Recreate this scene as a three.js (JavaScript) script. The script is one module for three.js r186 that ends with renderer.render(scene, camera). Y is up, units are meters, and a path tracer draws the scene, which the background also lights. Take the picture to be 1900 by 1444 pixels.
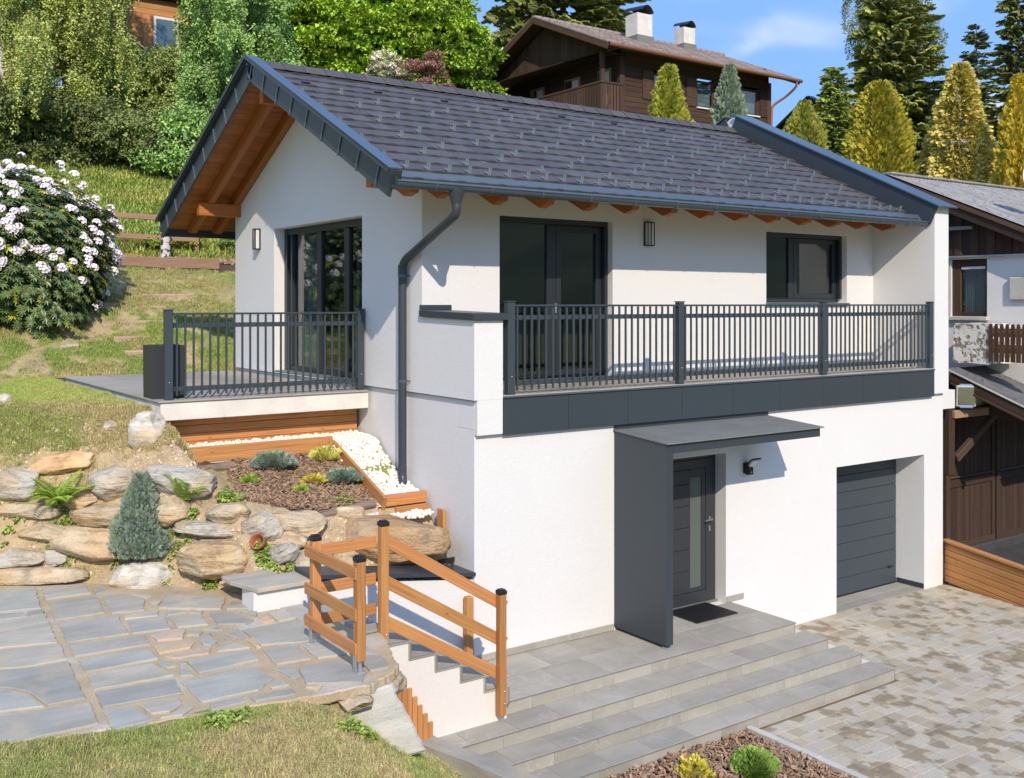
import * as THREE from 'three';
import { mergeGeometries } from 'three/addons/utils/BufferGeometryUtils.js';

// ---------- camera, sky, sun, exposure ----------
const scene = new THREE.Scene();
const CAM = new THREE.Vector3(-6.75, 4.92, 10.31);
const FX = 0.5781, FZ = -0.8159;                       // where the lens points, level
const camera = new THREE.PerspectiveCamera(2 * Math.atan(881 / 1906) * 180 / Math.PI, 1900 / 1762, 0.1, 2500);
camera.position.copy(CAM);
camera.lookAt(CAM.x + FX, CAM.y, CAM.z + FZ);
camera.setViewOffset(1900, 1762, 0, 318, 1900, 1444);  // a shifted lens keeps the uprights upright
const renderer = new THREE.WebGLRenderer({ antialias: true });
renderer.setSize(1024, 778);
renderer.shadowMap.enabled = true;
renderer.toneMapping = THREE.LinearToneMapping;
renderer.toneMappingExposure = 1.07;
const SUN = new THREE.Vector3(-0.43, 0.76, 1).normalize();
const sun = new THREE.DirectionalLight(0xffefda, 4.1);
sun.position.copy(SUN).multiplyScalar(60); sun.castShadow = true;
Object.assign(sun.shadow.camera, { left: -40, right: 40, top: 40, bottom: -40, near: 1, far: 160 });
sun.shadow.mapSize.set(4096, 4096);
scene.add(sun); scene.add(sun.target);

// ---------- noise ----------
function rng(seed) { let s = seed >>> 0; return () => { s = (s + 0x6D2B79F5) >>> 0; let t = s; t = Math.imul(t ^ (t >>> 15), t | 1); t ^= t + Math.imul(t ^ (t >>> 7), t | 61); return ((t ^ (t >>> 14)) >>> 0) / 4294967296; }; }
const hash3 = (x, y, z) => { let h = Math.imul(x, 374761393) ^ Math.imul(y, 668265263) ^ Math.imul(z, 2147483647 ^ 0x5bd1e995); h = Math.imul(h ^ (h >>> 13), 1274126177); return ((h ^ (h >>> 16)) >>> 0) / 4294967296; };
const fade = t => t * t * (3 - 2 * t), mix = (a, b, t) => a + (b - a) * t, clamp = (v, a = 0, b = 1) => Math.min(b, Math.max(a, v));
const sstep = (a, b, v) => { const t = clamp((v - a) / (b - a)); return t * t * (3 - 2 * t); };
function vn(x, y, z = 0, px = 0, py = 0) {
  const X = Math.floor(x), Y = Math.floor(y), Z = Math.floor(z), u = fade(x - X), v = fade(y - Y), w = fade(z - Z);
  const wx = i => px ? ((i % px) + px) % px : i, wy = i => py ? ((i % py) + py) % py : i;
  const x0 = wx(X), x1 = wx(X + 1), y0 = wy(Y), y1 = wy(Y + 1);
  const a = mix(mix(hash3(x0, y0, Z), hash3(x1, y0, Z), u), mix(hash3(x0, y1, Z), hash3(x1, y1, Z), u), v);
  if (w === 0) return a;
  return mix(a, mix(mix(hash3(x0, y0, Z + 1), hash3(x1, y0, Z + 1), u), mix(hash3(x0, y1, Z + 1), hash3(x1, y1, Z + 1), u), v), w);
}
function fbm(x, y, z = 0, oct = 4, px = 0, py = 0) { let s = 0, a = 0.5, n = 0; for (let i = 0; i < oct; i++) { s += a * vn(x, y, z + i * 17, px, py); n += a; a *= 0.5; x *= 2; y *= 2; z *= 1; px *= 2; py *= 2; } return s / n; }

// ---------- sky: clear spring blue with thin wisps, brighter round the sun ----------
{
  const W = 2048, H = 1024, data = new Float32Array(W * H * 4);
  for (let r = 0; r < H; r++) {
    const up = ((r + 0.5) / H - 0.5) * Math.PI, y = Math.sin(up), e = clamp(y);
    const t = Math.pow(e, 0.55);
    const base = [mix(0.39, 0.115, t), mix(0.635, 0.345, t), mix(1.0, 0.92, t)];
    for (let c = 0; c < W; c++) {
      const a = ((c + 0.5) / W - 0.5) * 2 * Math.PI, x = Math.cos(a) * Math.cos(up), z = Math.sin(a) * Math.cos(up);
      let k = 0;
      if (y > 0) {
        const q = 1 / (y + 0.32), sx = x * q * 1.5, sz = z * q * 1.5;
        const warp = fbm(sx * 1.7, sz * 1.7, 5, 3);
        const f = fbm(sx * 2.2 + warp * 1.6, sz * 3.4 + warp * 0.9, 2, 6);
        k = Math.pow(sstep(0.46, 0.76, f), 1.3) * 0.8 * sstep(0, 0.12, y);
      }
      const o = (r * W + c) * 4;
      const near = 1 + 0.5 * Math.exp(-Math.acos(clamp(x * SUN.x + y * SUN.y + z * SUN.z, -1, 1)) / 0.5);   // the sky pales towards the sun; glow added to light the front walls
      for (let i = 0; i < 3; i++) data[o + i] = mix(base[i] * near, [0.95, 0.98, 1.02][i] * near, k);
      data[o + 3] = 1;
    }
  }
  const sky = new THREE.DataTexture(data, W, H, THREE.RGBAFormat, THREE.FloatType);
  sky.mapping = THREE.EquirectangularReflectionMapping; sky.magFilter = THREE.LinearFilter; sky.minFilter = THREE.LinearFilter; sky.needsUpdate = true;
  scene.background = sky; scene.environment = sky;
}

// ---------- textures (colours are linear; written out as sRGB bytes) ----------
const toS = v => { v = clamp(v); return v <= 0.0031308 ? v * 12.92 : 1.055 * Math.pow(v, 1 / 2.4) - 0.055; };
function tex(n, metres, fn, srgb = true, m = n) {
  const d = new Uint8Array(n * m * 4);
  for (let j = 0; j < m; j++) for (let i = 0; i < n; i++) {
    const c = fn(i / n, j / m), o = (j * n + i) * 4;
    if (typeof c === 'number') { d[o] = d[o + 1] = d[o + 2] = clamp(c) * 255; } else for (let k = 0; k < 3; k++) d[o + k] = (srgb ? toS(c[k]) : clamp(c[k])) * 255;
    d[o + 3] = 255;
  }
  const t = new THREE.DataTexture(d, n, m); t.wrapS = t.wrapT = THREE.RepeatWrapping; t.magFilter = THREE.LinearFilter; t.minFilter = THREE.LinearMipmapLinearFilter; t.generateMipmaps = true;
  if (srgb) t.colorSpace = THREE.SRGBColorSpace;
  const [mx, my] = Array.isArray(metres) ? metres : [metres, metres];
  t.repeat.set(1 / mx, 1 / my); t.needsUpdate = true; return t;
}
const rgb = (r, g, b) => new THREE.Color().setRGB(r, g, b);
const std = (o) => new THREE.MeshStandardMaterial(o);
const mul = (c, k) => [c[0] * k, c[1] * k, c[2] * k], mix3 = (a, b, t) => [mix(a[0], b[0], t), mix(a[1], b[1], t), mix(a[2], b[2], t)];
const P = n => n; // period helper, kept for reading

function woodTex(light, dark, seed, streak = 1) {           // grain runs along u; 1.6 m by 0.4 m
  return tex(512, [1.6, 0.4], (u, v) => {
    const wob = (fbm(u * 6, v * 3, seed, 3, 6, 3) - 0.5) * 0.35;
    const g = vn(u * 4 + wob, (v + wob * 0.08) * 46, seed + 3, 4, 46), g2 = vn(u * 12, v * 128, seed + 7, 12, 128);
    const plank = vn(u * 2, v * 6, seed + 11, 2, 6);
    let k = 0.55 * g * streak + 0.25 * g2 + 0.25 * plank;
    let c = mix3(light, dark, clamp(k * 0.95));
    const kx = u * 7, ky = v * 5, ix = Math.floor(kx), iy = Math.floor(ky), r = hash3(ix % 7, iy % 5, seed);
    if (r > 0.86) { const dx = (kx - ix - 0.5) * 2.1, dy = (ky - iy - 0.5) * 0.9, dd = Math.hypot(dx * 3.2, dy * 5); if (dd < 1) c = mix3(c, mul(dark, 0.55), (1 - dd) * 0.8); }
    return c;
  });
}
const T = {};
T.larch = woodTex([0.60, 0.285, 0.095], [0.32, 0.118, 0.03], 3);
T.stain = woodTex([0.47, 0.17, 0.030], [0.25, 0.07, 0.011], 31);
T.grain = tex(256, [1.2, 0.3], (u, v) => 0.6 * vn(u * 4, v * 48, 5, 4, 48) + 0.4 * vn(u * 10, v * 120, 9, 10, 120), false);
T.darkwood = woodTex([0.075, 0.038, 0.020], [0.022, 0.012, 0.008], 51);
T.darkwood2 = woodTex([0.115, 0.062, 0.036], [0.04, 0.022, 0.014], 57);
T.greywood = woodTex([0.46, 0.29, 0.19], [0.24, 0.13, 0.08], 71);
T.plasterBump = tex(512, 0.55, (u, v) => 0.55 * fbm(u * 90, v * 90, 1, 2, 90, 90) + 0.45 * fbm(u * 24, v * 24, 2, 3, 24, 24), false);
T.plaster = tex(512, 3.1, (u, v) => { const f = fbm(u * 6, v * 6, 4, 5, 6, 6) - 0.5, g = fbm(u * 150, v * 150, 8, 2, 150, 150) - 0.5; const k = 1 + f * 0.035 + g * 0.05; return [0.70 * k, 0.70 * k, 0.69 * k]; });
T.roughPlaster = tex(512, 1.1, (u, v) => { const f = fbm(u * 18, v * 18, 4, 5, 18, 18), g = fbm(u * 5, v * 5, 14, 3, 5, 5); return mix3([0.72, 0.7, 0.66], [0.26, 0.22, 0.16], sstep(0.46, 0.66, f * 0.75 + g * 0.25)); });
T.concrete = tex(512, 1.7, (u, v) => { const f = fbm(u * 8, v * 8, 3, 6, 8, 8), g = vn(u * 170, v * 170, 1, 170, 170); const k = 0.78 + 0.3 * f + 0.1 * (g - 0.5); return [0.66 * k, 0.635 * k, 0.59 * k]; });
T.tile = tex(1024, 2.4, (u, v) => {
  const f = fbm(u * 5, v * 5, 3, 6, 5, 5), s = fbm(u * 4, v * 30, 9, 4, 4, 30), g = vn(u * 400, v * 400, 2, 400, 400);
  const w = fbm(u * 9, v * 9, 21, 3, 9, 9), vein = sstep(0.965, 0.995, 1 - Math.abs(fbm(u * 6 + w * 0.35, v * 6 + w * 0.5, 33, 4, 6, 6) - 0.5) * 2.2);
  const k = 0.70 + 0.42 * f + 0.18 * (s - 0.5) + 0.07 * (g - 0.5);
  return mix3([0.385 * k, 0.362 * k, 0.31 * k], [0.5, 0.49, 0.47], vein * 0.28);
});
T.slate = tex(1024, 2.9, (u, v) => {
  const f = fbm(u * 5, v * 5, 13, 6, 5, 5), s = fbm(u * 5, v * 26, 5, 5, 5, 26), g = vn(u * 420, v * 420, 2, 420, 420), d = fbm(u * 11, v * 11, 40, 4, 11, 11);
  const k = 0.62 + 0.5 * f + 0.34 * (s - 0.5) + 0.14 * (g - 0.5);
  return mix3([0.43 * k, 0.41 * k, 0.345 * k], [0.50, 0.41, 0.28], sstep(0.56, 0.80, d) * 0.55);
});
T.fineBump = tex(512, 0.9, (u, v) => 0.6 * fbm(u * 30, v * 30, 2, 4, 30, 30) + 0.4 * vn(u * 160, v * 160, 5, 160, 160), false);
T.mortar = tex(512, 1.9, (u, v) => { const f = fbm(u * 9, v * 9, 3, 5, 9, 9), g = vn(u * 230, v * 230, 1, 230, 230); const k = 0.72 + 0.36 * f + 0.26 * (g - 0.5); return mix3([0.50 * k, 0.395 * k, 0.245 * k], [0.52 * k, 0.47 * k, 0.4 * k], sstep(0.5, 0.75, fbm(u * 4, v * 4, 77, 3, 4, 4))); });
T.rock = tex(512, [1.5, 1.1], (u, v) => {
  const w = fbm(u * 5, v * 5, 2, 4, 5, 5), s = fbm(u * 4 + w, v * 20 + w * 3, 9, 5, 4, 20), g = vn(u * 190, v * 190, 7, 190, 190), f = fbm(u * 12, v * 12, 19, 4, 12, 12);
  const k = 0.55 + 0.75 * s + 0.22 * (g - 0.5) - 0.28 * sstep(0.55, 0.8, f);
  return mix3([0.86 * k, 0.86 * k, 0.84 * k], [0.86 * k, 0.75 * k, 0.59 * k], sstep(0.42, 0.7, w));
});
T.rockBump = tex(512, [0.9, 0.7], (u, v) => 0.6 * fbm(u * 4, v * 22, 9, 5, 4, 22) + 0.4 * fbm(u * 30, v * 30, 4, 3, 30, 30), false);
T.paver = tex(2048, 9.7, (u, v) => {
  const f = fbm(u * 16, v * 16, 3, 5, 16, 16), g = vn(u * 700, v * 700, 1, 700, 700), big = fbm(u * 7, v * 7, 91, 3, 7, 7);
  const w = fbm(u * 60, v * 60, 12, 3, 60, 60), st = fbm(u * 62, v * 50, 61, 4, 62, 50);
  const stain = sstep(0.525, 0.62, st * 0.66 + big * 0.24 + w * 0.14 - 0.012);
  const k = 0.80 + 0.26 * f + 0.14 * (g - 0.5);
  return mix3([0.47 * k, 0.43 * k, 0.345 * k], [0.25 * k, 0.20 * k, 0.13 * k], stain * 0.8);
});
T.roofTile = tex(512, 1.3, (u, v) => { const f = fbm(u * 9, v * 9, 3, 5, 9, 9), g = vn(u * 230, v * 230, 1, 230, 230); const k = 0.68 + 0.5 * f + 0.2 * (g - 0.5); return [0.080 * k, 0.076 * k, 0.080 * k]; });
T.oldTile = tex(512, 2.3, (u, v) => { const f = fbm(u * 10, v * 10, 3, 5, 10, 10), g = vn(u * 60, v * 120, 1, 60, 120); const k = 0.6 + 0.6 * f + 0.3 * (g - 0.5); return mix3([0.25 * k, 0.185 * k, 0.15 * k], [0.3 * k, 0.27 * k, 0.24 * k], sstep(0.45, 0.7, fbm(u * 5, v * 5, 70, 3, 5, 5))); });
T.fibre = tex(512, 2.9, (u, v) => { const f = fbm(u * 12, v * 12, 3, 6, 12, 12), s = fbm(u * 40, v * 7, 8, 4, 40, 7), l = fbm(u * 60, v * 60, 21, 3, 60, 60); const k = 0.5 + 0.6 * f + 0.4 * (s - 0.5); return mix3([0.34 * k, 0.33 * k, 0.315 * k], [0.10, 0.098, 0.085], sstep(0.56, 0.74, l * 0.6 + f * 0.4) * 0.8); });
T.soil = tex(1024, 3.1, (u, v) => { const f = fbm(u * 14, v * 14, 3, 6, 14, 14), g = vn(u * 300, v * 300, 1, 300, 300), l = fbm(u * 90, v * 40, 8, 3, 90, 40); const k = 0.55 + 0.7 * f + 0.35 * (g - 0.5) + 0.3 * (l - 0.5); return [k, k * 0.985, k * 0.95]; });
T.bark = tex(512, [0.5, 0.35], (u, v) => { const s = fbm(u * 6, v * 34, 9, 4, 6, 34), f = fbm(u * 30, v * 30, 3, 3, 30, 30); const k = 0.45 + 0.8 * s + 0.3 * (f - 0.5); return [0.25 * k, 0.19 * k, 0.145 * k]; });
T.birch = tex(256, [0.6, 1.2], (u, v) => { const s = vn(u * 5, v * 40, 3, 5, 40), f = fbm(u * 9, v * 9, 7, 4, 9, 9), b = fbm(u * 3, v * 12, 17, 3, 3, 12); return mix3([0.68 * (0.7 + 0.4 * f), 0.65 * (0.7 + 0.4 * f), 0.6 * (0.7 + 0.4 * f)], [0.05, 0.045, 0.04], clamp(sstep(0.72, 0.86, s) * 0.7 + sstep(0.6, 0.72, b))); });

// ---------- materials ----------
const M = {};
M.plaster = std({ map: T.plaster, bumpMap: T.plasterBump, bumpScale: 0.0035, roughness: 0.93 });
M.cream = std({ map: T.plaster, color: rgb(1, 0.945, 0.895), bumpMap: T.plasterBump, bumpScale: 0.002, roughness: 0.93 });
M.slab = std({ map: T.concrete, color: rgb(1.15, 1.13, 1.1), bumpMap: T.fineBump, bumpScale: 0.002, roughness: 0.9 });
M.metal = std({ color: rgb(0.040, 0.053, 0.064), roughness: 0.42, metalness: 0.1, bumpMap: T.fineBump, bumpScale: 0.0004 });
M.metalLight = std({ color: rgb(0.105, 0.148, 0.185), roughness: 0.34, metalness: 0.45 });
M.frame = std({ color: rgb(0.022, 0.027, 0.032), roughness: 0.4 });
M.garage = std({ color: rgb(0.047, 0.061, 0.072), roughness: 0.5, bumpMap: T.fineBump, bumpScale: 0.0006 });
M.doorLeaf = std({ color: rgb(0.032, 0.035, 0.042), roughness: 0.45 });
M.galv = std({ color: rgb(0.56, 0.58, 0.6), roughness: 0.38, metalness: 0.8 });
M.inox = std({ color: rgb(0.7, 0.7, 0.69), roughness: 0.25, metalness: 1 });
M.zinc = std({ color: rgb(0.33, 0.355, 0.36), roughness: 0.55, metalness: 0.15, map: T.concrete });
M.black = std({ color: rgb(0.012, 0.012, 0.013), roughness: 0.5 });
M.rubber = std({ color: rgb(0.016, 0.016, 0.016), roughness: 0.8 });
M.chalet = [1.25, 1.0, 1.5].map(k => std({ map: T.darkwood, color: rgb(k, k, k), bumpMap: T.grain, bumpScale: 0.003, roughness: 0.8 }));
M.larch = [1, 0.92, 1.08, 0.84].map((k, i) => std({ map: T.larch, color: rgb(k * 1.04, k * [1.08, 1.12, 1.04, 1.1][i], k * 1.15), bumpMap: T.grain, bumpScale: 0.0012, roughness: 0.7 }));
M.stain = [1, 0.9, 1.1].map(k => std({ map: T.stain, color: rgb(k, k, k), bumpMap: T.grain, bumpScale: 0.001, roughness: 0.6 }));
M.grey = [1, 0.85].map(k => std({ map: T.greywood, color: rgb(k, k, k), bumpMap: T.grain, bumpScale: 0.003, roughness: 0.85 }));
M.dark = [1, 0.75, 1.3].map(k => std({ map: T.darkwood, color: rgb(k, k, k), bumpMap: T.grain, bumpScale: 0.003, roughness: 0.8 }));
M.brown = [1, 0.8, 1.2].map(k => std({ map: T.darkwood2, color: rgb(k, k, k), bumpMap: T.grain, bumpScale: 0.003, roughness: 0.8 }));
M.tile = [1, 0.92, 1.06, 0.97].map(k => std({ map: T.tile, color: rgb(k, k, k * 0.99), bumpMap: T.fineBump, bumpScale: 0.0008, roughness: 0.75 }));
M.grout = std({ color: rgb(0.62, 0.59, 0.53), roughness: 0.95 });
M.slate = [[1, 1, 1], [0.88, 0.9, 0.93], [1.12, 1.1, 1.06], [0.97, 1.02, 1.05]].map(c => std({ map: T.slate, color: rgb(...c), bumpMap: T.rockBump, bumpScale: 0.004, roughness: 0.75 }));
M.pinkstone = std({ map: T.slate, color: rgb(1.3, 1.06, 0.98), bumpMap: T.rockBump, bumpScale: 0.004, roughness: 0.8 });
M.creamstone = std({ map: T.mortar, color: rgb(1.15, 1.15, 1.15), roughness: 0.85 });
M.mortar = std({ map: T.mortar, bumpMap: T.fineBump, bumpScale: 0.006, roughness: 0.95 });
M.roof = [1, 0.88, 1.14].map(k => std({ map: T.roofTile, color: rgb(k, k, k), bumpMap: T.fineBump, bumpScale: 0.002, roughness: 0.62 }));
M.guard = std({ color: rgb(0.24, 0.29, 0.31), roughness: 0.4, metalness: 0.3 });
M.paver = [[1, 1, 1], [0.84, 0.80, 0.73], [1.06, 1.05, 1.02], [0.98, 0.93, 0.84], [0.95, 0.97, 0.98]].map(c => std({ map: T.paver, color: rgb(...c), bumpMap: T.fineBump, bumpScale: 0.003, roughness: 0.9 }));
M.sand = std({ map: T.mortar, color: rgb(0.40, 0.37, 0.33), roughness: 1 });
M.kerb = std({ map: T.concrete, color: rgb(0.8, 0.82, 0.8), bumpMap: T.fineBump, bumpScale: 0.004, roughness: 0.9 });
M.bark = std({ map: T.bark, bumpMap: T.bark, bumpScale: 0.012, roughness: 0.95 });
M.birch = std({ map: T.birch, bumpMap: T.birch, bumpScale: 0.004, roughness: 0.85 });
M.cutwood = std({ map: T.larch, color: rgb(0.95, 1.25, 1.6), roughness: 0.85 });
M.glass = new THREE.MeshPhysicalMaterial({ color: rgb(0.60, 0.67, 0.68), roughness: 0.01, metalness: 0, transmission: 1, thickness: 0, ior: 1.7 });
M.frost = new THREE.MeshPhysicalMaterial({ color: rgb(0.16, 0.20, 0.175), roughness: 0.3, transmission: 0.4, thickness: 0, ior: 1.5 });
M.lampGlass = new THREE.MeshPhysicalMaterial({ color: rgb(0.92, 0.92, 0.9), roughness: 0.4, transmission: 0.35, thickness: 0, ior: 1.5 });
M.terracotta = std({ color: rgb(0.46, 0.145, 0.06), roughness: 0.8, bumpMap: T.fineBump, bumpScale: 0.002 });
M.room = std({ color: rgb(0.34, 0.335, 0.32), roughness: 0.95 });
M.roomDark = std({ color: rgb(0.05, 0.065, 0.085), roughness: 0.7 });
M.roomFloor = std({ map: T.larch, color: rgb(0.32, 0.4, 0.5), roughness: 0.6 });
M.fabric = new THREE.MeshPhysicalMaterial({ color: rgb(0.8, 0.79, 0.76), roughness: 0.95, transmission: 0.3, thickness: 0 });
M.anthraPot = std({ color: rgb(0.030, 0.034, 0.040), roughness: 0.5 });
M.roughPlaster = std({ map: T.roughPlaster, bumpMap: T.roughPlaster, bumpScale: 0.03, roughness: 0.95 });
M.oldTile = std({ map: T.oldTile, roughness: 0.9, bumpMap: T.fineBump, bumpScale: 0.004 });
M.fibre = std({ map: T.fibre, roughness: 0.95, bumpMap: T.fineBump, bumpScale: 0.004 });
M.darkSheet = std({ map: T.fibre, color: rgb(0.46, 0.46, 0.49), roughness: 0.7, bumpMap: T.fineBump, bumpScale: 0.003 });
M.copper = std({ color: rgb(0.30, 0.135, 0.07), roughness: 0.5, metalness: 0.4 });
M.asphalt = std({ map: T.soil, color: rgb(0.055, 0.055, 0.058), roughness: 0.9 });
// ---------- objects, parts, geometry ----------
const V = (x, y, z) => new THREE.Vector3(x, y, z);
const taken = new Map(), origin = new WeakMap();
function numbered(n) { const k = taken.get(n) ?? 0; taken.set(n, k + 1); return k ? n + '_' + String(k).padStart(3, '0') : n; }
function info(o, label, category, group, kind) { if (label) o.userData.label = label; if (category) o.userData.category = category; if (group) o.userData.group = group; if (kind) o.userData.kind = kind; return o; }
function thing(name, label, category, at = [0, 0, 0], group, kind) {
  const g = new THREE.Group(); g.name = numbered(name); g.position.set(...at); scene.add(g); origin.set(g, V(...at));
  return info(g, label, category, group, kind);
}
function part(name, parent) { const g = new THREE.Group(); g.name = name; parent.add(g); origin.set(g, origin.get(parent)); return g; }   // children keep the thing's origin
function flag(m) { m.castShadow = m.receiveShadow = true; return m; }
// a mesh whose geometry is given round the world point `at`
function put(name, geo, mat, parent, at = V(0, 0, 0), rot) {
  const m = flag(new THREE.Mesh(geo, mat)); m.name = parent ? name : numbered(name);
  m.position.copy(at); if (rot) rot.isQuaternion ? m.quaternion.copy(rot) : m.rotation.set(...rot);
  if (parent) { m.position.sub(origin.get(parent)); parent.add(m); if (!origin.has(m)) origin.set(m, at.clone()); } else { scene.add(m); origin.set(m, at.clone()); }
  return m;
}
// uv in metres from the dominant axis of each face; `grain` is the axis the u of the texture follows
function uvm(g, grain, ox = 0, oy = 0) {
  if (g.index) { const n = g.toNonIndexed(); g = n; }
  const p = g.attributes.position, uv = new Float32Array(p.count * 2), a = V(), b = V(), c = V(), n = V();
  for (let i = 0; i < p.count; i += 3) {
    a.fromBufferAttribute(p, i); b.fromBufferAttribute(p, i + 1); c.fromBufferAttribute(p, i + 2);
    n.subVectors(b, a).cross(c.clone().sub(a)); const x = Math.abs(n.x), y = Math.abs(n.y), z = Math.abs(n.z);
    let ax = y >= x && y >= z ? ['x', 'z'] : x >= z ? ['z', 'y'] : ['x', 'y'];
    if (grain && ax[1] === grain) ax = [ax[1], ax[0]];
    [a, b, c].forEach((q, k) => { uv[(i + k) * 2] = q[ax[0]] + ox; uv[(i + k) * 2 + 1] = q[ax[1]] + oy; });
  }
  g.setAttribute('uv', new THREE.BufferAttribute(uv, 2));
  if (!g.attributes.normal) g.computeVertexNormals();
  return g;
}
function cbox(w, h, d, c = 0.004, grain, ox = 0, oy = 0) {           // a box with chamfered edges
  c = Math.min(c, w * 0.3, h * 0.3, d * 0.3);
  const X = w / 2, Y = h / 2, Z = d / 2, pos = [];
  const pt = (s, k) => { const v = [s[0] * (X - c), s[1] * (Y - c), s[2] * (Z - c)]; v[k] = s[k] * [X, Y, Z][k]; return v; };
  const tri = (p, q, r) => {
    const ux = q[0] - p[0], uy = q[1] - p[1], uz = q[2] - p[2], vx = r[0] - p[0], vy = r[1] - p[1], vz = r[2] - p[2];
    const nx = uy * vz - uz * vy, ny = uz * vx - ux * vz, nz = ux * vy - uy * vx;
    const out = nx * (p[0] + q[0] + r[0]) + ny * (p[1] + q[1] + r[1]) + nz * (p[2] + q[2] + r[2]) > 0;
    pos.push(...p, ...(out ? q : r), ...(out ? r : q));
  };
  const quad = (p, q, r, s) => { tri(p, q, r); tri(p, r, s); };
  for (let k = 0; k < 3; k++) for (const s of [-1, 1]) {
    const i = (k + 1) % 3, j = (k + 2) % 3, mk = (a, b) => { const v = [0, 0, 0]; v[k] = s; v[i] = a; v[j] = b; return pt(v, k); };
    quad(mk(-1, -1), mk(1, -1), mk(1, 1), mk(-1, 1));
    for (const t of [-1, 1]) {                                       // edge between faces k and i
      const e = (f, b) => { const v = [0, 0, 0]; v[k] = s; v[i] = t; v[j] = b; return pt(v, f); };
      quad(e(k, -1), e(k, 1), e(i, 1), e(i, -1));
    }
  }
  for (const sx of [-1, 1]) for (const sy of [-1, 1]) for (const sz of [-1, 1]) tri(pt([sx, sy, sz], 0), pt([sx, sy, sz], 1), pt([sx, sy, sz], 2));
  const g = new THREE.BufferGeometry(); g.setAttribute('position', new THREE.Float32BufferAttribute(pos, 3)); g.computeVertexNormals();
  return uvm(g, grain, ox, oy);
}
let jig = 0;
function box(name, parent, mat, x0, x1, y0, y1, z0, z1, c = 0.004, grain) {
  const w = x1 - x0, h = y1 - y0, d = z1 - z0; jig = (jig * 7 + 3) % 101;
  if (grain === undefined) grain = w >= h && w >= d ? 'x' : h >= d ? 'y' : 'z';
  return put(name, cbox(w, h, d, c, grain, (x0 + x1) / 2 + (grain === null ? 0 : jig * 0.37), grain === null ? (y0 + y1) / 2 : jig * 0.113), Array.isArray(mat) ? mat[jig % mat.length] : mat, parent, V((x0 + x1) / 2, (y0 + y1) / 2, (z0 + z1) / 2));
}
function beam(name, parent, mat, a, b, w, h, c = 0.005, upv = V(0, 1, 0)) {   // a bar from a to b, w across, h along the up side
  const d = b.clone().sub(a), L = d.length(); d.normalize(); jig = (jig * 7 + 3) % 101;
  const side = new THREE.Vector3().crossVectors(d, upv).normalize(), up = new THREE.Vector3().crossVectors(side, d);
  const q = new THREE.Quaternion().setFromRotationMatrix(new THREE.Matrix4().makeBasis(d, up, side));
  return put(name, cbox(L, h, w, c, 'x', jig * 0.37, jig * 0.113), Array.isArray(mat) ? mat[jig % mat.length] : mat, parent, a.clone().add(b).multiplyScalar(0.5), q);
}
function tube(name, parent, mat, pts, r, seg = 12, n = 40, tension) {
  const g = new THREE.TubeGeometry(new THREE.CatmullRomCurve3(pts.map(p => p.isVector3 ? p : V(...p)), false, 'centripetal', tension), n, r, seg);
  const at = pts[0].isVector3 ? pts[0] : V(...pts[0]); g.translate(-at.x, -at.y, -at.z);
  return put(name, g, mat, parent, at.clone());
}
// a flat outline with holes, thickened; u,v -> world by `to(u, v, depth)`
function plate(outline, holes, depth, map, bevel = 0) {
  const s = new THREE.Shape(outline.map(p => new THREE.Vector2(...p)));
  for (const h of holes) s.holes.push(new THREE.Path(h.map(p => new THREE.Vector2(...p))));
  const g = new THREE.ExtrudeGeometry(s, { depth: depth - 2 * bevel, bevelEnabled: bevel > 0, bevelThickness: bevel, bevelSize: bevel, bevelOffset: -bevel, bevelSegments: 1, curveSegments: 6 });
  if (map) g.applyMatrix4(map);
  return g;
}
const rect = (x0, x1, y0, y1) => [[x0, y0], [x1, y0], [x1, y1], [x0, y1]];
const flipped = g => { const i = g.index ? g.toNonIndexed() : g, p = i.attributes.position; for (let k = 0; k < p.count; k += 3) { const a = [p.getX(k + 1), p.getY(k + 1), p.getZ(k + 1)]; p.setXYZ(k + 1, p.getX(k + 2), p.getY(k + 2), p.getZ(k + 2)); p.setXYZ(k + 2, ...a); } i.computeVertexNormals(); return i; };
const ZY = x => new THREE.Matrix4().set(0, 0, 1, x, 0, 1, 0, 0, 1, 0, 0, 0, 0, 0, 0, 1);       // (u, v, d) -> x + d, v, u
const XZdown = y => new THREE.Matrix4().set(1, 0, 0, 0, 0, 0, -1, y, 0, 1, 0, 0, 0, 0, 0, 1);  // (u, v, d) -> u, y - d, v
function copies(name, geo, mat, list, parent, kind = 'stuff') {            // list: [matrix, colour?]
  const m = flag(new THREE.InstancedMesh(geo, mat, list.length)); m.name = parent ? name : numbered(name);
  list.forEach(([x, c], i) => { m.setMatrixAt(i, x); if (c) m.setColorAt(i, c); });
  if (kind) m.userData.kind = kind;
  if (parent) { const o = origin.get(parent); m.position.set(-o.x, -o.y, -o.z); parent.add(m); } else scene.add(m);
  return m;
}
const mat4 = (p, q, s) => new THREE.Matrix4().compose(p, q, typeof s === 'number' ? V(s, s, s) : s);
const qeul = (x, y, z) => new THREE.Quaternion().setFromEuler(new THREE.Euler(x, y, z));
const qdir = (d, spin = 0, from = V(1, 0, 0)) => new THREE.Quaternion().setFromUnitVectors(from, d).multiply(new THREE.Quaternion().setFromAxisAngle(from, spin));
const RX = 0.8159, RZ = 0.5781;                                          // the lens's right-hand direction
const sight = (px, py) => { const u = (px - 950) / 1906, v = (563 - py) / 1906; return V(FX + RX * u, v, FZ + RZ * u); };
const along = (px, py, t) => sight(px, py).multiplyScalar(t).add(CAM);     // a survey point: bearing, elevation and distance

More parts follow.
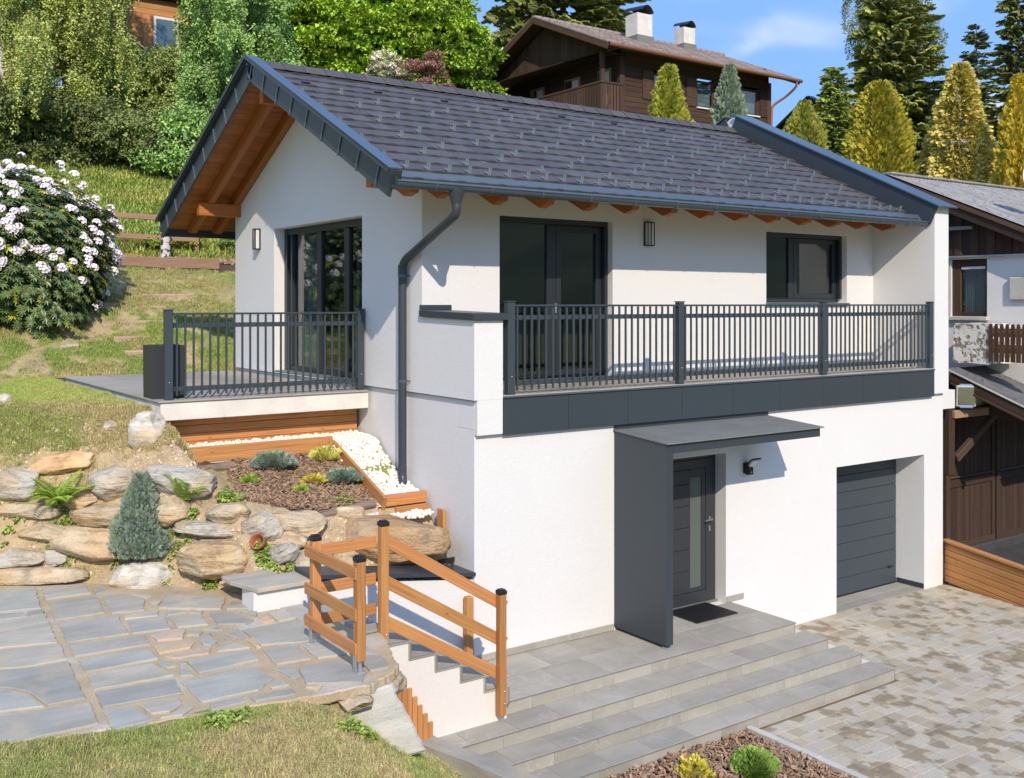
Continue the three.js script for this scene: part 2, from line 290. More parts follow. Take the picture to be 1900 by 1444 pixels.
// ---------- the lie of the land ----------
const lerpTab = (tab, v) => { if (v <= tab[0][0]) return tab[0][1]; for (let i = 1; i < tab.length; i++) if (v <= tab[i][0]) return mix(tab[i - 1][1], tab[i][1], (v - tab[i - 1][0]) / (tab[i][0] - tab[i - 1][0])); return tab[tab.length - 1][1]; };
const FLAG = 1.69;
const flagBack = x => lerpTab([[-7, -3.0], [-4.73, -2.72], [-3.94, -2.28], [-3.2, -1.62], [-2.62, -0.98], [-2.45, -0.35], [0.5, -0.3]], x);
const leftWall = [[0, 1.66], [0.1, 1.74], [0.3, 2.25], [0.55, 2.8], [0.8, 3.18], [1.15, 3.42], [1.7, 3.58], [2.4, 3.63]];
const rightBank = [[0, 1.66], [0.25, 1.74], [0.5, 2.1], [0.72, 2.34], [0.85, 2.42], [2.05, 2.92], [2.2, 2.98], [2.7, 3.04], [9, 3.05]];
function hill(x, z) {
  const n = (fbm(x * 0.35 + 20, z * 0.35, 3, 3) - 0.5) * 0.35 + (fbm(x * 1.5, z * 1.5, 9, 2) - 0.5) * 0.10;
  let y = 3.63;
  const foot = -9.0 - 0.35 * sstep(-2, -6, x);
  if (z < foot) y = mix(3.63, 5.83, sstep(foot, -14.5, z) * 0.35 + clamp((foot - z) / (foot + -(-14.5) )) * 0.65 * 1);
  const k = clamp((foot - z) / (foot + 14.5));
  if (z < foot) y = 3.63 + 2.2 * (0.75 * k + 0.25 * fade(k));
  if (z < -14.45) y = 5.98;
  if (z < -15.7) y = 5.98 + 0.315 * (-15.7 - z) + 0.05 * Math.max(0, x + 2) * sstep(-15.7, -22, z);
  if (z < -46) y = 5.98 + 0.315 * 30.3 + 0.2 * (-46 - z);
  return y + n * (z < foot ? 1 : 0.25);
}
function ground(x, z) {
  const n = (fbm(x * 1.3, z * 1.3, 7, 3) - 0.5), zb = flagBack(x);
  if (z > -0.25 && z < 1.27 && x > -1.97) return -0.12;                   // under the side stairs
  if (z > zb && z < lerpTab([[-7, 1.6], [-5.47, 1.95], [-4.7, 2.12], [-2.9, 2.36], [-2.3, 2.2]], x) && x < lerpTab([[1.27, -2.0], [1.93, -2.26], [2.27, -2.36]], z)) {                                 // flagged landing
    return FLAG - 0.055;
  }
  if (z > -8 && x >= -0.02 && x < 10) return -0.12;                       // under the house, paving in front
  if (z >= 0.0 && x > -1.32) return -0.12;
  if (x >= 10) { return z > -3.4 ? -0.12 : mix(-0.1, hill(x, z), sstep(-3.4, -9, z)); }
  if (z >= 1.2 && x < -1.3) {                                            // lawn below the flags
    return lerpTab([[-6, 1.68], [-3.3, 1.66], [-2.98, 1.54], [-2.6, 1.22], [-2.2, 0.94], [-1.9, 0.70], [-1.4, 0.33]], x) - 0.11 * Math.max(0, z - 2.2) + n * 0.07;
  }
  if (z > zb) return FLAG - 0.055;
  if (x < -1.75 || z < 0.0) {
    const s = zb - z, L = z < -5 ? hill(x, z) : lerpTab(leftWall, s) + n * 0.16 * sstep(0.1, 0.5, s), R = lerpTab(rightBank, s) + n * 0.05 * sstep(0.1, 0.5, s);
    if (z < -8.0) return hill(x, z);
    const w = z < -2.62 ? sstep(-2.98, -2.9, x) : sstep(-3.0, -2.35, x);
    return mix(L, R, w);
  }
  return FLAG - 0.055;
}
function onGround(px, py, lift = 0) {                                      // where a line of sight meets the land
  const d = sight(px, py); let t = 8, q = CAM.clone();
  for (; t < 120; t += 0.03) { q = d.clone().multiplyScalar(t).add(CAM); if (q.y <= ground(q.x, q.z) + lift) break; }
  return q;
}
// ---------- ground sheet ----------
{
  const lines = (marks) => { const out = []; for (const [a, b, s] of marks) for (let v = a; v < b - 1e-6; v += s) out.push(v); return out; };
  const xs = lines([[-150, -40, 10], [-40, -14, 1.3], [-14, -7, 0.3], [-7, -0.05, 0.07], [-0.05, 0.1, 0.06], [0.1, 10.1, 1.1], [10.1, 24, 1], [24, 60, 3], [60, 161, 10]]);
  const zs = lines([[-150, -50, 8], [-50, -16, 0.8], [-16, -8, 0.2], [-8, -3.6, 0.16], [-3.6, 2.6, 0.06], [2.6, 6, 0.15], [6, 20, 2], [20, 121, 20]]);
  const pos = [], col = [], uv = [], idx = [];
  const soil = [0.52, 0.40, 0.25], dry = [0.40, 0.34, 0.15], green = [0.26, 0.30, 0.07], dirt = [0.33, 0.235, 0.13], bedc = [0.10, 0.062, 0.038];
  for (const z of zs) for (const x of xs) {
    const y = ground(x, z); pos.push(x, y, z); uv.push(x + 0.13 * y, z - 0.6 * y);
    const f = fbm(x * 0.9, z * 0.9, 3, 4), g = fbm(x * 3, z * 3, 8, 3);
    let c;
    if (z > 1.2) c = mix3(mix3(dry, green, sstep(0.42, 0.6, f)), dirt, sstep(0.52, 0.68, g) * 0.8);
    else if (z < -15.7) c = mix3([0.24, 0.30, 0.05], [0.3, 0.31, 0.08], f);
    else if (z < -14.4) c = bedc;
    else if (z < -9) c = mix3(mix3(dry, green, sstep(0.38, 0.62, f)), soil, sstep(0.50, 0.66, g) * 0.85);
    else if (x > -3 && z < -2.2) c = bedc;
    else { const s = flagBack(x) - z; c = s > 1.25 ? mix3(mix3(dry, green, sstep(0.35, 0.6, f)), mix3(dirt, soil, 0.4), sstep(0.5, 0.7, g) * (s > 2.2 ? 0.35 : 0.9)) : mix3(soil, dry, sstep(0.5, 0.7, f) * 0.6); }
    col.push(...c);
  }
  const nx = xs.length;
  for (let j = 0; j < zs.length - 1; j++) for (let i = 0; i < nx - 1; i++) { const a = j * nx + i; idx.push(a, a + nx, a + 1, a + 1, a + nx, a + nx + 1); }
  const g = new THREE.BufferGeometry(); g.setAttribute('position', new THREE.Float32BufferAttribute(pos, 3)); g.setAttribute('color', new THREE.Float32BufferAttribute(col, 3)); g.setAttribute('uv', new THREE.Float32BufferAttribute(uv, 2)); g.setIndex(idx); g.computeVertexNormals();
  info(put('ground', g, std({ map: T.soil, vertexColors: true, roughness: 1, bumpMap: T.fineBump, bumpScale: 0.012 })), 'grassy hillside with sandy soil around the white house', null, null, 'structure');
}
// ---------- block paving of the forecourt ----------
{
  const pv = thing('paving', 'grey and beige block paving with damp brown patches before the garage', null, [5, 0, 3], null, 'structure');
  box('sand_bed', pv, M.sand, 2.16, 9.9, -0.1, -0.012, -0.6, 8, 0.001, null);
  const rnd = rng(12), cells = [], row = 0.192;
  for (let j = 0, z = -0.002; z < 6.2; j++, z += row) {
    let x = 2.34 - rnd() * 0.2;
    while (x < 9.78) {
      const w = [0.145, 0.192, 0.24, 0.29][Math.floor(rnd() * 4)], x1 = Math.min(x + w, 9.8);
      const inSteps = x < 5.13 && z < 2.27, cx = (x + x1) / 2, cz = z + row / 2, d = Math.hypot(cx - CAM.x, cz - CAM.z);
      const right = 9.84 - 0.155 * Math.max(0, cz);                        // the timber edge runs slightly askew
      const x0 = Math.max(x, inSteps && x1 > 5.13 ? 5.13 : 2.34);
      const xe = Math.min(x1, right);
      if (!(inSteps && x1 <= 5.13) && xe - x0 > 0.05 && (z + row < 5 || x > 4)) cells.push([x0, xe, z, z + row, d, rnd(), rnd()]);
      x = x1;
    }
  }
  const seen = c => { const r = V((c[0] + c[1]) / 2, 0, (c[2] + c[3]) / 2).sub(CAM), fw = r.x * FX + r.z * FZ, rt = r.x * RX + r.z * RZ; const px = 950 + 1906 * rt / fw, py = 563 - 1906 * r.y / fw; return fw > 0 && px < 1950 && py < 1490; };
  const vis = cells.filter(seen).sort((a, b) => a[4] - b[4]), near = vis.slice(0, 300), rest = cells.filter(c => !near.includes(c));
  const gap = 0.0022, mk = c => { const g = cbox(c[1] - c[0] - 2 * gap, 0.06, c[3] - c[2] - 2 * gap, 0.004, null, (c[0] + c[1]) / 2, (c[2] + c[3]) / 2); return g; };
  for (const c of near) { const m = put('paver', mk(c), M.paver[Math.floor(c[5] * 5)], pv, V((c[0] + c[1]) / 2, -0.03 + c[6] * 0.0025, (c[2] + c[3]) / 2)); m.rotation.set((c[5] - 0.5) * 0.008, 0, (c[6] - 0.5) * 0.008); }
  for (let k = 0; k < 5; k++) {
    const gs = rest.filter(c => Math.floor(c[5] * 5) === k).map(c => mk(c).translate((c[0] + c[1]) / 2, -0.03 + c[6] * 0.0025, (c[2] + c[3]) / 2));
    const m = put('far_pavers', mergeGeometries(gs), M.paver[k], pv, V(0, 0, 0)); m.userData.kind = 'stuff';
  }
  box('asphalt', pv, M.asphalt, 9.95, 24, -0.1, -0.02, -3.4, 8, 0.001, null);
}
// ---------- porch and front steps in grey tile ----------
{
  const st = thing('porch_steps', 'four wide grey tiled steps rising to the front door porch', null, [2, 0, 1], null, 'structure');
  const levels = [[0.6, 0.0, 1.18, 4.42, -0.36], [0.45, 1.18, 1.565, 4.62, -1.36], [0.3, 1.565, 1.91, 4.86, -1.36], [0.15, 1.91, 2.25, 5.1, -1.36]];
  const rnd = rng(5), v4 = i => i * 1.37;
  levels.forEach(([y, z0, z1, xr, xl], k) => {
    box('core', st, M.grout, xl + 0.012, xr - 0.012, -0.1, y - 0.0125, Math.min(z0, 0) + 0.005, z1 - 0.013, 0.001, null);
    const rows = k ? [[z0 - 0.01, z1 + 0.012]] : [[0.012, 0.575], [0.578, 1.192]];
    rows.forEach(([a, b], r) => {
      let x = xl - [0.1, 0.3, 0.0, 0.42, 0.2][k * 2 + r > 4 ? 4 : k + r];
      while (x < xr) {
        const x1 = Math.min(x + 0.6, xr + 0.008), x0 = Math.max(x, xl);
        if (x1 - x0 > 0.02) put('tread_tile', cbox(x1 - x0 - 0.005, 0.014, b - a - (r === 0 && !k ? 0.005 : 0), 0.0025, null, x0 + v4(rnd() * 5), b + v4(rnd() * 5)), M.tile[Math.floor(rnd() * 4)], st, V((x0 + x1) / 2, y - 0.006 + (rnd() - 0.5) * 0.0008, (a + b) / 2));
        x += 0.6;
      }
    });
    // risers in front and on the right-hand end
    let x = xl - [0.25, 0.5, 0.1, 0.38][k];
    while (x < xr) { const x1 = Math.min(x + 0.6, xr), x0 = Math.max(x, xl); if (x1 - x0 > 0.02) put('riser_tile', cbox(x1 - x0 - 0.003, 0.132, 0.012, 0.002, null, rnd() * 7, rnd() * 7), M.tile[Math.floor(rnd() * 4)], st, V((x0 + x1) / 2, y - 0.082, z1 - 0.006)); x += 0.6; }
    put('riser_tile', cbox(0.012, y - 0.014, z1 - Math.max(0, z0 - 0.4), 0.002, null, rnd() * 5, 1), M.tile[1], st, V(xr - 0.006, (y - 0.014) / 2, (z1 + Math.max(0, z0 - 0.4)) / 2));
    box('edge_trim', st, M.zinc, xl, xr + 0.009, y - 0.011, y - 0.001, z1 + 0.0125, z1 + 0.0155, 0.001);
  });
  // skirting tiles along the wall
  for (const [a, b, i] of [[-0.3, 0.3, 0], [0.302, 0.9, 1], [0.902, 1.5, 2], [1.502, 2.2, 3], [4.345, 4.7, 1]]) box('skirting_tile', st, M.tile[i], a, b, 0.603, 0.685, 0.004, 0.016, 0.002, null);
}
// ---------- flagstones of the upper landing ----------
{
  const fl = thing('flagstone_path', 'landing of irregular blue grey flagstones set in sandy mortar', null, [-4, 0, 0], null, 'structure');
  const raw = `-160 330 205 285 245 415 -160 450|-160 465 140 440 160 465 -160 500|165 435 255 420 262 445 178 462|-160 510 270 450 345 620 -160 665|-160 680 365 630 400 715 180 760 -160 785|-160 805 200 770 410 730 505 950 280 995 180 920 80 895 -160 885|-160 900 80 905 170 935 260 1000 -160 1050|-160 1070 10 1060 535 975 590 1100 0 1235 -160 1250
250 295 510 280 540 325 272 365|550 300 600 290 645 315 575 328|285 380 580 345 625 440 330 485|355 505 700 460 770 565 400 622|420 640 865 575 900 630 445 705|470 725 880 660 945 715 515 795|520 815 905 745 1035 815 560 900|570 920 1045 840 1085 925 610 1010|620 1030 780 1000 915 1080 690 1140 660 1115|835 1000 870 975 1065 950 1082 985 1010 1035 900 1045|960 1070 1140 990 1158 1005 1090 1050
610 345 750 330 865 360 860 425 665 445|775 335 860 330 905 345 880 355|945 415 1000 335 1350 350 1320 420|1350 420 1380 375 1430 380 1480 415|740 460 950 430 940 460 745 478|768 485 980 460 1020 540 790 565|1010 465 1195 452 1240 510 1060 530|1255 440 1370 440 1520 485 1470 510 1300 508|1430 435 1535 430 1530 460|900 380 970 370 940 395|890 415 915 405 940 425|975 440 1090 428 1110 440 1000 455|1130 440 1215 430 1200 445|p1545 495 1590 460 1640 490 1580 508|1600 440 1690 420 1790 465 1665 490|p905 580 1000 550 1110 538 1090 595 940 610|c920 640 1110 600 1170 615 1140 650 950 685|p985 700 1110 665 1265 645 1250 680 1030 715|1115 575 1140 545 1210 550 1190 575|1180 600 1230 570 1300 610 1260 635 1215 630|1215 540 1270 512 1330 540 1290 550|1250 560 1310 560 1270 578|1350 575 1420 540 1490 585 1440 600|1310 635 1340 595 1390 610|1295 675 1330 645 1410 620 1490 650
1450 545 1830 475 1960 575 1920 605 1560 635|c1465 600 1510 590 1560 645 1530 645|1115 730 1500 665 1545 720 1190 805|1085 855 1200 830 1510 765 1635 830 1545 900 1205 975|1565 660 1770 630 1855 715 1650 752|1785 625 1950 598 2080 685 1900 710|1640 780 1740 765 1800 820 1770 840|1785 770 2000 725 2190 795 2160 855 1830 865 1810 820|1610 885 1640 850 1690 842 1725 875 1625 895|1250 990 1440 950 1480 970 1260 1025|1490 950 1745 895 1765 930 1530 970|c1830 885 1930 875 1900 905|945 745 985 728 1050 760 1000 770|1070 760 1105 765 1155 815 1075 820|1050 740 1105 725 1110 745 1080 750|1970 600 2110 585 2260 690 2110 675|2120 690 2280 700 2320 770 2210 790`;
  const rnd = rng(3);
  raw.split(/[|\n]/).forEach((s) => {
    const kind = /^[pc]/.test(s) ? s[0] : '', n = s.replace(/^[pc]/, '').trim().split(/\s+/).map(Number), pts = [];
    for (let i = 0; i < n.length; i += 2) { const d = sight(n[i] * 0.31053, 1000 + n[i + 1] * 0.31053), t = (FLAG - CAM.y) / d.y; pts.push([CAM.x + d.x * t, CAM.z + d.z * t]); }
    const cx = pts.reduce((a, p) => a + p[0], 0) / pts.length, cz = pts.reduce((a, p) => a + p[1], 0) / pts.length, out = [];
    pts.forEach((p, i) => {                                                   // riven, slightly uneven edges
      const q = pts[(i + 1) % pts.length], L = Math.hypot(q[0] - p[0], q[1] - p[1]), k = Math.max(1, Math.round(L / 0.07));
      for (let j = 0; j < k; j++) { const t = j / k, r = (rnd() - 0.5) * (j ? 0.016 : 0.01); out.push([mix(p[0], q[0], t) - cx + r, mix(p[1], q[1], t) - cz + (rnd() - 0.5) * 0.014]); }
    });
    const area = out.reduce((a, p, i) => { const q = out[(i + 1) % out.length]; return a + p[0] * q[1] - q[0] * p[1]; }, 0);
    if (area < 0) out.reverse();
    const b = Math.min(0.006, Math.sqrt(Math.abs(area)) * 0.03);
    const g = plate(out, [], 0.05, XZdown(0), b);
    const m = put('flagstone', uvm(g, null, rnd() * 5, rnd() * 5), kind === 'p' ? M.pinkstone : kind === 'c' ? M.creamstone : M.slate[Math.floor(rnd() * 4)], fl, V(cx, FLAG + (rnd() - 0.5) * 0.006, cz));
    m.rotation.set((rnd() - 0.5) * 0.008, 0, (rnd() - 0.5) * 0.008);
  });
  // the mortar bed they lie in
  const edge = []; for (let x = -7; x <= -2.5; x += 0.15) edge.push([x, flagBack(x) - 0.06 + (fbm(x * 3, 1, 4, 3) - 0.5) * 0.12]);
  edge.push([-2.47, -0.02], [-2.1, 0.0], [-2.1, 1.27], [-1.95, 1.27]);
  const rim = [[-1.97, 1.4], [-2.05, 1.65], [-2.17, 1.93], [-2.24, 2.2], [-2.42, 2.36], [-2.66, 2.48], [-2.95, 2.46], [-3.6, 2.36], [-4.7, 2.16], [-5.47, 1.98], [-7, 1.62]];
  for (let i = 0; i < rim.length - 1; i++) for (let k = 0; k < 8; k++) edge.push([mix(rim[i][0], rim[i + 1][0], k / 8) + (hash3(i, k, 3) - 0.5) * 0.03, mix(rim[i][1], rim[i + 1][1], k / 8) + (hash3(i, k, 9) - 0.5) * 0.035]);
  const bed = uvm(plate(edge, [], 0.09, XZdown(0), 0.01));
  put('mortar_bed', bed, M.mortar, fl, V(0, FLAG - 0.024, 0));
}
// ---------- the white house ----------
const house = thing('house', 'new white rendered house with black tiled roof, balcony and garage', 'house', [5, 0, -4]);
const ZU = -1.16, ZB = -7.87, XU = -0.045, PITCH = 0.484, ZR = -4.58, YR = 8.50;   // upper front wall, back wall, gable plane, roof slope, ridge
const roofY = z => YR - PITCH * Math.abs(z - ZR);                                   // underside of the tiles
{
  const wall = (g, mat = M.plaster) => put('wall', uvm(g), mat, house);
  // lower storey: front wall with door and garage openings, gable side, back, right side
  wall(plate(rect(0, 9.8, -0.1, 3.4), [rect(3.24, 4.34, 0.58, 2.76), rect(6.86, 9.24, -0.02, 2.32)], 0.40, new THREE.Matrix4().makeTranslation(0, 0, -0.40)));
  box('wall', house, M.plaster, 0, 0.38, -0.1, 3.76, ZB, -0.4, 0.0004, null);
  box('wall', house, M.plaster, 9.4, 9.8, -0.1, 3.36, ZB, -0.402, 0.003, null);
  box('wall', house, M.plaster, 0.385, 9.395, -0.1, 3.7, ZB, ZB + 0.35, 0.003, null);
  box('floor_slab', house, M.slab, 0.385, 9.395, 3.402, 3.74, ZB + 0.36, -0.402, 0.002, null);
  // reveals close the deep openings behind the front wall
  box('reveal', house, M.plaster, 6.60, 6.86, -0.02, 2.32, -0.62, -0.402, 0.003, null);
  box('reveal', house, M.plaster, 9.24, 9.395, -0.02, 2.32, -0.62, -0.402, 0.003, null);
  box('reveal', house, M.plaster, 6.60, 9.395, 2.325, 2.6, -0.62, -0.402, 0.003, null);
  // upper storey front wall with window and glass door
  wall(plate(rect(0.356, 9.45, 3.745, 6.69), [rect(1.17, 3.19, 3.80, 6.12), rect(6.55, 8.68, 4.93, 6.12)], 0.36, new THREE.Matrix4().makeTranslation(0, 0, ZU - 0.36)));
  // gable wall with the terrace window; its foot oversails the storey below
  const top = z => roofY(z) - 0.135;
  wall(flipped(plate([[ZB, 3.76], [ZU, 3.76], [ZU, top(ZU)], [ZR, top(ZR)], [ZB, top(ZB)]], [rect(-6.06, -2.84, 3.72 + 0.05, 6.17)], 0.40, ZY(XU))));
  wall(flipped(plate([[ZB, 3.76], [ZU - 0.37, 3.76], [ZU - 0.37, top(ZU)], [ZR, top(ZR)], [ZB, top(ZB)]], [], 0.3, ZY(9.45))));
  box('wall', house, M.plaster, 0.36, 9.44, 3.745, 6.5, ZB, ZB + 0.36, 0.003, null);
  box('ceiling', house, M.room, 0.37, 9.43, 6.3, 6.35, ZB + 0.38, ZU - 0.37, 0.002, null);
  // firewall at the right that frames the balcony and rises past the roof
  const fw = roofY;
  wall(flipped(plate([[-9.0, 3.36], [0.07, 3.36], [0.07, fw(0.0) + 0.36], [ZR, YR + 0.30], [-9.0, fw(-9.0) + 0.30]], [], 0.42, ZY(9.44))));
  // rooms
  box('floor', house, M.roomFloor, 0.37, 9.43, 3.742, 3.80, ZB + 0.37, ZU - 0.365, 0.001, 'x');
  box('partition', house, M.room, 0.6, 9.2, 3.805, 6.29, -4.3, -4.2, 0.002, null);
  box('partition', house, M.room, 5.2, 5.3, 3.805, 6.29, -4.19, ZU - 0.37, 0.002, null);
  const id = part('inner_door', house); box('leaf', id, M.roomDark, 1.5, 2.3, 3.81, 5.85, -4.19, -4.15); box('frame', id, M.room, 1.42, 1.49, 3.81, 5.93, -4.195, -4.14); box('frame', id, M.room, 2.31, 2.38, 3.81, 5.93, -4.195, -4.14); box('frame', id, M.room, 1.42, 2.38, 5.86, 5.93, -4.196, -4.138);
  box('partition', house, M.room, 6.60, 9.39, 0.0, 2.4, -0.9, -0.85, 0.002, null);
  // parapet pier beside the balcony, with its metal cap
  const pr = part('parapet', house);
  put('pier', uvm(flipped(plate([[ZU + 0.001, 3.76], [0.07, 3.76], [0.07, 4.715], [ZU + 0.001, 4.745]], [], 0.415, ZY(XU))), null), M.plaster, pr);
  box('pier', pr, M.plaster, 0.0, 0.37, 3.335, 3.758, 0.0, 0.07, 0.003, null);
  box('pier', pr, M.plaster, 0.0, 0.36, 3.402, 3.758, -0.401, -0.002, 0.003, null);
  const capG = plate([[ZU + 0.002, 4.75], [0.12, 4.72], [0.12, 4.80], [ZU + 0.002, 4.83]], [], 0.52, ZY(-0.09)); put('cap', uvm(flipped(capG)), M.metal, pr);
  box('cap_upstand', pr, M.metal, -0.085, 0.40, 4.835, 4.90, ZU + 0.001, ZU + 0.012, 0.002);
  box('ledge_trim', house, M.zinc, -0.02, -0.001, 3.744, 3.757, ZB, -0.002, 0.002);
}
// ---------- windows, doors ----------
function framed(name, parent, x0, x1, y0, y1, z, o) {                                  // a window in a wall that faces +z
  const w = part(name, parent), F = M.frame, t = o.t ?? 0.075;
  box('frame', w, F, x0, x0 + t, y0, y1, z - 0.07, z); box('frame', w, F, x1 - t, x1, y0, y1, z - 0.07, z);
  box('frame', w, F, x0 + t, x1 - t, y1 - t, y1, z - 0.07, z - 0.001); box('frame', w, F, x0 + t, x1 - t, y0, y0 + t, z - 0.07, z - 0.001);
  const edges = [x0 + t, ...o.mull.flatMap(([a, b]) => [a, b]), x1 - t];
  for (const [a, b] of o.mull) box('mullion', w, F, a, b, y0 + t, y1 - t, z - 0.065, z + 0.004);
  for (let i = 0; i < edges.length; i += 2) {
    const [a, b] = [edges[i], edges[i + 1]], s = (o.sash ?? [])[i / 2] ?? 0.0;
    if (s) { for (const [p, q, r, u] of [[a, a + s, y0 + t, y1 - t], [b - s, b, y0 + t, y1 - t], [a + s, b - s, y0 + t, y0 + t + s], [a + s, b - s, y1 - t - s, y1 - t]]) box('sash', w, F, p + 0.001, q - 0.001, r + 0.001, u - 0.001, z - 0.055, z + 0.012); }
    put('pane', new THREE.BoxGeometry(b - a - 2 * s + 0.01, y1 - y0 - 2 * t - 2 * s + 0.01, 0.008), M.glass, w, V((a + b) / 2, (y0 + y1) / 2, z - 0.03));
  }
  return w;
}
{
  const d = framed('terrace_door', house, 1.17, 3.19, 3.805, 6.115, ZU - 0.19, { mull: [[2.12, 2.28]], sash: [0, 0.09] });
  d.userData.label = 'two pane sliding balcony door in dark frame';
  box('sill', d, M.galv, 1.19, 3.17, 3.80, 3.85, ZU - 0.185, ZU - 0.09, 0.006);
  box('roller_box', d, M.frame, 1.19, 3.17, 6.05, 6.115, ZU - 0.188, ZU - 0.09);
  box('guide_rail', d, M.frame, 3.13, 3.185, 3.86, 6.04, ZU - 0.185, ZU - 0.10);
  box('handle', d, M.galv, 2.25, 2.27, 4.78, 4.92, ZU - 0.18, ZU - 0.15, 0.004);
  const w = framed('window', house, 6.55, 8.68, 4.935, 6.115, ZU - 0.19, { mull: [[7.34, 7.46]], sash: [0, 0.085], t: 0.07 });
  box('guide_rail', w, M.frame, 8.62, 8.675, 5.0, 6.04, ZU - 0.185, ZU - 0.10);
  box('roller_box', w, M.frame, 6.56, 8.67, 6.05, 6.115, ZU - 0.188, ZU - 0.10);
  box('sill', w, M.metalLight, 6.54, 8.69, 4.885, 4.928, ZU - 0.15, ZU + 0.06, 0.005);
  // terrace window on the gable, three lights in a deep reveal
  const g = part('terrace_window', house); const X = XU + 0.24, y0 = 3.79, y1 = 6.165, F = M.frame;
  g.userData.label = 'wide terrace window with three tall panes';
  const fx = (n, z0, z1, a, b, dx = 0.07, f = 0) => box(n, g, F, X - f, X + dx, a, b, z0, z1);
  fx('frame', -6.055, -5.94, y0, y1, 0.07, 0.06); fx('frame', -2.92, -2.845, y0, y1); fx('frame', -5.939, -2.921, y1 - 0.10, y1, 0.07, 0.05); fx('frame', -5.939, -2.921, y0, y0 + 0.09, 0.07, 0.02);
  fx('frame', -5.86, -5.80, y0 + 0.091, y1 - 0.101, 0.06, 0.03);
  for (const [a, b] of [[-4.86, -4.70], [-3.88, -3.72]]) fx('mullion', a, b, y0 + 0.091, y1 - 0.101, 0.065, 0.012);
  for (const [a, b] of [[-5.80, -4.86], [-4.70, -3.88], [-3.72, -2.92]]) put('pane', new THREE.BoxGeometry(0.008, y1 - y0 - 0.19, b - a), M.glass, g, V(X + 0.03, (y0 + y1) / 2, (a + b) / 2));
  box('sill', g, M.zinc, XU + 0.005, X - 0.025, 3.775, 3.80, -6.05, -2.85, 0.004);
}
{ // white curtain inside the terrace window
  const pts = [], n = 60; for (let i = 0; i <= n; i++) { const t = i / n; pts.push([0.42 + 0.035 * Math.sin(t * 34) + 0.012 * Math.sin(t * 81), -5.85 + t * 0.62]); }
  const pos = [], idx = []; pts.forEach(([x, z]) => pos.push(x, 3.83, z, x, 6.1, z)); for (let i = 0; i < n; i++) { const a = i * 2; idx.push(a, a + 2, a + 1, a + 1, a + 2, a + 3); }
  const g = new THREE.BufferGeometry(); g.setAttribute('position', new THREE.Float32BufferAttribute(pos, 3)); g.setIndex(idx); g.computeVertexNormals();
  info(put('curtain', g, M.fabric), 'sheer white curtain drawn aside behind the terrace window', 'curtain');
}
{ // entrance door
  const d = part('entrance_door', house), z = -0.20;
  box('frame', d, M.doorLeaf, 3.245, 3.32, 0.60, 2.75, z - 0.07, z); box('frame', d, M.doorLeaf, 4.265, 4.335, 0.60, 2.75, z - 0.07, z); box('frame', d, M.doorLeaf, 3.321, 4.264, 2.68, 2.75, z - 0.07, z - 0.001);
  box('stile', d, M.doorLeaf, 3.322, 3.42, 0.62, 2.677, z - 0.055, z + 0.012); box('stile', d, M.doorLeaf, 4.13, 4.262, 0.62, 2.677, z - 0.055, z + 0.012);
  box('rail', d, M.doorLeaf, 3.421, 4.129, 0.62, 0.78, z - 0.055, z + 0.011); box('rail', d, M.doorLeaf, 3.421, 4.129, 2.55, 2.677, z - 0.055, z + 0.011);
  const ys = [0.785, 1.10, 1.41, 1.72, 2.03, 2.34, 2.545];
  for (let i = 0; i < 6; i++) box('panel', d, M.doorLeaf, 3.422, 3.82, ys[i] + 0.002, ys[i + 1] - 0.003, z - 0.05, z + 0.004, 0.004);
  box('panel', d, M.doorLeaf, 3.822, 4.128, 0.785, 0.84, z - 0.05, z + 0.003); box('panel', d, M.doorLeaf, 4.045, 4.128, 0.842, 2.42, z - 0.05, z + 0.003); box('panel', d, M.doorLeaf, 3.822, 4.128, 2.422, 2.547, z - 0.05, z + 0.003);
  put('glass_strip', new THREE.BoxGeometry(0.22, 1.575, 0.01), M.frost, d, V(3.933, 1.63, z - 0.015));
  const h = part('handle', d);
  box('rosette', h, M.inox, 4.175, 4.215, 1.78, 1.83, z + 0.013, z + 0.022); box('lock', h, M.inox, 4.175, 4.21, 1.62, 1.70, z + 0.013, z + 0.024, 0.008);
  beam('lever', h, M.inox, V(4.195, 1.805, z + 0.03), V(4.195, 1.805, z + 0.075), 0.022, 0.022); beam('lever', h, M.inox, V(4.2, 1.80, z + 0.075), V(4.06, 1.79, z + 0.075), 0.02, 0.022);
  box('threshold', d, M.zinc, 3.25, 4.335, 0.598, 0.615, z - 0.06, z + 0.05, 0.002);
  // dim hall behind the frosted strip
  box('hall', d, M.room, 3.3, 4.3, 0.61, 2.7, -0.62, -0.60, 0.002);
}
{ // sectional garage door
  const g = part('garage_door', house), z = -0.54; const y0 = 0.02, n = 8, h = (2.32 - y0) / n;
  for (let i = 0; i < n; i++) { const m = box('panel', g, M.garage, 6.87, 9.235, y0 + i * h + 0.003, y0 + (i + 1) * h - 0.002, z - 0.05, z - (i % 2 ? 0 : 0.0015), 0.008); }
  box('seal', g, M.rubber, 6.87, 9.235, -0.005, y0, z - 0.05, z + 0.01, 0.004);
  box('handle', g, M.black, 8.98, 9.08, 0.30, 0.33, z + 0.001, z + 0.03, 0.006);
  const apron = thing('garage_apron', 'grey tiled strip on the garage threshold', null, [8, 0, -0.25], null, 'structure');
  let k = 0; for (const [a, b] of [[6.865, 7.45], [7.453, 8.05], [8.053, 8.65], [8.653, 9.235]]) for (const [c, d] of [[-0.525, -0.265], [-0.262, -0.004]]) box('tile', apron, M.tile[k++ % 4], a, b, -0.03, 0.012, c, d, 0.003, null);
  box('skirting', house, M.metal, 9.228, 9.2385, 0.014, 0.10, -0.525, -0.004, 0.002);
}
M.gutter = std({ color: rgb(0.075, 0.10, 0.122), roughness: 0.33, metalness: 0.3 });
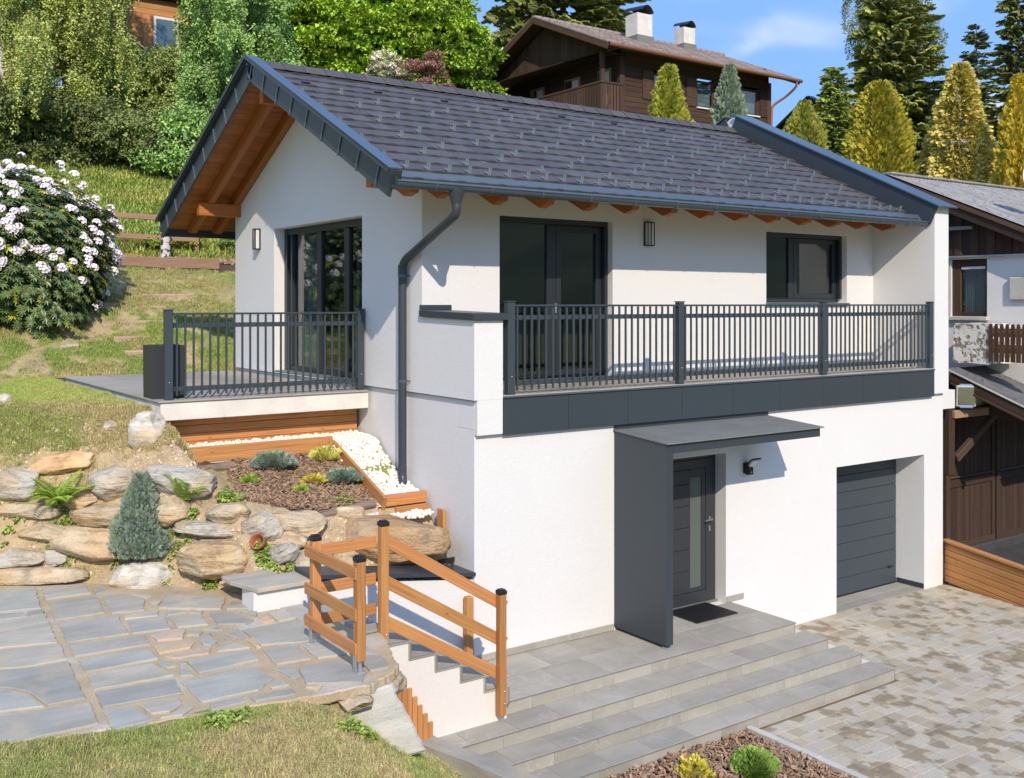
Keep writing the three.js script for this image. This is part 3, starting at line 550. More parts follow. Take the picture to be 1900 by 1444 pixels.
// ---------- roof ----------
{
  const roof = part('roof', house), X0 = -0.92, X1 = 9.43, EAVE = -0.19;
  const slope = Math.atan(PITCH), cs = Math.cos(slope), sn = Math.sin(slope);
  const onRoof = (x, s, n = 0) => V(x, YR - sn * s + cs * n, ZR + cs * s + sn * n);     // s metres down the front slope from the ridge, n above it
  const S = (EAVE - ZR) / cs, tilt = new THREE.Quaternion().setFromAxisAngle(V(1, 0, 0), slope);
  // deck under the tiles: two slabs
  for (const sd of [1, -1]) {
    const g = cbox(X1 - (-1.0), 0.08, S - 0.05, 0.002, 'x'); const q = new THREE.Quaternion().setFromAxisAngle(V(1, 0, 0), slope * sd);
    put('deck', g, sd > 0 ? M.stain[0] : M.stain[1], roof, V((X1 - 1.0) / 2, YR - sn * (S / 2 - 0.02), ZR + sd * cs * (S / 2 - 0.02)).addScaledVector(V(0, cs, sd * sn), -0.07), q);
  }
  const bg = []; { // back slope, never seen from the front: plain overlapping courses
    for (let i = 0; i < 14; i++) { const s = S - i * 0.335; bg.push(cbox(X1 - X0, 0.03, 0.38, 0.004, 'x').applyQuaternion(new THREE.Quaternion().setFromAxisAngle(V(1, 0, 0), -slope - 0.05)).translate((X0 + X1) / 2, YR - sn * (s - 0.17) + 0.02, ZR - cs * (s - 0.17))); }
    put('back_courses', mergeGeometries(bg), M.roof[0], roof).userData.kind = 'stuff';
  }
  // a wavy interlocking tile, its lower end at z = 0 and its top running up the slope (-z)
  const prof = [[0, 0.002], [0.04, 0], [0.14, -0.001], [0.185, 0.002], [0.21, 0.0055], [0.24, 0.008], [0.275, 0.0075], [0.2985, 0.004]];
  function tileGeo(ox, oy) {
    const pos = [], L = 0.40, th = 0.03, rise = 0.026; const P0 = prof.map(([x, y]) => [x - 0.149, y]);
    const top = (i, z) => [P0[i][0], P0[i][1] + rise + z / L * rise, z], bot = (i) => [P0[i][0], P0[i][1] + rise - th, 0.0];
    const q = (a, b, c, d) => pos.push(...a, ...b, ...c, ...a, ...c, ...d);
    for (let i = 0; i < P0.length - 1; i++) { q(top(i, 0), top(i + 1, 0), top(i + 1, -L), top(i, -L)); q(bot(i), bot(i + 1), top(i + 1, 0), top(i, 0)); }
    const e = P0.length - 1; q(bot(0), top(0, 0), top(0, -L), [P0[0][0], P0[0][1] - th, -L]); q(top(e, 0), bot(e), [P0[e][0], P0[e][1] - th, -L], top(e, -L));
    const g = new THREE.BufferGeometry(); g.setAttribute('position', new THREE.Float32BufferAttribute(pos, 3)); g.computeVertexNormals(); return uvm(g, null, ox, oy);
  }
  const TG = [0, 1, 2, 3, 4, 5].map(i => tileGeo(i * 0.71, i * 0.43)), rnd = rng(77), W = 0.3, EXP = 0.334;
  const all = [];
  for (let r = 0; r < 15; r++) {
    const s = S + 0.04 - r * EXP, off = r % 2 ? 0.15 : 0;
    for (let i = -1; i < 36; i++) { const x = X0 + 0.15 + off + i * W; if (x < X0 + 0.02 || x > X1 - 0.05) continue; const p = onRoof(x, s, 0.005); all.push({ p, r, i, d: p.distanceTo(CAM), k: rnd(), v: rnd(), x, s }); }
  }
  all.sort((a, b) => a.d - b.d);
  const q0 = (t) => tilt.clone().multiply(new THREE.Quaternion().setFromEuler(new THREE.Euler((t.k - 0.5) * 0.012, (t.v - 0.5) * 0.012, 0)));
  all.slice(0, 300).forEach(t => put('tile', TG[Math.floor(t.v * 6)], M.roof[Math.floor(t.k * 3)], roof, t.p, q0(t)));
  for (let k = 0; k < 3; k++) put('far_tiles', mergeGeometries(all.slice(300).filter(t => Math.floor(t.k * 3) === k).map(t => TG[Math.floor(t.v * 6)].clone().applyQuaternion(q0(t)).translate(t.p.x, t.p.y, t.p.z))), M.roof[k], roof).userData.kind = 'stuff';
  // snow guards: one on each tile of the second course, then one tile in four
  // each guard: two upright strips facing down the slope, stayed by thin braces behind
  const bar2 = (y0, z0, y1, z1, w, t, x) => { const L = Math.hypot(y1 - y0, z1 - z0); return new THREE.BoxGeometry(w, L, t).rotateX(Math.atan2(z1 - z0, y1 - y0)).translate(x, (y0 + y1) / 2, (z0 + z1) / 2); };
  const gg = mergeGeometries([-0.017, 0.017].flatMap(x => [bar2(0.012, 0, 0.125, -0.028, 0.02, 0.007, x), bar2(0.118, -0.03, 0.03, -0.115, 0.008, 0.006, x)]).concat([new THREE.BoxGeometry(0.054, 0.006, 0.14).translate(0, 0.033, -0.07)]).map(g => uvm(g))).scale(0.85, 0.85, 0.75);
  for (const t of all) {
    const dense = t.r === 1, sparse = t.r >= 2 && t.r <= 11 && ((t.i + (t.r % 2 ? 2 : 0) + 40) % 4 === 0);
    if (dense || sparse) put('snow_guard', gg, M.guard, roof, onRoof(t.x - 0.05, t.s - 0.02, 0.015), tilt);
    if (t.r === 12 && t.i % 4 === 1) put('vent_slot', cbox(0.13, 0.02, 0.05, 0.004), M.black, roof, onRoof(t.x, t.s - 0.09, 0.045), tilt);
  }
  // ridge caps
  const cap = (() => { const pos = [], L = 0.40, pr0 = [[-0.215, -0.085], [-0.16, -0.03], [-0.10, 0.02], [-0.045, 0.055], [0, 0.066], [0.045, 0.055], [0.10, 0.02], [0.16, -0.03], [0.215, -0.085]];
    const ring = (x, k, d) => pr0.map(([z, y]) => [x, y * k + d, z * k]), R = [ring(0, 1.04, 0.008), ring(0.05, 1.04, 0.008), ring(0.055, 1, 0), ring(L, 0.96, -0.004)], I = ring(0, 0.93, -0.012); const q = (a, b, c, d) => pos.push(...a, ...b, ...c, ...a, ...c, ...d);
    for (let i = 0; i < pr0.length - 1; i++) { for (let j = 0; j < 3; j++) q(R[j][i], R[j + 1][i], R[j + 1][i + 1], R[j][i + 1]); q(I[i], R[0][i], R[0][i + 1], I[i + 1]); }
    const g = new THREE.BufferGeometry(); g.setAttribute('position', new THREE.Float32BufferAttribute(pos, 3)); g.computeVertexNormals(); return uvm(g, 'x'); })();
  for (let i = 0, x = X0 + 0.02; x < X1 - 0.3; i++, x += 0.345) put('ridge_tile', cap, M.roof[i % 3], roof, V(x, YR + 0.04, ZR), [0, 0, 0.012]);
  // verge flashing on the gable: a tall folded sheet on each slope, with a capping and cover strips
  for (const sd of [1, -1]) {
    const f = s => V(-1.03, YR - sn * s, ZR + sd * cs * s), e = S + (sd > 0 ? 0.06 : 0.1);
    const face = new THREE.Shape([[0, 0.175], [e, 0.175 - 0 * e], [e, -0.16], [0.0, -0.16]].map(p => new THREE.Vector2(...p)));
    const up = V(0, cs, sd * sn), q = new THREE.Quaternion().setFromAxisAngle(V(1, 0, 0), slope * sd), mid = s => V(0, YR - sn * s, ZR + sd * cs * s);
    const bar = (n, m, x, w, s0, s1, n0, n1, c = 0.003) => put(n, cbox(w, n1 - n0, s1 - s0, c, 'z'), m, roof, mid((s0 + s1) / 2).add(V(x, 0, 0)).addScaledVector(up, (n0 + n1) / 2), q);
    bar('verge_flashing', M.metal, -1.02, 0.03, -0.02, e, -0.22, 0.12);
    bar('verge_cap', M.metalLight, -1.035, 0.19, -0.02, e + 0.01, 0.121, 0.150, 0.006); bar('verge_drip', M.metal, -1.125, 0.01, -0.02, e + 0.01, 0.085, 0.149, 0.002);
    for (let k = 0; k < 9; k++) { const s = 0.08 + k * 0.56; if (s < e - 0.1) bar('cover_strip', M.metalLight, -1.041, 0.02, s, s + 0.03, -0.228, 0.10, 0.003); }
    if (sd > 0) bar('verge_end', M.metal, -1.02, 0.16, e + 0.011, e + 0.02, -0.10, 0.12);
  }
  // apron of the firewall on the right and its blue grey cap
  for (const sd of [1, -1]) {
    const q = new THREE.Quaternion().setFromAxisAngle(V(1, 0, 0), slope * sd), up = V(0, cs, sd * sn), e = S + 0.27, mid = s => V(0, YR - sn * s, ZR + sd * cs * s);
    const bar = (n, m, x, w, s0, s1, n0, n1, c = 0.003) => put(n, cbox(w, n1 - n0, s1 - s0, c, 'z'), m, roof, mid((s0 + s1) / 2).add(V(x, 0, 0)).addScaledVector(up, (n0 + n1) / 2), q);
    bar('firewall_apron', M.metal, 9.41, 0.03, 0.0, e - 0.05, 0.0, 0.335);
    for (let k = 0; k < 3; k++) bar('firewall_cap', M.metalLight, 9.645, 0.56, k * (e / 3) + (k ? 0.004 : -0.05), (k + 1) * (e / 3) - 0.004, 0.34, 0.372, 0.006);
  }
  // eaves: drip sheet and gutter
  for (const [zs, n] of [[1, 0], [-1, 1]]) {
    const ze = ZR + zs * (EAVE - ZR), gz = ze + zs * 0.10, gy = 6.32;
    if (zs > 0) put('drip_sheet', cbox(X1 + 1.0, 0.006, 0.20, 0.002), M.metalLight, roof, V((X1 - 1.0) / 2, 6.385, ze + 0.025), new THREE.Quaternion().setFromAxisAngle(V(1, 0, 0), slope + 0.52));
    if (zs < 0) box('fascia', roof, M.metal, -1.0, X1 - 0.01, 6.16, 6.36, ze - 0.012 - (zs < 0 ? -0.02 : 0.02), ze + (zs < 0 ? 0.03 : -0.008), 0.003);
    const gut = part(n ? 'rear_gutter' : 'gutter', house), shape = []; const r = 0.072;
    for (let i = 0; i <= 14; i++) { const a = Math.PI + Math.PI * i / 14; shape.push([Math.cos(a) * r, Math.sin(a) * r]); }
    for (let i = 0; i <= 8; i++) { const a = Math.PI * 2 - 0.0 - Math.PI * 1.6 * i / 8; shape.push([r + 0.012 * zs * 0 - 0.0 + 0.009 * (1 - Math.cos(i)), 0.004 + 0.002 * i]); }
    for (let i = 14; i >= 0; i--) { const a = Math.PI + Math.PI * i / 14; shape.push([Math.cos(a) * (r - 0.004), Math.sin(a) * (r - 0.004) + 0.004]); }
    const g = new THREE.ExtrudeGeometry(new THREE.Shape(shape.map(p => new THREE.Vector2(...p))), { depth: X1 + 1.03, bevelEnabled: false });
    g.applyMatrix4(new THREE.Matrix4().set(0, 0, 1, -1.04, 0, 1, 0, gy, -1, 0, 0, gz, 0, 0, 0, 1));
    put('channel', uvm(g), M.gutter, gut);
    tube('bead', gut, M.metalLight, [V(-1.04, gy + 0.006, gz + zs * 0.074), V(X1 - 0.01, gy + 0.006, gz + zs * 0.074)], 0.011, 8, 1);
    for (const x of [-1.04, X1 - 0.012]) { const c = new THREE.CylinderGeometry(r, r, 0.006, 20, 1, false, 0, Math.PI); c.rotateZ(Math.PI / 2); put('end_cap', uvm(c), M.metal, gut, V(x + 0.002, gy, gz), [Math.PI / 2 * -1 + Math.PI, 0, 0]); }
    if (!n) for (let x = -0.5; x < X1; x += 0.78) { const t = new THREE.TorusGeometry(r + 0.003, 0.007, 6, 14, Math.PI); t.scale(1, 1, 2); put('bracket', t, M.metalLight, gut, V(x, gy, gz), [Math.PI, Math.PI / 2, 0]); }
  }
  // soffit boards under the gable overhang and along the eaves
  const sof = part('soffit', house);
  for (const sd of [1, -1]) for (let k = 0; k < 34; k++) {
    const s0 = 0.06 + k * 0.142, s1 = s0 + 0.139; if (s1 > S - 0.03) break;
    const q = new THREE.Quaternion().setFromAxisAngle(V(1, 0, 0), slope * sd), c = V(0, YR - sn * (s0 + s1) / 2, ZR + sd * cs * (s0 + s1) / 2).addScaledVector(V(0, cs, sd * sn), -0.125);
    const x1 = XU - 0.002; put('board', cbox(x1 + 1.0, 0.02, s1 - s0, 0.004, 'x', k * 0.31, k * 0.07), M.stain[(k * 5) % 3], sof, c.clone().add(V((x1 - 1.0) / 2, 0, 0)), q);
    const z = c.z; if (sd > 0 && z > ZU + 0.01) put('board', cbox(X1 - 0.02 - x1, 0.02, s1 - s0, 0.004, 'x', k * 0.31, k * 0.07), M.stain[(k * 5) % 3], sof, c.clone().add(V((X1 - 0.02 + x1) / 2, 0, 0)), q);
  }
  // rafters: two flying ones under the verge on each slope, tails along the front eaves
  const rafter = (x, sd, s0, s1) => { const up = V(0, cs, sd * sn), m = s => V(x, YR - sn * s, ZR + sd * cs * s).addScaledVector(up, -0.225);
    const sh = new THREE.Shape([[s0, -0.085], [s1 - 0.13, -0.085], [s1, 0.02], [s1, 0.085], [s0, 0.085]].map(p => new THREE.Vector2(...p)));
    const g = new THREE.ExtrudeGeometry(sh, { depth: 0.11, bevelEnabled: true, bevelThickness: 0.004, bevelSize: 0.004, bevelSegments: 1 });
    const ax = V(0, -sn, sd * cs), base = V(x - 0.055, YR, ZR).addScaledVector(up, -0.225);
    g.applyMatrix4(new THREE.Matrix4().makeBasis(ax, up, V(1, 0, 0)).setPosition(base));
    let gg2 = uvm(sd > 0 ? flipped(g) : g); const u = gg2.attributes.uv, pz = gg2.attributes.position; for (let i = 0; i < u.count; i++) { const w = V().fromBufferAttribute(pz, i).sub(base); u.setXY(i, w.dot(ax) + x, w.dot(up) + pz.getX(i)); }
    put('rafter', gg2, M.stain[Math.abs(Math.round(x * 10)) % 3], house); };
  for (const sd of [1, -1]) { rafter(-0.58, sd, 0.12, S - 0.16); rafter(-0.112, sd, 0.12, S - 0.16); }
  for (let x = 0.66; x < 9.4; x += 0.742) rafter(x, 1, (ZU - 0.1 - ZR) / cs, S - 0.06);
  for (const [z, y, l] of [[-1.34, roofY(-1.34) - 0.43, 0.72], [-7.66, roofY(-7.66) - 0.43, 0.80], [ZR, YR - 0.44, 0.86]]) box('purlin', house, M.stain[2], -l, XU - 0.001, y - 0.11, y + 0.11, z - 0.075, z + 0.075, 0.006);
}
{ // downpipe: funnel, swan neck, straight drop along the gable
  const d = part('downpipe', house), r = 0.055;
  put('funnel', new THREE.LatheGeometry([[0.055, 0], [0.06, 0.02], [0.10, 0.15], [0.105, 0.19]].map(p => new THREE.Vector2(...p)), 20), M.metal, d, V(-0.19, 6.10, -0.10));
  tube('neck', d, M.metal, [V(-0.19, 6.14, -0.10), V(-0.19, 6.04, -0.10), V(-0.189, 5.985, -0.13), V(-0.185, 5.95, -0.20), V(-0.18, 5.93, -0.25), V(-0.17, 5.83, -0.52), V(-0.155, 5.70, -0.87), V(-0.14, 5.575, -1.21), V(-0.132, 5.515, -1.38), V(-0.128, 5.48, -1.45), V(-0.126, 5.43, -1.505), V(-0.125, 5.36, -1.53), V(-0.125, 5.3, -1.53)], r, 16, 110);
  tube('drop', d, M.metal, [V(-0.125, 5.32, -1.53), V(-0.125, 2.75, -1.53)], r, 16, 2);
  tube('shoe', d, M.metal, [V(-0.125, 2.78, -1.53), V(-0.13, 2.64, -1.52), V(-0.15, 2.54, -1.46), V(-0.17, 2.47, -1.40)], r + 0.002, 16, 16);
  for (const y of [5.28, 3.9]) { const t = new THREE.CylinderGeometry(r + 0.006, r + 0.006, 0.035, 18, 1, true); put('bracket', t, M.metalLight, d, V(-0.125, y, -1.53)); beam('bracket_pin', d, M.black, V(-0.1, y, -1.48), V(0.02, y, -1.44), 0.012, 0.012); }
  put('sleeve', new THREE.CylinderGeometry(r + 0.004, r + 0.004, 0.12, 18, 1, true), M.metal, d, V(-0.125, 5.36, -1.53));
}
// ---------- balcony ----------
{
  const b = part('balcony', house), zf = 0.066, js = [0.38, 1.395, 2.40, 3.40, 4.42, 5.44, 6.44, 7.45, 8.45, 9.44];
  for (let i = 0; i < 9; i++) { const top = 3.765, bot = 3.315; box('fascia_panel', b, M.metal, js[i] + 0.003, js[i + 1] - 0.003, bot, top, zf - 0.02, zf, 0.003, null); }
  box('backing', b, M.black, 0.375, 9.435, 3.36, 3.76, 0.002, zf - 0.022, 0.002);
  box('slab', b, M.slab, 0.365, 9.435, 3.41, 3.745, ZU - 0.36, -0.002, 0.002, null);
  box('soffit_edge', b, M.zinc, 0.38, 9.43, 3.335, 3.357, 0.002, zf - 0.024, 0.002);
  box('edge_trim', b, M.metalLight, 0.375, 9.445, 3.767, 3.785, zf - 0.06, zf + 0.022, 0.003);
  const rnd = rng(8); for (let x = 0.378; x < 9.43; x += 0.6) for (const [a, c] of [[ZU + 0.002, -0.575], [-0.572, zf + 0.004]]) box('floor_tile', b, M.tile[Math.floor(rnd() * 4)], x, Math.min(x + 0.597, 9.43), 3.787, 3.80, a, c, 0.002, null);
  box('skirting', b, M.tile[0], 3.2, 9.43, 3.802, 3.87, ZU + 0.001, ZU + 0.012, 0.002);
}
M.rail = std({ color: rgb(0.050, 0.067, 0.079), roughness: 0.4, metalness: 0.2 });
function railing(parent, xs, z, y0, yt, spacing, cap) {
  for (const [x, w] of xs) { box('post', parent, M.rail, x - w / 2, x + w / 2, y0, yt + 0.03, z - 0.045, z + 0.045, 0.006); box('post_cap', parent, M.rail, x - w / 2 - 0.008, x + w / 2 + 0.008, yt + 0.031, yt + 0.045, z - 0.053, z + 0.053, 0.006); put('bolt', new THREE.SphereGeometry(0.009, 8, 6), M.galv, parent, V(x, y0 + 0.22, z + 0.046)); }
  for (let i = 0; i < xs.length - 1; i++) {
    const a = xs[i][0] + xs[i][1] / 2 + 0.004, b = xs[i + 1][0] - xs[i + 1][1] / 2 - 0.004;
    box('handrail', parent, M.rail, a - 0.003, b + 0.003, yt - 0.026, yt, z - 0.028, z + 0.028, 0.005);
    for (const y of [yt - 0.105 - 0.085, y0 + 0.1]) { box('rail', parent, M.rail, a + 0.02, b - 0.02, y, y + 0.06, z - 0.045, z - 0.014, 0.004); for (const e of [a, b - 0.02]) box('rail_bracket', parent, M.metal, e, e + 0.02, y - 0.005, y + 0.065, z - 0.05, z - 0.009, 0.003); }
    const n = Math.max(2, Math.round((b - a) / spacing)), st = (b - a) / n;
    for (let k = 0; k < n; k++) { const x = a + (k + 0.5) * st; box('baluster', parent, M.rail, x - 0.0125, x + 0.0125, y0 + 0.045, yt - 0.027, z - 0.0138, z + 0.012, 0.004); }
  }
}
{
  const r = part('balcony_railing', house); railing(r, [[0.51, 0.11], [3.40, 0.10], [6.51, 0.10], [9.38, 0.10]], 0.015, 3.803, 4.905, 0.112);
}
// ---------- porch canopy ----------
{
  const c = part('porch_canopy', house);
  put('side_panel', uvm(flipped(plate([[0.003, 0.645], [0.985, 0.645], [0.985, 3.163], [0.003, 3.235]], [], 0.12, ZY(2.21)))), M.metal, c); box('panel_foot', c, M.black, 2.235, 2.305, 0.604, 0.644, 0.02, 0.95, 0.003); box('foot_shoe', c, M.galv, 2.22, 2.32, 0.6025, 0.62, 0.90, 1.0, 0.003);
  put('roof_plate', uvm(flipped(plate([[0.003, 3.10], [0.985, 3.04], [0.985, 3.165], [0.003, 3.235]], [], 2.86, ZY(2.333)))), M.metal, c);
  put('roof_sheet', uvm(flipped(plate([[0.004, 3.237], [1.03, 3.163], [1.03, 3.178], [0.004, 3.252]], [], 3.04, ZY(2.19)))), M.zinc, c);
  box('wall_flashing', c, M.metal, 2.2, 5.24, 3.254, 3.315, 0.002, 0.014, 0.002);
}
// ---------- wall lamps, mat ----------
function cageLamp(at, turn, label) {
  const l = thing('wall_lamp', label, 'wall lamp', at, 'upper wall lamps'), b = (n, m, x0, x1, y0, y1, z0, z1) => { const g = put(n, cbox(x1 - x0, y1 - y0, z1 - z0, 0.003), m, l); g.position.set((x0 + x1) / 2, (y0 + y1) / 2, (z0 + z1) / 2); return g; };
  b('back_plate', M.black, -0.07, 0.07, 0, 0.36, 0.001, 0.012); b('top', M.black, -0.07, 0.07, 0.345, 0.36, 0.013, 0.1); b('base', M.black, -0.07, 0.07, 0, 0.015, 0.013, 0.1);
  for (const [x, z] of [[-0.063, 0.093], [0.063, 0.093], [-0.063, 0.018], [0.063, 0.018], [0, 0.093]]) b('bar', M.black, x - 0.007, x + 0.007, 0.016, 0.344, z - 0.007, z + 0.007);
  const g = put('glass', new THREE.BoxGeometry(0.105, 0.325, 0.06), M.lampGlass, l); g.position.set(0, 0.18, 0.052);
  l.rotation.y = turn; return l;
}
cageLamp([3.875, 5.785, ZU], 0, 'black framed lantern wall lamp between balcony door and window');
cageLamp([XU, 5.85, -6.72], -Math.PI / 2, 'black framed lantern wall lamp beside the gable terrace window');
{
  const l = thing('entrance_lamp', 'black curved wall lamp beside the entrance door', 'wall lamp', [4.75, 2.42, 0]);
  const b = (n, m, x0, x1, y0, y1, z0, z1, r) => { const g = put(n, cbox(x1 - x0, y1 - y0, z1 - z0, 0.004), m, l); g.position.set((x0 + x1) / 2, (y0 + y1) / 2, (z0 + z1) / 2); if (r) g.rotation.x = r; return g; };
  b('wall_plate', M.black, -0.055, 0.055, 0.02, 0.17, 0.002, 0.03); b('body', M.black, -0.05, 0.05, 0, 0.10, 0.031, 0.11);
  const s = []; for (let i = 0; i <= 10; i++) { const a = Math.PI - Math.PI / 2 * i / 10; s.push([0.25 + Math.cos(a) * 0.18, 0.09 + Math.sin(a) * 0.17]); } for (let i = 10; i >= 0; i--) { const a = Math.PI - Math.PI / 2 * i / 10; s.push([0.25 + Math.cos(a) * 0.16, 0.09 + Math.sin(a) * 0.15]); }
  const g = put('hood', uvm(flipped(plate(s, [], 0.11, ZY(-0.055)))), M.black, l); g.position.set(0, 0, 0);
  const d = s.slice(11, 20).concat(s.slice(11, 20).reverse().map(([z, y]) => [z + 0.022, y - 0.018])); const k = put('diffuser', uvm(flipped(plate(d, [], 0.09, ZY(-0.045)))), M.lampGlass, l); k.position.set(0, 0, 0);
  const sen = put('sensor', new THREE.SphereGeometry(0.013, 10, 8), M.galv, l); sen.position.set(0, 0.04, 0.112);
}
{ // ribbed rubber mat
  const m = thing('doormat', 'black ribbed rubber doormat in front of the entrance door', 'doormat', [3.68, 0.601, 0.15]);
  const rot = (o) => o; box('base', m, M.rubber, 3.28, 4.08, 0.602, 0.608, -0.15, 0.46, 0.002);
  const gs = []; for (let i = 0; i < 26; i++) for (let j = 0; j < 20; j++) gs.push(new THREE.BoxGeometry(0.021, 0.008, 0.016).translate(3.30 + i * 0.0304, 0.612, -0.135 + j * 0.0304 + (i % 2) * 0.012));
  put('ribs', mergeGeometries(gs), M.black, m); for (const [a, b, c, d] of [[3.28, 4.08, -0.15, -0.138], [3.28, 4.08, 0.4635, 0.472], [3.275, 3.284, -0.137, 0.463], [4.076, 4.085, -0.137, 0.463]]) box('rim', m, M.rubber, a, b, 0.6085, 0.617, c, d, 0.002);
}
// ---------- terrace slab, its railing, planter ----------
{
  const t = thing('terrace', 'raised terrace of grey tiles on a pale concrete slab', null, [-1.5, 3.45, -5], null, 'structure');
  box('slab', t, M.slab, -2.93, -0.048, 3.45, 3.672, -2.95, -2.64, 0.006, null); box('slab', t, M.slab, -2.93, -0.048, 3.50, 3.672, -7.9, -2.951, 0.004, null);
  const rnd = rng(4); for (let x = -2.96, i = 0; x < -0.1; x += 0.582, i++) for (let z = -2.62, j = 0; z > -7.85; z -= 0.88, j++) box('floor_tile', t, M.tile[Math.floor(rnd() * 4)], x, Math.min(x + 0.579, -0.05), 3.68, 3.70, Math.max(z - 0.877, -7.92), z, 0.003, null);
  box('edge_trim', t, M.zinc, -2.955, -0.05, 3.673, 3.679, -7.9, -2.625, 0.002);
  const r = thing('terrace_railing', 'dark grey metal bar railing along the terrace front edge', 'railing', [-1.45, 3.7, -2.76]);
  railing(r, [[-2.80, 0.10], [-0.12, 0.10]], -2.76, 3.702, 4.80, 0.1085);
  const p = thing('planter', 'tall square dark grey planter on the terrace corner', 'planter', [-2.74, 3.7, -3.16]);
  const prof = [[0.2, 0], [0.205, 0.66], [0.205, 0.68], [0.18, 0.68], [0.18, 0.6]]; const g = new THREE.LatheGeometry(prof.map(([a, b]) => new THREE.Vector2(a * Math.SQRT2, b)), 4); g.rotateY(Math.PI / 4);
  put('box', flatN(g), M.anthraPot, p, V(-2.74, 3.702, -3.16)); box('soil', p, M.bark, -2.915, -2.565, 4.27, 4.30, -3.335, -2.985, 0.004);
  const gr = []; const rr = rng(9); for (let i = 0; i < 40; i++) gr.push([mat4(V(-2.74 + (rr() - 0.5) * 0.3, 4.31 + rr() * 0.03, -3.16 + (rr() - 0.5) * 0.3), qeul(rr() * 6, rr() * 6, 0), 0.02 + rr() * 0.02)]); copies('white_pebbles', new THREE.IcosahedronGeometry(1, 1), std({ color: rgb(0.75, 0.74, 0.7), roughness: 0.8 }), gr, p);
}
function flatN(g) { const n = g.index ? g.toNonIndexed() : g; n.computeVertexNormals(); return n; }
// timber wall under the slab, and the planted strip before it
{
  const w = thing('timber_skirt', 'orange larch board wall under the terrace slab', 'timber wall', [-1.5, 3.0, -2.98]);
  for (let k = 0; k < 4; k++) box('plank', w, M.larch, -2.925, -0.05, 3.02 + k * 0.106, 3.122 + k * 0.106, -3.02, -2.985, 0.006);
  const e = thing('gravel_edging', 'orange larch boards edging the white gravel and bark bed', 'edging', [-1.5, 2.8, -2.3]);
  box('board', e, M.larch, -2.86, -0.72, 2.93, 3.13, -2.42, -2.375, 0.006);
  box('board', e, M.larch, -2.905, -2.862, 2.93, 3.13, -2.96, -2.376, 0.006);
  beam('board', e, M.larch[1], V(-0.70, 2.99, -2.44), V(-0.66, 2.42, -1.02), 0.045, 0.19, 0.006); 
  box('board', e, M.larch, -0.638, -0.05, 2.385, 2.53, -1.07, -1.025, 0.006); box('board', e, M.larch, -0.52, -0.05, 2.255, 2.375, -1.02, -0.98, 0.006);
  box('board', e, M.larch, -0.10, -0.055, 1.95, 2.36, -0.70, -0.55, 0.006);
}
// ---------- side stairs with cream cheek ----------
{
  const s = thing('side_stairs', 'narrow grey tiled stairs with cream cheek wall beside the house', null, [-1.2, 0.5, 0.6], null, 'structure');
  const xs = [-1.88, -1.60, -1.294, -0.988, -0.69, -0.39], ys = [1.69, 1.511, 1.329, 1.147, 0.969, 0.80, 0.6];
  const out = [[-1.90, 0.3], [-0.40, 0.3]]; for (let i = 5; i >= 0; i--) { out.push([xs[i] - 0.008, ys[i + 1] - 0.016 - (i === 5 ? 0 : 0)]); out.push([xs[i] - 0.008, ys[i] - 0.016]); } out.push([-1.93, ys[0] - 0.016]);
  put('cheek_wall', uvm(plate(out, [], 1.24, new THREE.Matrix4().makeTranslation(0, 0, 0.005)), null), M.cream, s);
  const rnd = rng(2);
  for (let i = 0; i < 6; i++) {
    const x1 = i < 5 ? xs[i + 1] : -0.38; 
    if (i < 5) box('tread_tile', s, M.tile[i % 4], xs[i] - 0.006, x1 + 0.014, ys[i + 1] - 0.015, ys[i + 1], 0.008, 1.262, 0.003, null);
    box('riser_tile', s, M.tile[(i + 2) % 4], xs[i] - 0.0065, xs[i] + 0.006, ys[i + 1] + 0.001, ys[i] - 0.0155, 0.009, 1.259, 0.002, null);
    box('trim', s, M.zinc, xs[i] + 0.0065, xs[i] + 0.02, ys[i + 1] + 0.001, ys[i] - 0.016, 1.247, 1.2605, 0.002);
    box('trim', s, M.zinc, xs[i] + 0.02, x1 - 0.007, ys[i + 1] + 0.0005, ys[i + 1] + 0.012, 1.247, 1.2605, 0.002);
  }
  for (const [a, b, c, d, k] of [[-2.12, -1.88, 0.008, 0.62, 0], [-2.12, -1.88, 0.624, 1.255, 1], [-2.46, -2.123, 0.008, 0.62, 2]]) box('landing_tile', s, M.tile[k], a, b, ys[0] - 0.02, ys[0] + 0.004, c, d, 0.003, null);
}
{ // low white wall behind the stairs, slate coping on its left, dark metal coping falling to the house
  const w = thing('low_wall', 'low white wall behind the side stairs with slate and metal coping', 'wall', [-1.3, 1.6, -0.15]);
  put('wall', uvm(plate([[-2.74, 1.5], [-0.002, 0.5], [-0.002, 1.60], [-2.1, 1.885], [-2.74, 1.885]], [], 0.33, new THREE.Matrix4().makeTranslation(0, 0, -0.36))), M.plaster, w);
  put('slate_coping', uvm(plate([[-2.84, -0.42], [-2.72, 0.03], [-2.0, 0.03], [-2.0, -0.42]], [], 0.045, XZdown(0), 0.004)), M.slate[2], w, V(0, 1.934, 0));
  box('slate_coping', w, M.slate[0], -2.84, -2.30, 1.889, 1.93, -0.72, -0.424, 0.004, null);
  put('metal_coping', uvm(plate([[-2.12, 1.945], [-0.003, 1.655], [-0.003, 1.70], [-2.12, 1.99]], [], 0.46, new THREE.Matrix4().makeTranslation(0, 0, -0.42))), M.metal, w);
  box('coping_end', w, M.black, -0.26, -0.02, 1.74, 1.80, -0.425, -0.405, 0.003);
}
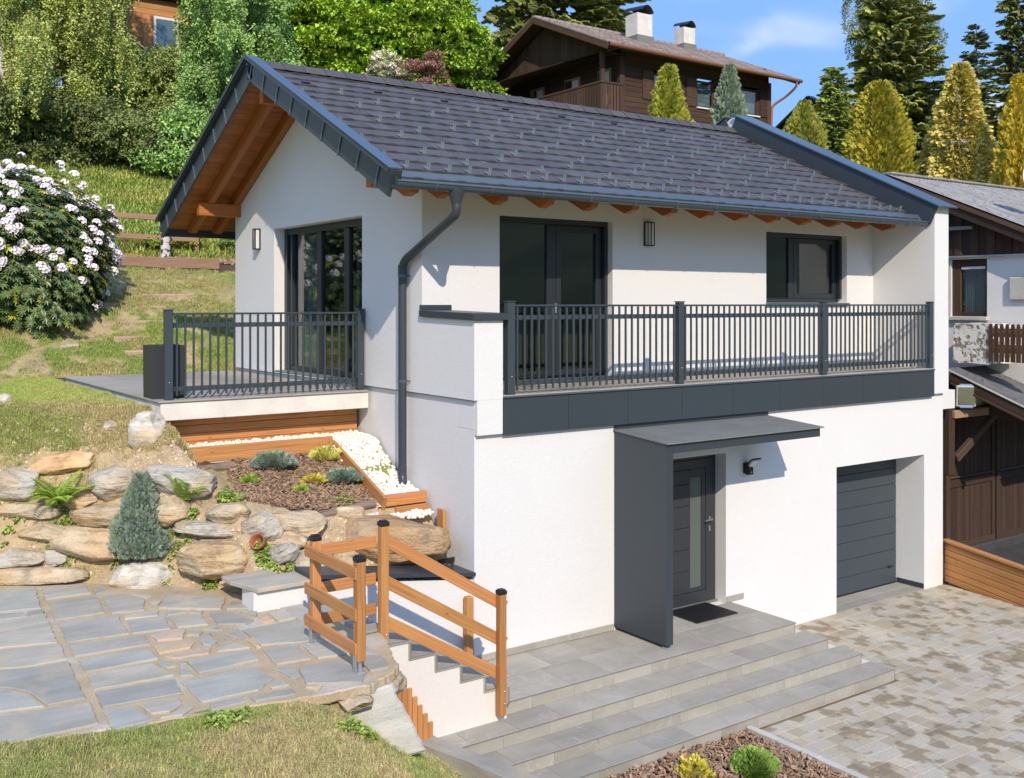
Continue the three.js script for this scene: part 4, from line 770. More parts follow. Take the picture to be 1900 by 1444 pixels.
{ // larch handrail
  const h = thing('timber_handrail', 'orange larch handrail with black post caps beside the side stairs', 'handrail', [-1.7, 1.69, 1.4]);
  const L = M.larch, post = (x, z, y0, y1, s = 0.085) => { box('post', h, L, x - s / 2, x + s / 2, y0, y1, z - s / 2, z + s / 2, 0.006); const c = part('post_cap', h); box('cap', c, M.black, x - s / 2 - 0.006, x + s / 2 + 0.006, y1, y1 + 0.045, z - s / 2 - 0.006, z + s / 2 + 0.006, 0.008); box('cap_crown', c, M.black, x - s / 2 + 0.008, x + s / 2 - 0.008, y1 + 0.0455, y1 + 0.056, z - s / 2 + 0.008, z + s / 2 - 0.008, 0.004); };
  const zP = 1.312;
  post(-2.62, 1.24, 1.79, 2.66); post(-2.64, 2.20, 1.79, 2.66); post(-1.93, zP, 1.50, 2.725); post(-0.515, zP, 0.53, 1.82);
  for (const [x, z] of [[-2.62, 1.24], [-2.64, 2.20]]) { const f = part('post_foot', h); box('foot_plate', f, M.galv, x - 0.05, x + 0.05, 1.693, 1.70, z - 0.05, z + 0.05, 0.002); box('foot_fork', f, M.galv, x - 0.052, x - 0.0435, 1.70, 1.86, z - 0.03, z + 0.03, 0.002); box('foot_fork', f, M.galv, x - 0.015, x + 0.015, 1.70, 1.788, z - 0.015, z + 0.015, 0.002); }
  for (const y of [2.56, 2.20, 1.90]) {
    box('rail', h, L, -2.695, -2.666, y - 0.055, y + 0.055, 1.15, 2.23, 0.005);                              // short return, on the outer face
    box('rail', h, L, -2.575, -1.975, y - 0.055, y + 0.055, 1.222, 1.25, 0.005);                             // landing
  }
  for (const [ya, yb] of [[2.60, 1.66], [2.19, 1.27], [1.79, 0.90]]) beam('rail', h, L, V(-1.93, ya, 1.252), V(-0.42, yb, 1.252), 0.028, 0.12, 0.005);
  for (const [x, y] of [[-0.50, 0.66], [-0.50, 0.79], [-1.92, 1.56], [-1.92, 1.66]]) put('bolt', new THREE.SphereGeometry(0.013, 10, 8), M.inox, h, V(x, y, zP + 0.043));
  const p = thing('end_post', 'short larch post at the stair foot against the white wall', 'post', [-0.12, 0.6, 0.1]);
  box('post', p, M.larch, -0.165, -0.08, 0.62, 1.44, 0.02, 0.105, 0.005); box('foot', p, M.black, -0.16, -0.085, 0.602, 0.62, 0.025, 0.10, 0.003); 
}
{ // stepped larch palisade running down beside the stairs
  const p = thing('palisade', 'row of stepped larch boards descending beside the cream stair wall', 'edging', [-1.6, 0.6, 1.4]);
  for (let k = 0; k < 9; k++) { const t = k / 9; const x = mix(-1.86, -1.31, t), y = mix(1.44, 0.55, t); box('board', p, M.larch, x - 0.028, x + 0.028, y - 0.36, y, 1.262, 1.29 + 0.0006 * (k % 2), 0.005); }
}
{ // great stone kerb slab along the left end of the steps
  const k = 14, pos = []; const g = new THREE.BoxGeometry(0.24, 0.34, 2.1, 4, 4, 24), p = g.attributes.position;
  for (let i = 0; i < p.count; i++) { const x = p.getX(i), y = p.getY(i), z = p.getZ(i), n = fbm(x * 6 + 3, y * 6, z * 4, 3) - 0.5, e = (Math.abs(x) > 0.12 && y > 0.1) ? -0.015 : 0; p.setXYZ(i, x + n * 0.035, y + e + n * 0.018 + (z < -1.1 ? -0.05 * (x + 0.13) : 0), z + n * 0.04); }
  g.computeVertexNormals(); const m = put('kerb_stone', uvm(g, 'z'), M.slate[1], null, V(-1.22, 0.325, 2.22), [0.0, 0.24, -0.05]); info(m, 'long grey stone slab edging the lawn beside the front steps', 'kerb stone');
}
{ // concrete edging between bark bed and paving
  const e = thing('concrete_edging', 'pale concrete edging strip between bark bed and paving', 'edging', [2.3, 0, 3.5]);
  for (let k = 0; k < 3; k++) box('strip', e, M.kerb, 2.235 - 0.012 * k, 2.32 - 0.012 * k, -0.1, 0.075, 2.262 + k * 1.0, 3.258 + k * 1.0, 0.01, 'z');
  const f = thing('timber_edge', 'low larch board barrier with thick rail at the right of the paving', 'barrier', [9.7, 0, 1.5]);
  const A = V(9.90, 0, -0.02), B = V(9.43, 0, 3.2), at = t => A.clone().lerp(B, t), hgt = t => mix(0.72, 0.36, t);
  for (let k = 0; k < 6; k++) { const a = at(0), b = at(1); a.y = 0.02 + (k + 0.5) * 0.72 / 6.0; b.y = 0.015 + (k + 0.5) * 0.36 / 6 - 0.0; const h0 = 0.112; a.y = 0.66 - k * 0.114; b.y = 0.36 - k * 0.114; beam('plank', f, M.larch, a, b, 0.035, 0.106, 0.01); }
  const c0 = at(-0.005), c1 = at(1); c0.y = 0.755; c1.y = 0.455; beam('cap_rail', f, M.larch[3], c0.clone().add(V(0.02, 0, 0)), c1.clone().add(V(0.02, 0, 0)), 0.13, 0.05, 0.008);
  const d0 = at(0.01).add(V(0.06, 0, 0)), d1 = at(1).add(V(0.06, 0, 0)); d0.y = 0.69; d1.y = 0.39; beam('back_rail', f, M.larch[1], d0, d1, 0.05, 0.08, 0.006);
  for (const t of [0.03, 0.5, 0.97]) { const p = at(t); box('stake', f, M.larch, p.x + 0.022, p.x + 0.09, -0.05, 0.64 - 0.3 * t, p.z - 0.035, p.z + 0.035, 0.005); }
}
// ---------- boulders ----------
const rockMats = {
  tan: std({ map: T.rock, color: rgb(0.62, 0.51, 0.36), bumpMap: T.rockBump, bumpScale: 0.035, roughness: 0.9 }),
  brown: std({ map: T.rock, color: rgb(0.50, 0.36, 0.22), bumpMap: T.rockBump, bumpScale: 0.035, roughness: 0.9 }),
  orange: std({ map: T.rock, color: rgb(0.80, 0.58, 0.36), bumpMap: T.rockBump, bumpScale: 0.015, roughness: 0.9 }),
  grey: std({ map: T.rock, color: rgb(0.54, 0.51, 0.45), bumpMap: T.rockBump, bumpScale: 0.035, roughness: 0.9 }),
  white: std({ map: T.rock, color: rgb(0.72, 0.68, 0.61), bumpMap: T.rockBump, bumpScale: 0.015, roughness: 0.9 }),
  blue: std({ map: T.slate, color: rgb(1.15, 1.2, 1.27), bumpMap: T.rockBump, bumpScale: 0.012, roughness: 0.85 }),
};
function rockGeo(w, h, d, seed, det = 4, cut = 0.75) {
  const g = new THREE.IcosahedronGeometry(1, det), p = g.attributes.position, r = rng(seed), planes = [];
  for (let i = 0; i < 16; i++) planes.push([V(r() - 0.5, (r() - 0.5) * 1.3, r() - 0.5).normalize(), cut + 0.05 + r() * 0.25]);
  const v = V(), box = 3.2;
  for (let i = 0; i < p.count; i++) {
    v.fromBufferAttribute(p, i);
    const L = Math.pow(Math.pow(Math.abs(v.x), box) + Math.pow(Math.abs(v.y), box) + Math.pow(Math.abs(v.z), box), 1 / box); v.multiplyScalar(1 / L);
    for (const [n, k] of planes) { const e = v.dot(n) - k; if (e > 0) v.addScaledVector(n, -e * 0.97); }
    const n1 = fbm(v.x * 1.3 + seed, v.y * 1.3, v.z * 1.3, 3) - 0.5, st = Math.abs(((v.y * 3.1 + v.x * 0.5 + n1 * 2.2 + seed * 0.37) % 1 + 1) % 1 - 0.5), n2 = fbm(v.x * 4 + 7, v.y * 10 + seed, v.z * 4, 4) - 0.5;
    v.multiplyScalar(1 + n1 * 0.24 + n2 * 0.13 - (st < 0.09 ? 0.035 * (1 - st / 0.09) : 0)); p.setXYZ(i, v.x * w / 2, v.y * h / 2, v.z * d / 2);
  }
  g.computeVertexNormals(); return uvm(mergeSmooth(g), 'x', seed, seed * 0.3);
}
function mergeSmooth(g) { // smooth normals on a triangle soup
  const p = g.attributes.position, key = new Map(), nor = new Float32Array(p.count * 3), a = V(), b = V(), c = V();
  const k = i => Math.round(p.getX(i) * 1e4) + ',' + Math.round(p.getY(i) * 1e4) + ',' + Math.round(p.getZ(i) * 1e4);
  for (let i = 0; i < p.count; i += 3) { a.fromBufferAttribute(p, i); b.fromBufferAttribute(p, i + 1); c.fromBufferAttribute(p, i + 2); const n = b.clone().sub(a).cross(c.clone().sub(a)); for (let j = 0; j < 3; j++) { const q = k(i + j); if (!key.has(q)) key.set(q, V()); key.get(q).add(n); } }
  for (let i = 0; i < p.count; i++) { const n = key.get(k(i)).clone().normalize(); nor.set([n.x, n.y, n.z], i * 3); }
  g.setAttribute('normal', new THREE.BufferAttribute(nor, 3)); return g;
}
let rockSeed = 1;
function boulder(px, py, wpx, hpx, kind, label, o = {}) {
  const c = o.at ? V(...o.at) : onGround(px, py + hpx * 0.1, o.lift ?? 0), t = c.clone().sub(CAM).dot(V(FX, 0, FZ)), k = t / 1906;
  const w = wpx * k, h = hpx * k, d = o.d ?? Math.min(w, h * 1.6) * 0.8; rockSeed++;
  const m = put(o.name ?? 'boulder', rockGeo(w * 1.06, h * 1.08, d, (o.seed ?? rockSeed * 13), 9, o.cut ?? 0.7), rockMats[kind], null, c.clone().add(V(-FX, 0, -FZ).multiplyScalar(o.fwd ?? 0.02)), [0, Math.atan2(-RZ, RX) + (o.turn ?? 0), o.roll ?? 0]);
  return info(m, label, 'boulder', o.group ?? 'rock garden boulders');
}
boulder(116, 853, 112, 42, 'orange', 'flat orange streaked boulder lying in the grass above the fern', { roll: 0.16, d: 0.4 });
boulder(28, 888, 84, 62, 'grey', 'grey boulder at the left edge below the orange boulder');
boulder(44, 945, 130, 26, 'tan', 'long low sandy ledge stone at the left edge', { d: 0.3 });
boulder(210, 893, 78, 64, 'grey', 'grey brown boulder right behind the bright fern');
boulder(335, 884, 122, 58, 'grey', 'lichen spotted grey boulder under the short log beside the edging', { d: 0.5, roll: -0.05 });
boulder(196, 950, 112, 46, 'tan', 'split sandy boulder between fern and blue conifer', { d: 0.4 });
boulder(178, 1002, 150, 82, 'tan', 'large flat faced sandy boulder left of the blue conifer', { cut: 0.62, d: 0.5 });
boulder(322, 935, 64, 66, 'tan', 'sandy boulder right of the blue conifer', { d: 0.4 });
boulder(396, 977, 132, 30, 'grey', 'long flat stone over the round boulder', { roll: -0.08, d: 0.4, cut: 0.8 });
boulder(402, 1028, 124, 66, 'tan', 'large rounded brown boulder with dark hollow beneath', { d: 0.6, lift: 0.03, fwd: 0.08, cut: 0.78 });
boulder(490, 968, 68, 62, 'grey', 'upright blocky boulder in the middle of the rock garden', { roll: 0.35, fwd: 0.08, cut: 0.62, d: 0.4 });
boulder(556, 966, 96, 52, 'tan', 'sandy boulder right of the blocky upright boulder', { d: 0.4 });
boulder(536, 1000, 66, 36, 'tan', 'small wedge shaped boulder above the flower pot', { fwd: 0.06 });
boulder(526, 1024, 60, 40, 'grey', 'small grey boulder right beside the terracotta pot', { fwd: 0.06, roll: 0.3 });
boulder(578, 1036, 78, 66, 'grey', 'pointed pale grey boulder behind the left handrail post', { fwd: 0.05, cut: 0.6 });
boulder(722, 1004, 212, 108, 'brown', 'huge rusty brown boulder behind the handrail against the house', { d: 0.75, fwd: 0.10, cut: 0.66, at: [-0.72, 2.02, -0.82] });
boulder(250, 792, 58, 76, 'white', 'tall white grey boulder at the terrace slab corner', { at: [-3.12, 3.33, -2.52], d: 0.35, cut: 0.8 });
boulder(266, 1064, 108, 46, 'white', 'whitish boulder at the edge of the flagstones', { fwd: 0.05, cut: 0.75 });
boulder(44, 1030, 92, 44, 'grey', 'grey reddish block stone low in the left rock wall', { cut: 0.55 });
boulder(104, 1030, 44, 38, 'grey', 'small round stone among ivy in the left rock wall');
boulder(60, 1066, 190, 30, 'tan', 'long pale base stone along the back of the flagstones', { d: 0.3 });
boulder(205, 788, 28, 20, 'grey', 'small grey stone in the grass beside the white boulder');
boulder(424, 950, 78, 40, 'tan', 'low sandy boulder below the bark bed log');
boulder(640, 948, 70, 24, 'tan', 'thin sandy stone beneath the bark bed front logs', { fwd: 0.04 });
boulder(455, 1075, 90, 26, 'tan', 'low stone at the left foot of the slate coped wall', { d: 0.25 });
boulder(150, 920, 70, 40, 'tan', 'sandy stone hidden under the bright fern');
boulder(85, 985, 90, 34, 'tan', 'weathered stone left of the flat faced boulder');
boulder(82, 586, 26, 32, 'grey', 'small grey rock under the white flowering bush', { group: 'bank stones' });
boulder(114, 592, 30, 18, 'grey', 'flat pale rock on the grass bank right of the flowering bush', { group: 'bank stones' });
boulder(3, 742, 34, 26, 'white', 'white round stone on the lawn at the left edge', { group: 'bank stones' });
boulder(130, 642, 34, 14, 'grey', 'flat stone half sunk in the grass bank', { group: 'bank stones' });
{ // leaning slab: a riven face with an uneven outline
  const out = [[-0.40, -0.30], [-0.37, -0.12], [-0.30, 0.06], [-0.26, 0.20], [-0.10, 0.235], [0.05, 0.255], [0.16, 0.27], [0.20, 0.12], [0.27, -0.04], [0.33, -0.2], [0.38, -0.34], [0.0, -0.36]], pts = [], r = rng(44);
  out.forEach((p, i) => { const q = out[(i + 1) % out.length]; for (let k = 0; k < 3; k++) pts.push([mix(p[0], q[0], k / 3) + (r() - 0.5) * 0.018, mix(p[1], q[1], k / 3) + (r() - 0.5) * 0.018]); });
  const g = uvm(plate(pts, [], 0.2, new THREE.Matrix4().makeTranslation(0, 0, -0.1), 0.02), 'x', 1, 2), m = put('boulder', g, rockMats.blue, null, V(-2.60, 1.36, 2.44), [-0.22, Math.atan2(-RZ, RX) + 0.35, 0.02]);
  info(m, 'large blue grey slab leaning against the flagstone landing', 'boulder', 'rock garden boulders');
}
{
  const r = rng(45), out = [[-0.17, 0.30], [-0.09, 0.27], [0.0, 0.08], [0.09, -0.14], [0.15, -0.30], [0.06, -0.33], [-0.03, -0.14], [-0.12, 0.10]], pts = []; out.forEach((p, i) => { const q = out[(i + 1) % out.length]; for (let k = 0; k < 3; k++) pts.push([mix(p[0], q[0], k / 3) + (r() - 0.5) * 0.02, mix(p[1], q[1], k / 3) + (r() - 0.5) * 0.02]); });
  const m = put('boulder', uvm(plate(pts, [], 0.24, new THREE.Matrix4().makeTranslation(0, 0, -0.12), 0.025), 'y'), rockMats.white, null, V(-2.14, 1.10, 2.06), [-0.1, Math.atan2(-RZ, RX) + 0.1, 0]);
  info(m, 'narrow pale stone wedged between blue slab and palisade', 'boulder', 'rock garden boulders');
}
boulder(735, 1240, 44, 34, 'tan', 'rough mortared stone at the landing edge above the palisade', { at: [-2.24, 1.50, 2.10], d: 0.35 });
boulder(650, 1290, 60, 26, 'tan', 'flat rubble stone under the front corner of the flagstones', { at: [-2.80, 1.55, 2.44], d: 0.3 });

// ---------- logs, pot ----------
function log(a, b, r, label, mat = M.bark) {
  const L = a.distanceTo(b), g = new THREE.CylinderGeometry(r, r * 0.94, L, 18, 14, false), p = g.attributes.position;
  for (let i = 0; i < p.count; i++) { const x = p.getX(i), y = p.getY(i), z = p.getZ(i), n = fbm(x * 14, y * 5, z * 14, 3) - 0.5, k = 1 + n * 0.35; p.setXYZ(i, x * k + Math.sin(y * 3) * 0.008, y, z * k); }
  g.computeVertexNormals(); g.rotateZ(-Math.PI / 2);
  const t = thing('log', label, 'log', a.clone().lerp(b, 0.5).toArray(), 'logs edging the bark bed'), q = qdir(b.clone().sub(a).normalize());
  put('trunk', uvm(g, 'x'), mat, t, a.clone().lerp(b, 0.5), q);
  for (const [e, s] of [[a, -1], [b, 1]]) put('cut_end', new THREE.CylinderGeometry(r * 0.9, r * 0.9, 0.006, 16).rotateZ(Math.PI / 2), M.cutwood, t, e.clone().addScaledVector(b.clone().sub(a).normalize(), s * 0.003), q);
}
log(V(-2.72, 2.86, -2.26), V(-2.13, 2.88, -2.27), 0.052, 'short brown log leaning on the larch edging board');
log(V(-2.30, 2.47, -1.52), V(-1.52, 2.44, -1.36), 0.036, 'thin pale log, upper of two at the bark bed left front', M.birch);
log(V(-2.30, 2.40, -1.46), V(-1.70, 2.36, -1.32), 0.034, 'thin pale log, lower of two at the bark bed left front', M.cutwood);
log(V(-1.50, 2.36, -1.12), V(-0.76, 2.44, -1.10), 0.05, 'thick grey bark log at the bark bed right front');
log(V(-1.15, 2.27, -1.03), V(-0.76, 2.31, -1.02), 0.034, 'short birch log under the thick grey bark log', M.birch);
{
  const c = onGround(482, 1022); const t = thing('flower_pot', 'terracotta flower pot lying on its side among the boulders', 'flower pot', c.toArray());
  put('pot', new THREE.LatheGeometry([[0.001, 0], [0.055, 0], [0.078, 0.13], [0.088, 0.132], [0.09, 0.165], [0.08, 0.166], [0.07, 0.13], [0.05, 0.012], [0.001, 0.011]].map(p => new THREE.Vector2(...p)), 28), M.terracotta, t, c.clone().add(V(0.06, 0.05, -0.06)), [0.95, 0, 0.75]);
}
// ---------- gravel and bark mulch ----------
function inPoly(x, z, P0) { let r = false; for (let i = 0, j = P0.length - 1; i < P0.length; j = i++) if ((P0[i][1] > z) !== (P0[j][1] > z) && x < (P0[j][0] - P0[i][0]) * (z - P0[i][1]) / (P0[j][1] - P0[i][1]) + P0[i][0]) r = !r; return r; }
function scatter(poly, n, seed, fn) { const r = rng(seed), xs = poly.map(p => p[0]), zs = poly.map(p => p[1]), out = []; const [a, b, c, d] = [Math.min(...xs), Math.max(...xs), Math.min(...zs), Math.max(...zs)]; let k = 0; while (out.length < n && k++ < n * 30) { const x = mix(a, b, r()), z = mix(c, d, r()); if (inPoly(x, z, poly)) out.push(fn(x, z, r)); } return out; }
const gravelTop = (x, z) => Math.max(lerpTab([[-2.98, 3.06], [-2.4, 3.03], [-1.9, 2.68], [-1.05, 2.41]], z), 2.38);
{
  const stone = rockGeo(2, 1.4, 1.6, 5, 2, 0.7), poly = [[-2.86, -2.97], [-0.06, -2.97], [-0.06, -1.08], [-0.62, -1.08], [-0.72, -2.40], [-2.86, -2.42]];
  const l = scatter(poly, 5200, 21, (x, z, r) => { const s = 0.016 + r() * 0.022, k = 0.62 + r() * 0.26; return [mat4(V(x, gravelTop(x, z) + (r() - 0.35) * 0.045, z), qeul(r() * 6, r() * 6, r() * 6), s), rgb(k, k * (0.93 + r() * 0.06), k * (0.82 + r() * 0.12))]; });
  l.push(...scatter([[-0.62, -0.96], [-0.12, -0.96], [-0.12, -0.72], [-0.62, -0.78]], 160, 22, (x, z, r) => { const k = 0.7; return [mat4(V(x, 2.27 + r() * 0.04, z), qeul(r() * 6, r() * 6, 0), 0.018 + r() * 0.015), rgb(k, k * 0.95, k * 0.86)]; }));
  info(copies('white_gravel', stone, std({ color: 0xffffff, roughness: 0.85 }), l), 'white pebble gravel strip along the terrace wall and gable', 'gravel');
  const bed = new THREE.PlaneGeometry(2.84, 1.95, 40, 30); bed.rotateX(-Math.PI / 2); const p = bed.attributes.position; for (let i = 0; i < p.count; i++) { const x = p.getX(i) - 1.45, z = p.getZ(i) - 2.02; p.setXYZ(i, x, (x < -0.75 && z > -2.38) ? ground(x, z) - 0.1 : gravelTop(x, z) - 0.02, z); }
  bed.computeVertexNormals(); info(put('gravel_base', bed, std({ color: rgb(0.55, 0.5, 0.42), roughness: 1 })), 'gritty base under the white gravel', null, null, 'structure');
}
function chips(name, label, poly, n, yf, seed, size = 1) {
  const g = new THREE.BoxGeometry(2, 0.35, 0.8, 3, 1, 1), p = g.attributes.position; for (let i = 0; i < p.count; i++) { const x = p.getX(i); p.setXYZ(i, x, p.getY(i) + 0.18 * Math.sin(x * 1.7), p.getZ(i) * (1 - 0.45 * Math.abs(x))); } g.computeVertexNormals();
  const l = scatter(poly, n, seed, (x, z, r) => { const s = (0.016 + r() * r() * 0.03) * size, k = 0.5 + r() * 0.9, c = r(); return [mat4(V(x, yf(x, z) + r() * 0.045, z), qeul((r() - 0.5) * 1.3, r() * 6.3, (r() - 0.5) * 1.1), V(s, s * (0.6 + r()), s * (0.7 + r() * 0.8))), rgb(0.32 * k, (0.19 + 0.04 * c) * k, (0.115 + 0.04 * c) * k)]; });
  return info(copies(name, g, std({ color: 0xffffff, roughness: 0.9 }), l), label, 'bark mulch');
}
const bedTop = (x, z) => lerpTab([[-2.4, 2.93], [-1.15, 2.41]], z) + (fbm(x * 2.2, z * 2.2, 4, 2) - 0.5) * 0.07;
chips('bark_mulch', 'brown bark mulch filling the sloping bed below the terrace', [[-2.2, -2.36], [-0.74, -2.36], [-0.70, -1.12], [-1.55, -1.12], [-2.25, -1.5], [-2.32, -1.9]], 5200, (x, z) => bedTop(x, z), 31);
{
  const bed = new THREE.PlaneGeometry(1.66, 1.32, 26, 20); bed.rotateX(-Math.PI / 2); const p = bed.attributes.position; for (let i = 0; i < p.count; i++) { const x = p.getX(i) - 1.54, z = p.getZ(i) - 1.74; p.setXYZ(i, x, Math.max(bedTop(x, z), ground(x, z) - 0.3) - 0.01, z); } bed.computeVertexNormals();
  info(put('bark_bed', bed, std({ color: rgb(0.085, 0.05, 0.032), roughness: 1 })), 'dark soil under the sloping bark bed', null, null, 'structure');
}
chips('front_bark_mulch', 'brown bark mulch bed below the front steps', [[-1.3, 2.27], [2.22, 2.27], [2.19, 4.3], [-1.2, 4.3]], 9000, (x, z) => -0.005 + 0.06 * fbm(x * 2, z * 2, 4, 2) - 0.08 * sstep(0.4, -1.2, x), 33, 1.05);
{ const b = box('front_bed', null, std({ color: rgb(0.075, 0.045, 0.03), roughness: 1 }), -1.34, 2.232, -0.11, 0.0, 2.262, 5, 0.002, null); info(b, 'dark soil under the front bark bed', null, null, 'structure'); }
chips('border_mulch', 'bark mulch border in front of the rail fence', [[-7, -15.6], [3, -15.6], [3, -14.62], [-7, -14.62]], 4200, (x, z) => ground(x, z) + 0.0, 35, 2.6);

{ // loose stones and clods on the soil of the rock garden
  const r = rng(71), l = []; for (let i = 0; i < 5200; i++) { const x = mix(-6.6, -0.9, r()), s = mix(0.02, 1.3, r()), z = flagBack(x) - s; if (x > -2.6 && s > 0.75) continue; const k = 0.5 + r() * 0.6; l.push([mat4(V(x, ground(x, z) + 0.002, z), qeul(r() * 6, r() * 6, r() * 6), 0.006 + 0.022 * Math.pow(r(), 3)), rgb(0.72 * k, 0.59 * k, 0.42 * k)]); }
  info(copies('loose_stones', rockGeo(2, 1.4, 1.7, 8, 1, 0.7), std({ color: 0xffffff, roughness: 0.95 }), l), 'small loose stones on the sandy soil between the boulders', 'stones');
}
M.paleWood = std({ map: T.greywood, color: rgb(1.35, 1.6, 1.9), bumpMap: T.grain, bumpScale: 0.003, roughness: 0.85 });
// ---------- rail fence, sleepers, plank steps on the bank ----------
{
  const f = thing('rail_fence', 'weathered two rail wooden fence across the meadow', 'fence', [-1.5, 6, -15.9]);
  const z = -15.95, xs = [-6.2, -3.75, -1.29, 1.9]; 
  for (const x of xs) { const y = ground(x, z); box('post', f, M.grey, x - 0.055, x + 0.055, y - 0.3, y + 1.12, z - 0.05, z + 0.05, 0.008); box('post_cap', f, M.galv, x - 0.06, x + 0.06, y + 1.121, y + 1.135, z - 0.055, z + 0.055, 0.003); }
  for (let i = 0; i < xs.length - 1; i++) for (const h of [1.0, 0.50]) { const a = V(xs[i] + 0.03, ground(xs[i], z) + h, z + 0.075), b = V(xs[i + 1] - 0.03, ground(xs[i + 1], z) + h, z + 0.075); beam('rail', f, M.grey, a, b, 0.04, 0.13, 0.01); }
  const s = thing('sleeper_edging', 'row of brown timber sleepers retaining the bark border', 'edging', [-2, 5.8, -14.5]);
  for (let x = -7.4; x < 1.9; x += 2.35) { const y = ground(x + 1.1, -14.6); beam('sleeper', s, M.grey, V(x, y - 0.02, -14.5), V(x + 2.33, y - 0.02, -14.5), 0.12, 0.26, 0.012); }
  for (let x = -7.4; x < 1.9; x += 2.6) { const y = ground(x + 1.3, -15.62); beam('back_board', s, M.larch, V(x, y + 0.04, -15.7), V(x + 2.58, y + 0.04, -15.7), 0.05, 0.12, 0.008); }
  const bp = thing('birch_post', 'pale birch trunk post beside the gable corner', 'post', [0.95, 6, -15.4]);
  const y0 = ground(0.95, -15.4); put('trunk', new THREE.CylinderGeometry(0.11, 0.12, 1.0, 16, 4), M.birch, bp, V(0.95, y0 + 0.45, -15.4));
  const at = [[272, 597], [263, 626], [284, 652], [300, 570], [310, 548]];
  at.forEach(([px, py], i) => { const c = onGround(px, py); const m = box('plank_step', null, M.paleWood, c.x - 0.55, c.x + 0.55, c.y - 0.1, c.y + 0.025, c.z - 0.06, c.z + 0.06, 0.012); m.rotation.y = 0.03; info(m, ['lowest plank step on the grass bank behind the railing', 'second', 'third'][0] && ['pale plank step on the grass bank, third from the bottom', 'pale plank step on the grass bank, second from the bottom', 'lowest pale plank step on the grass bank', 'pale plank step on the grass bank, fourth from the bottom', 'topmost pale plank step on the grass bank'][i], 'plank step', 'plank steps up the bank'); });
}
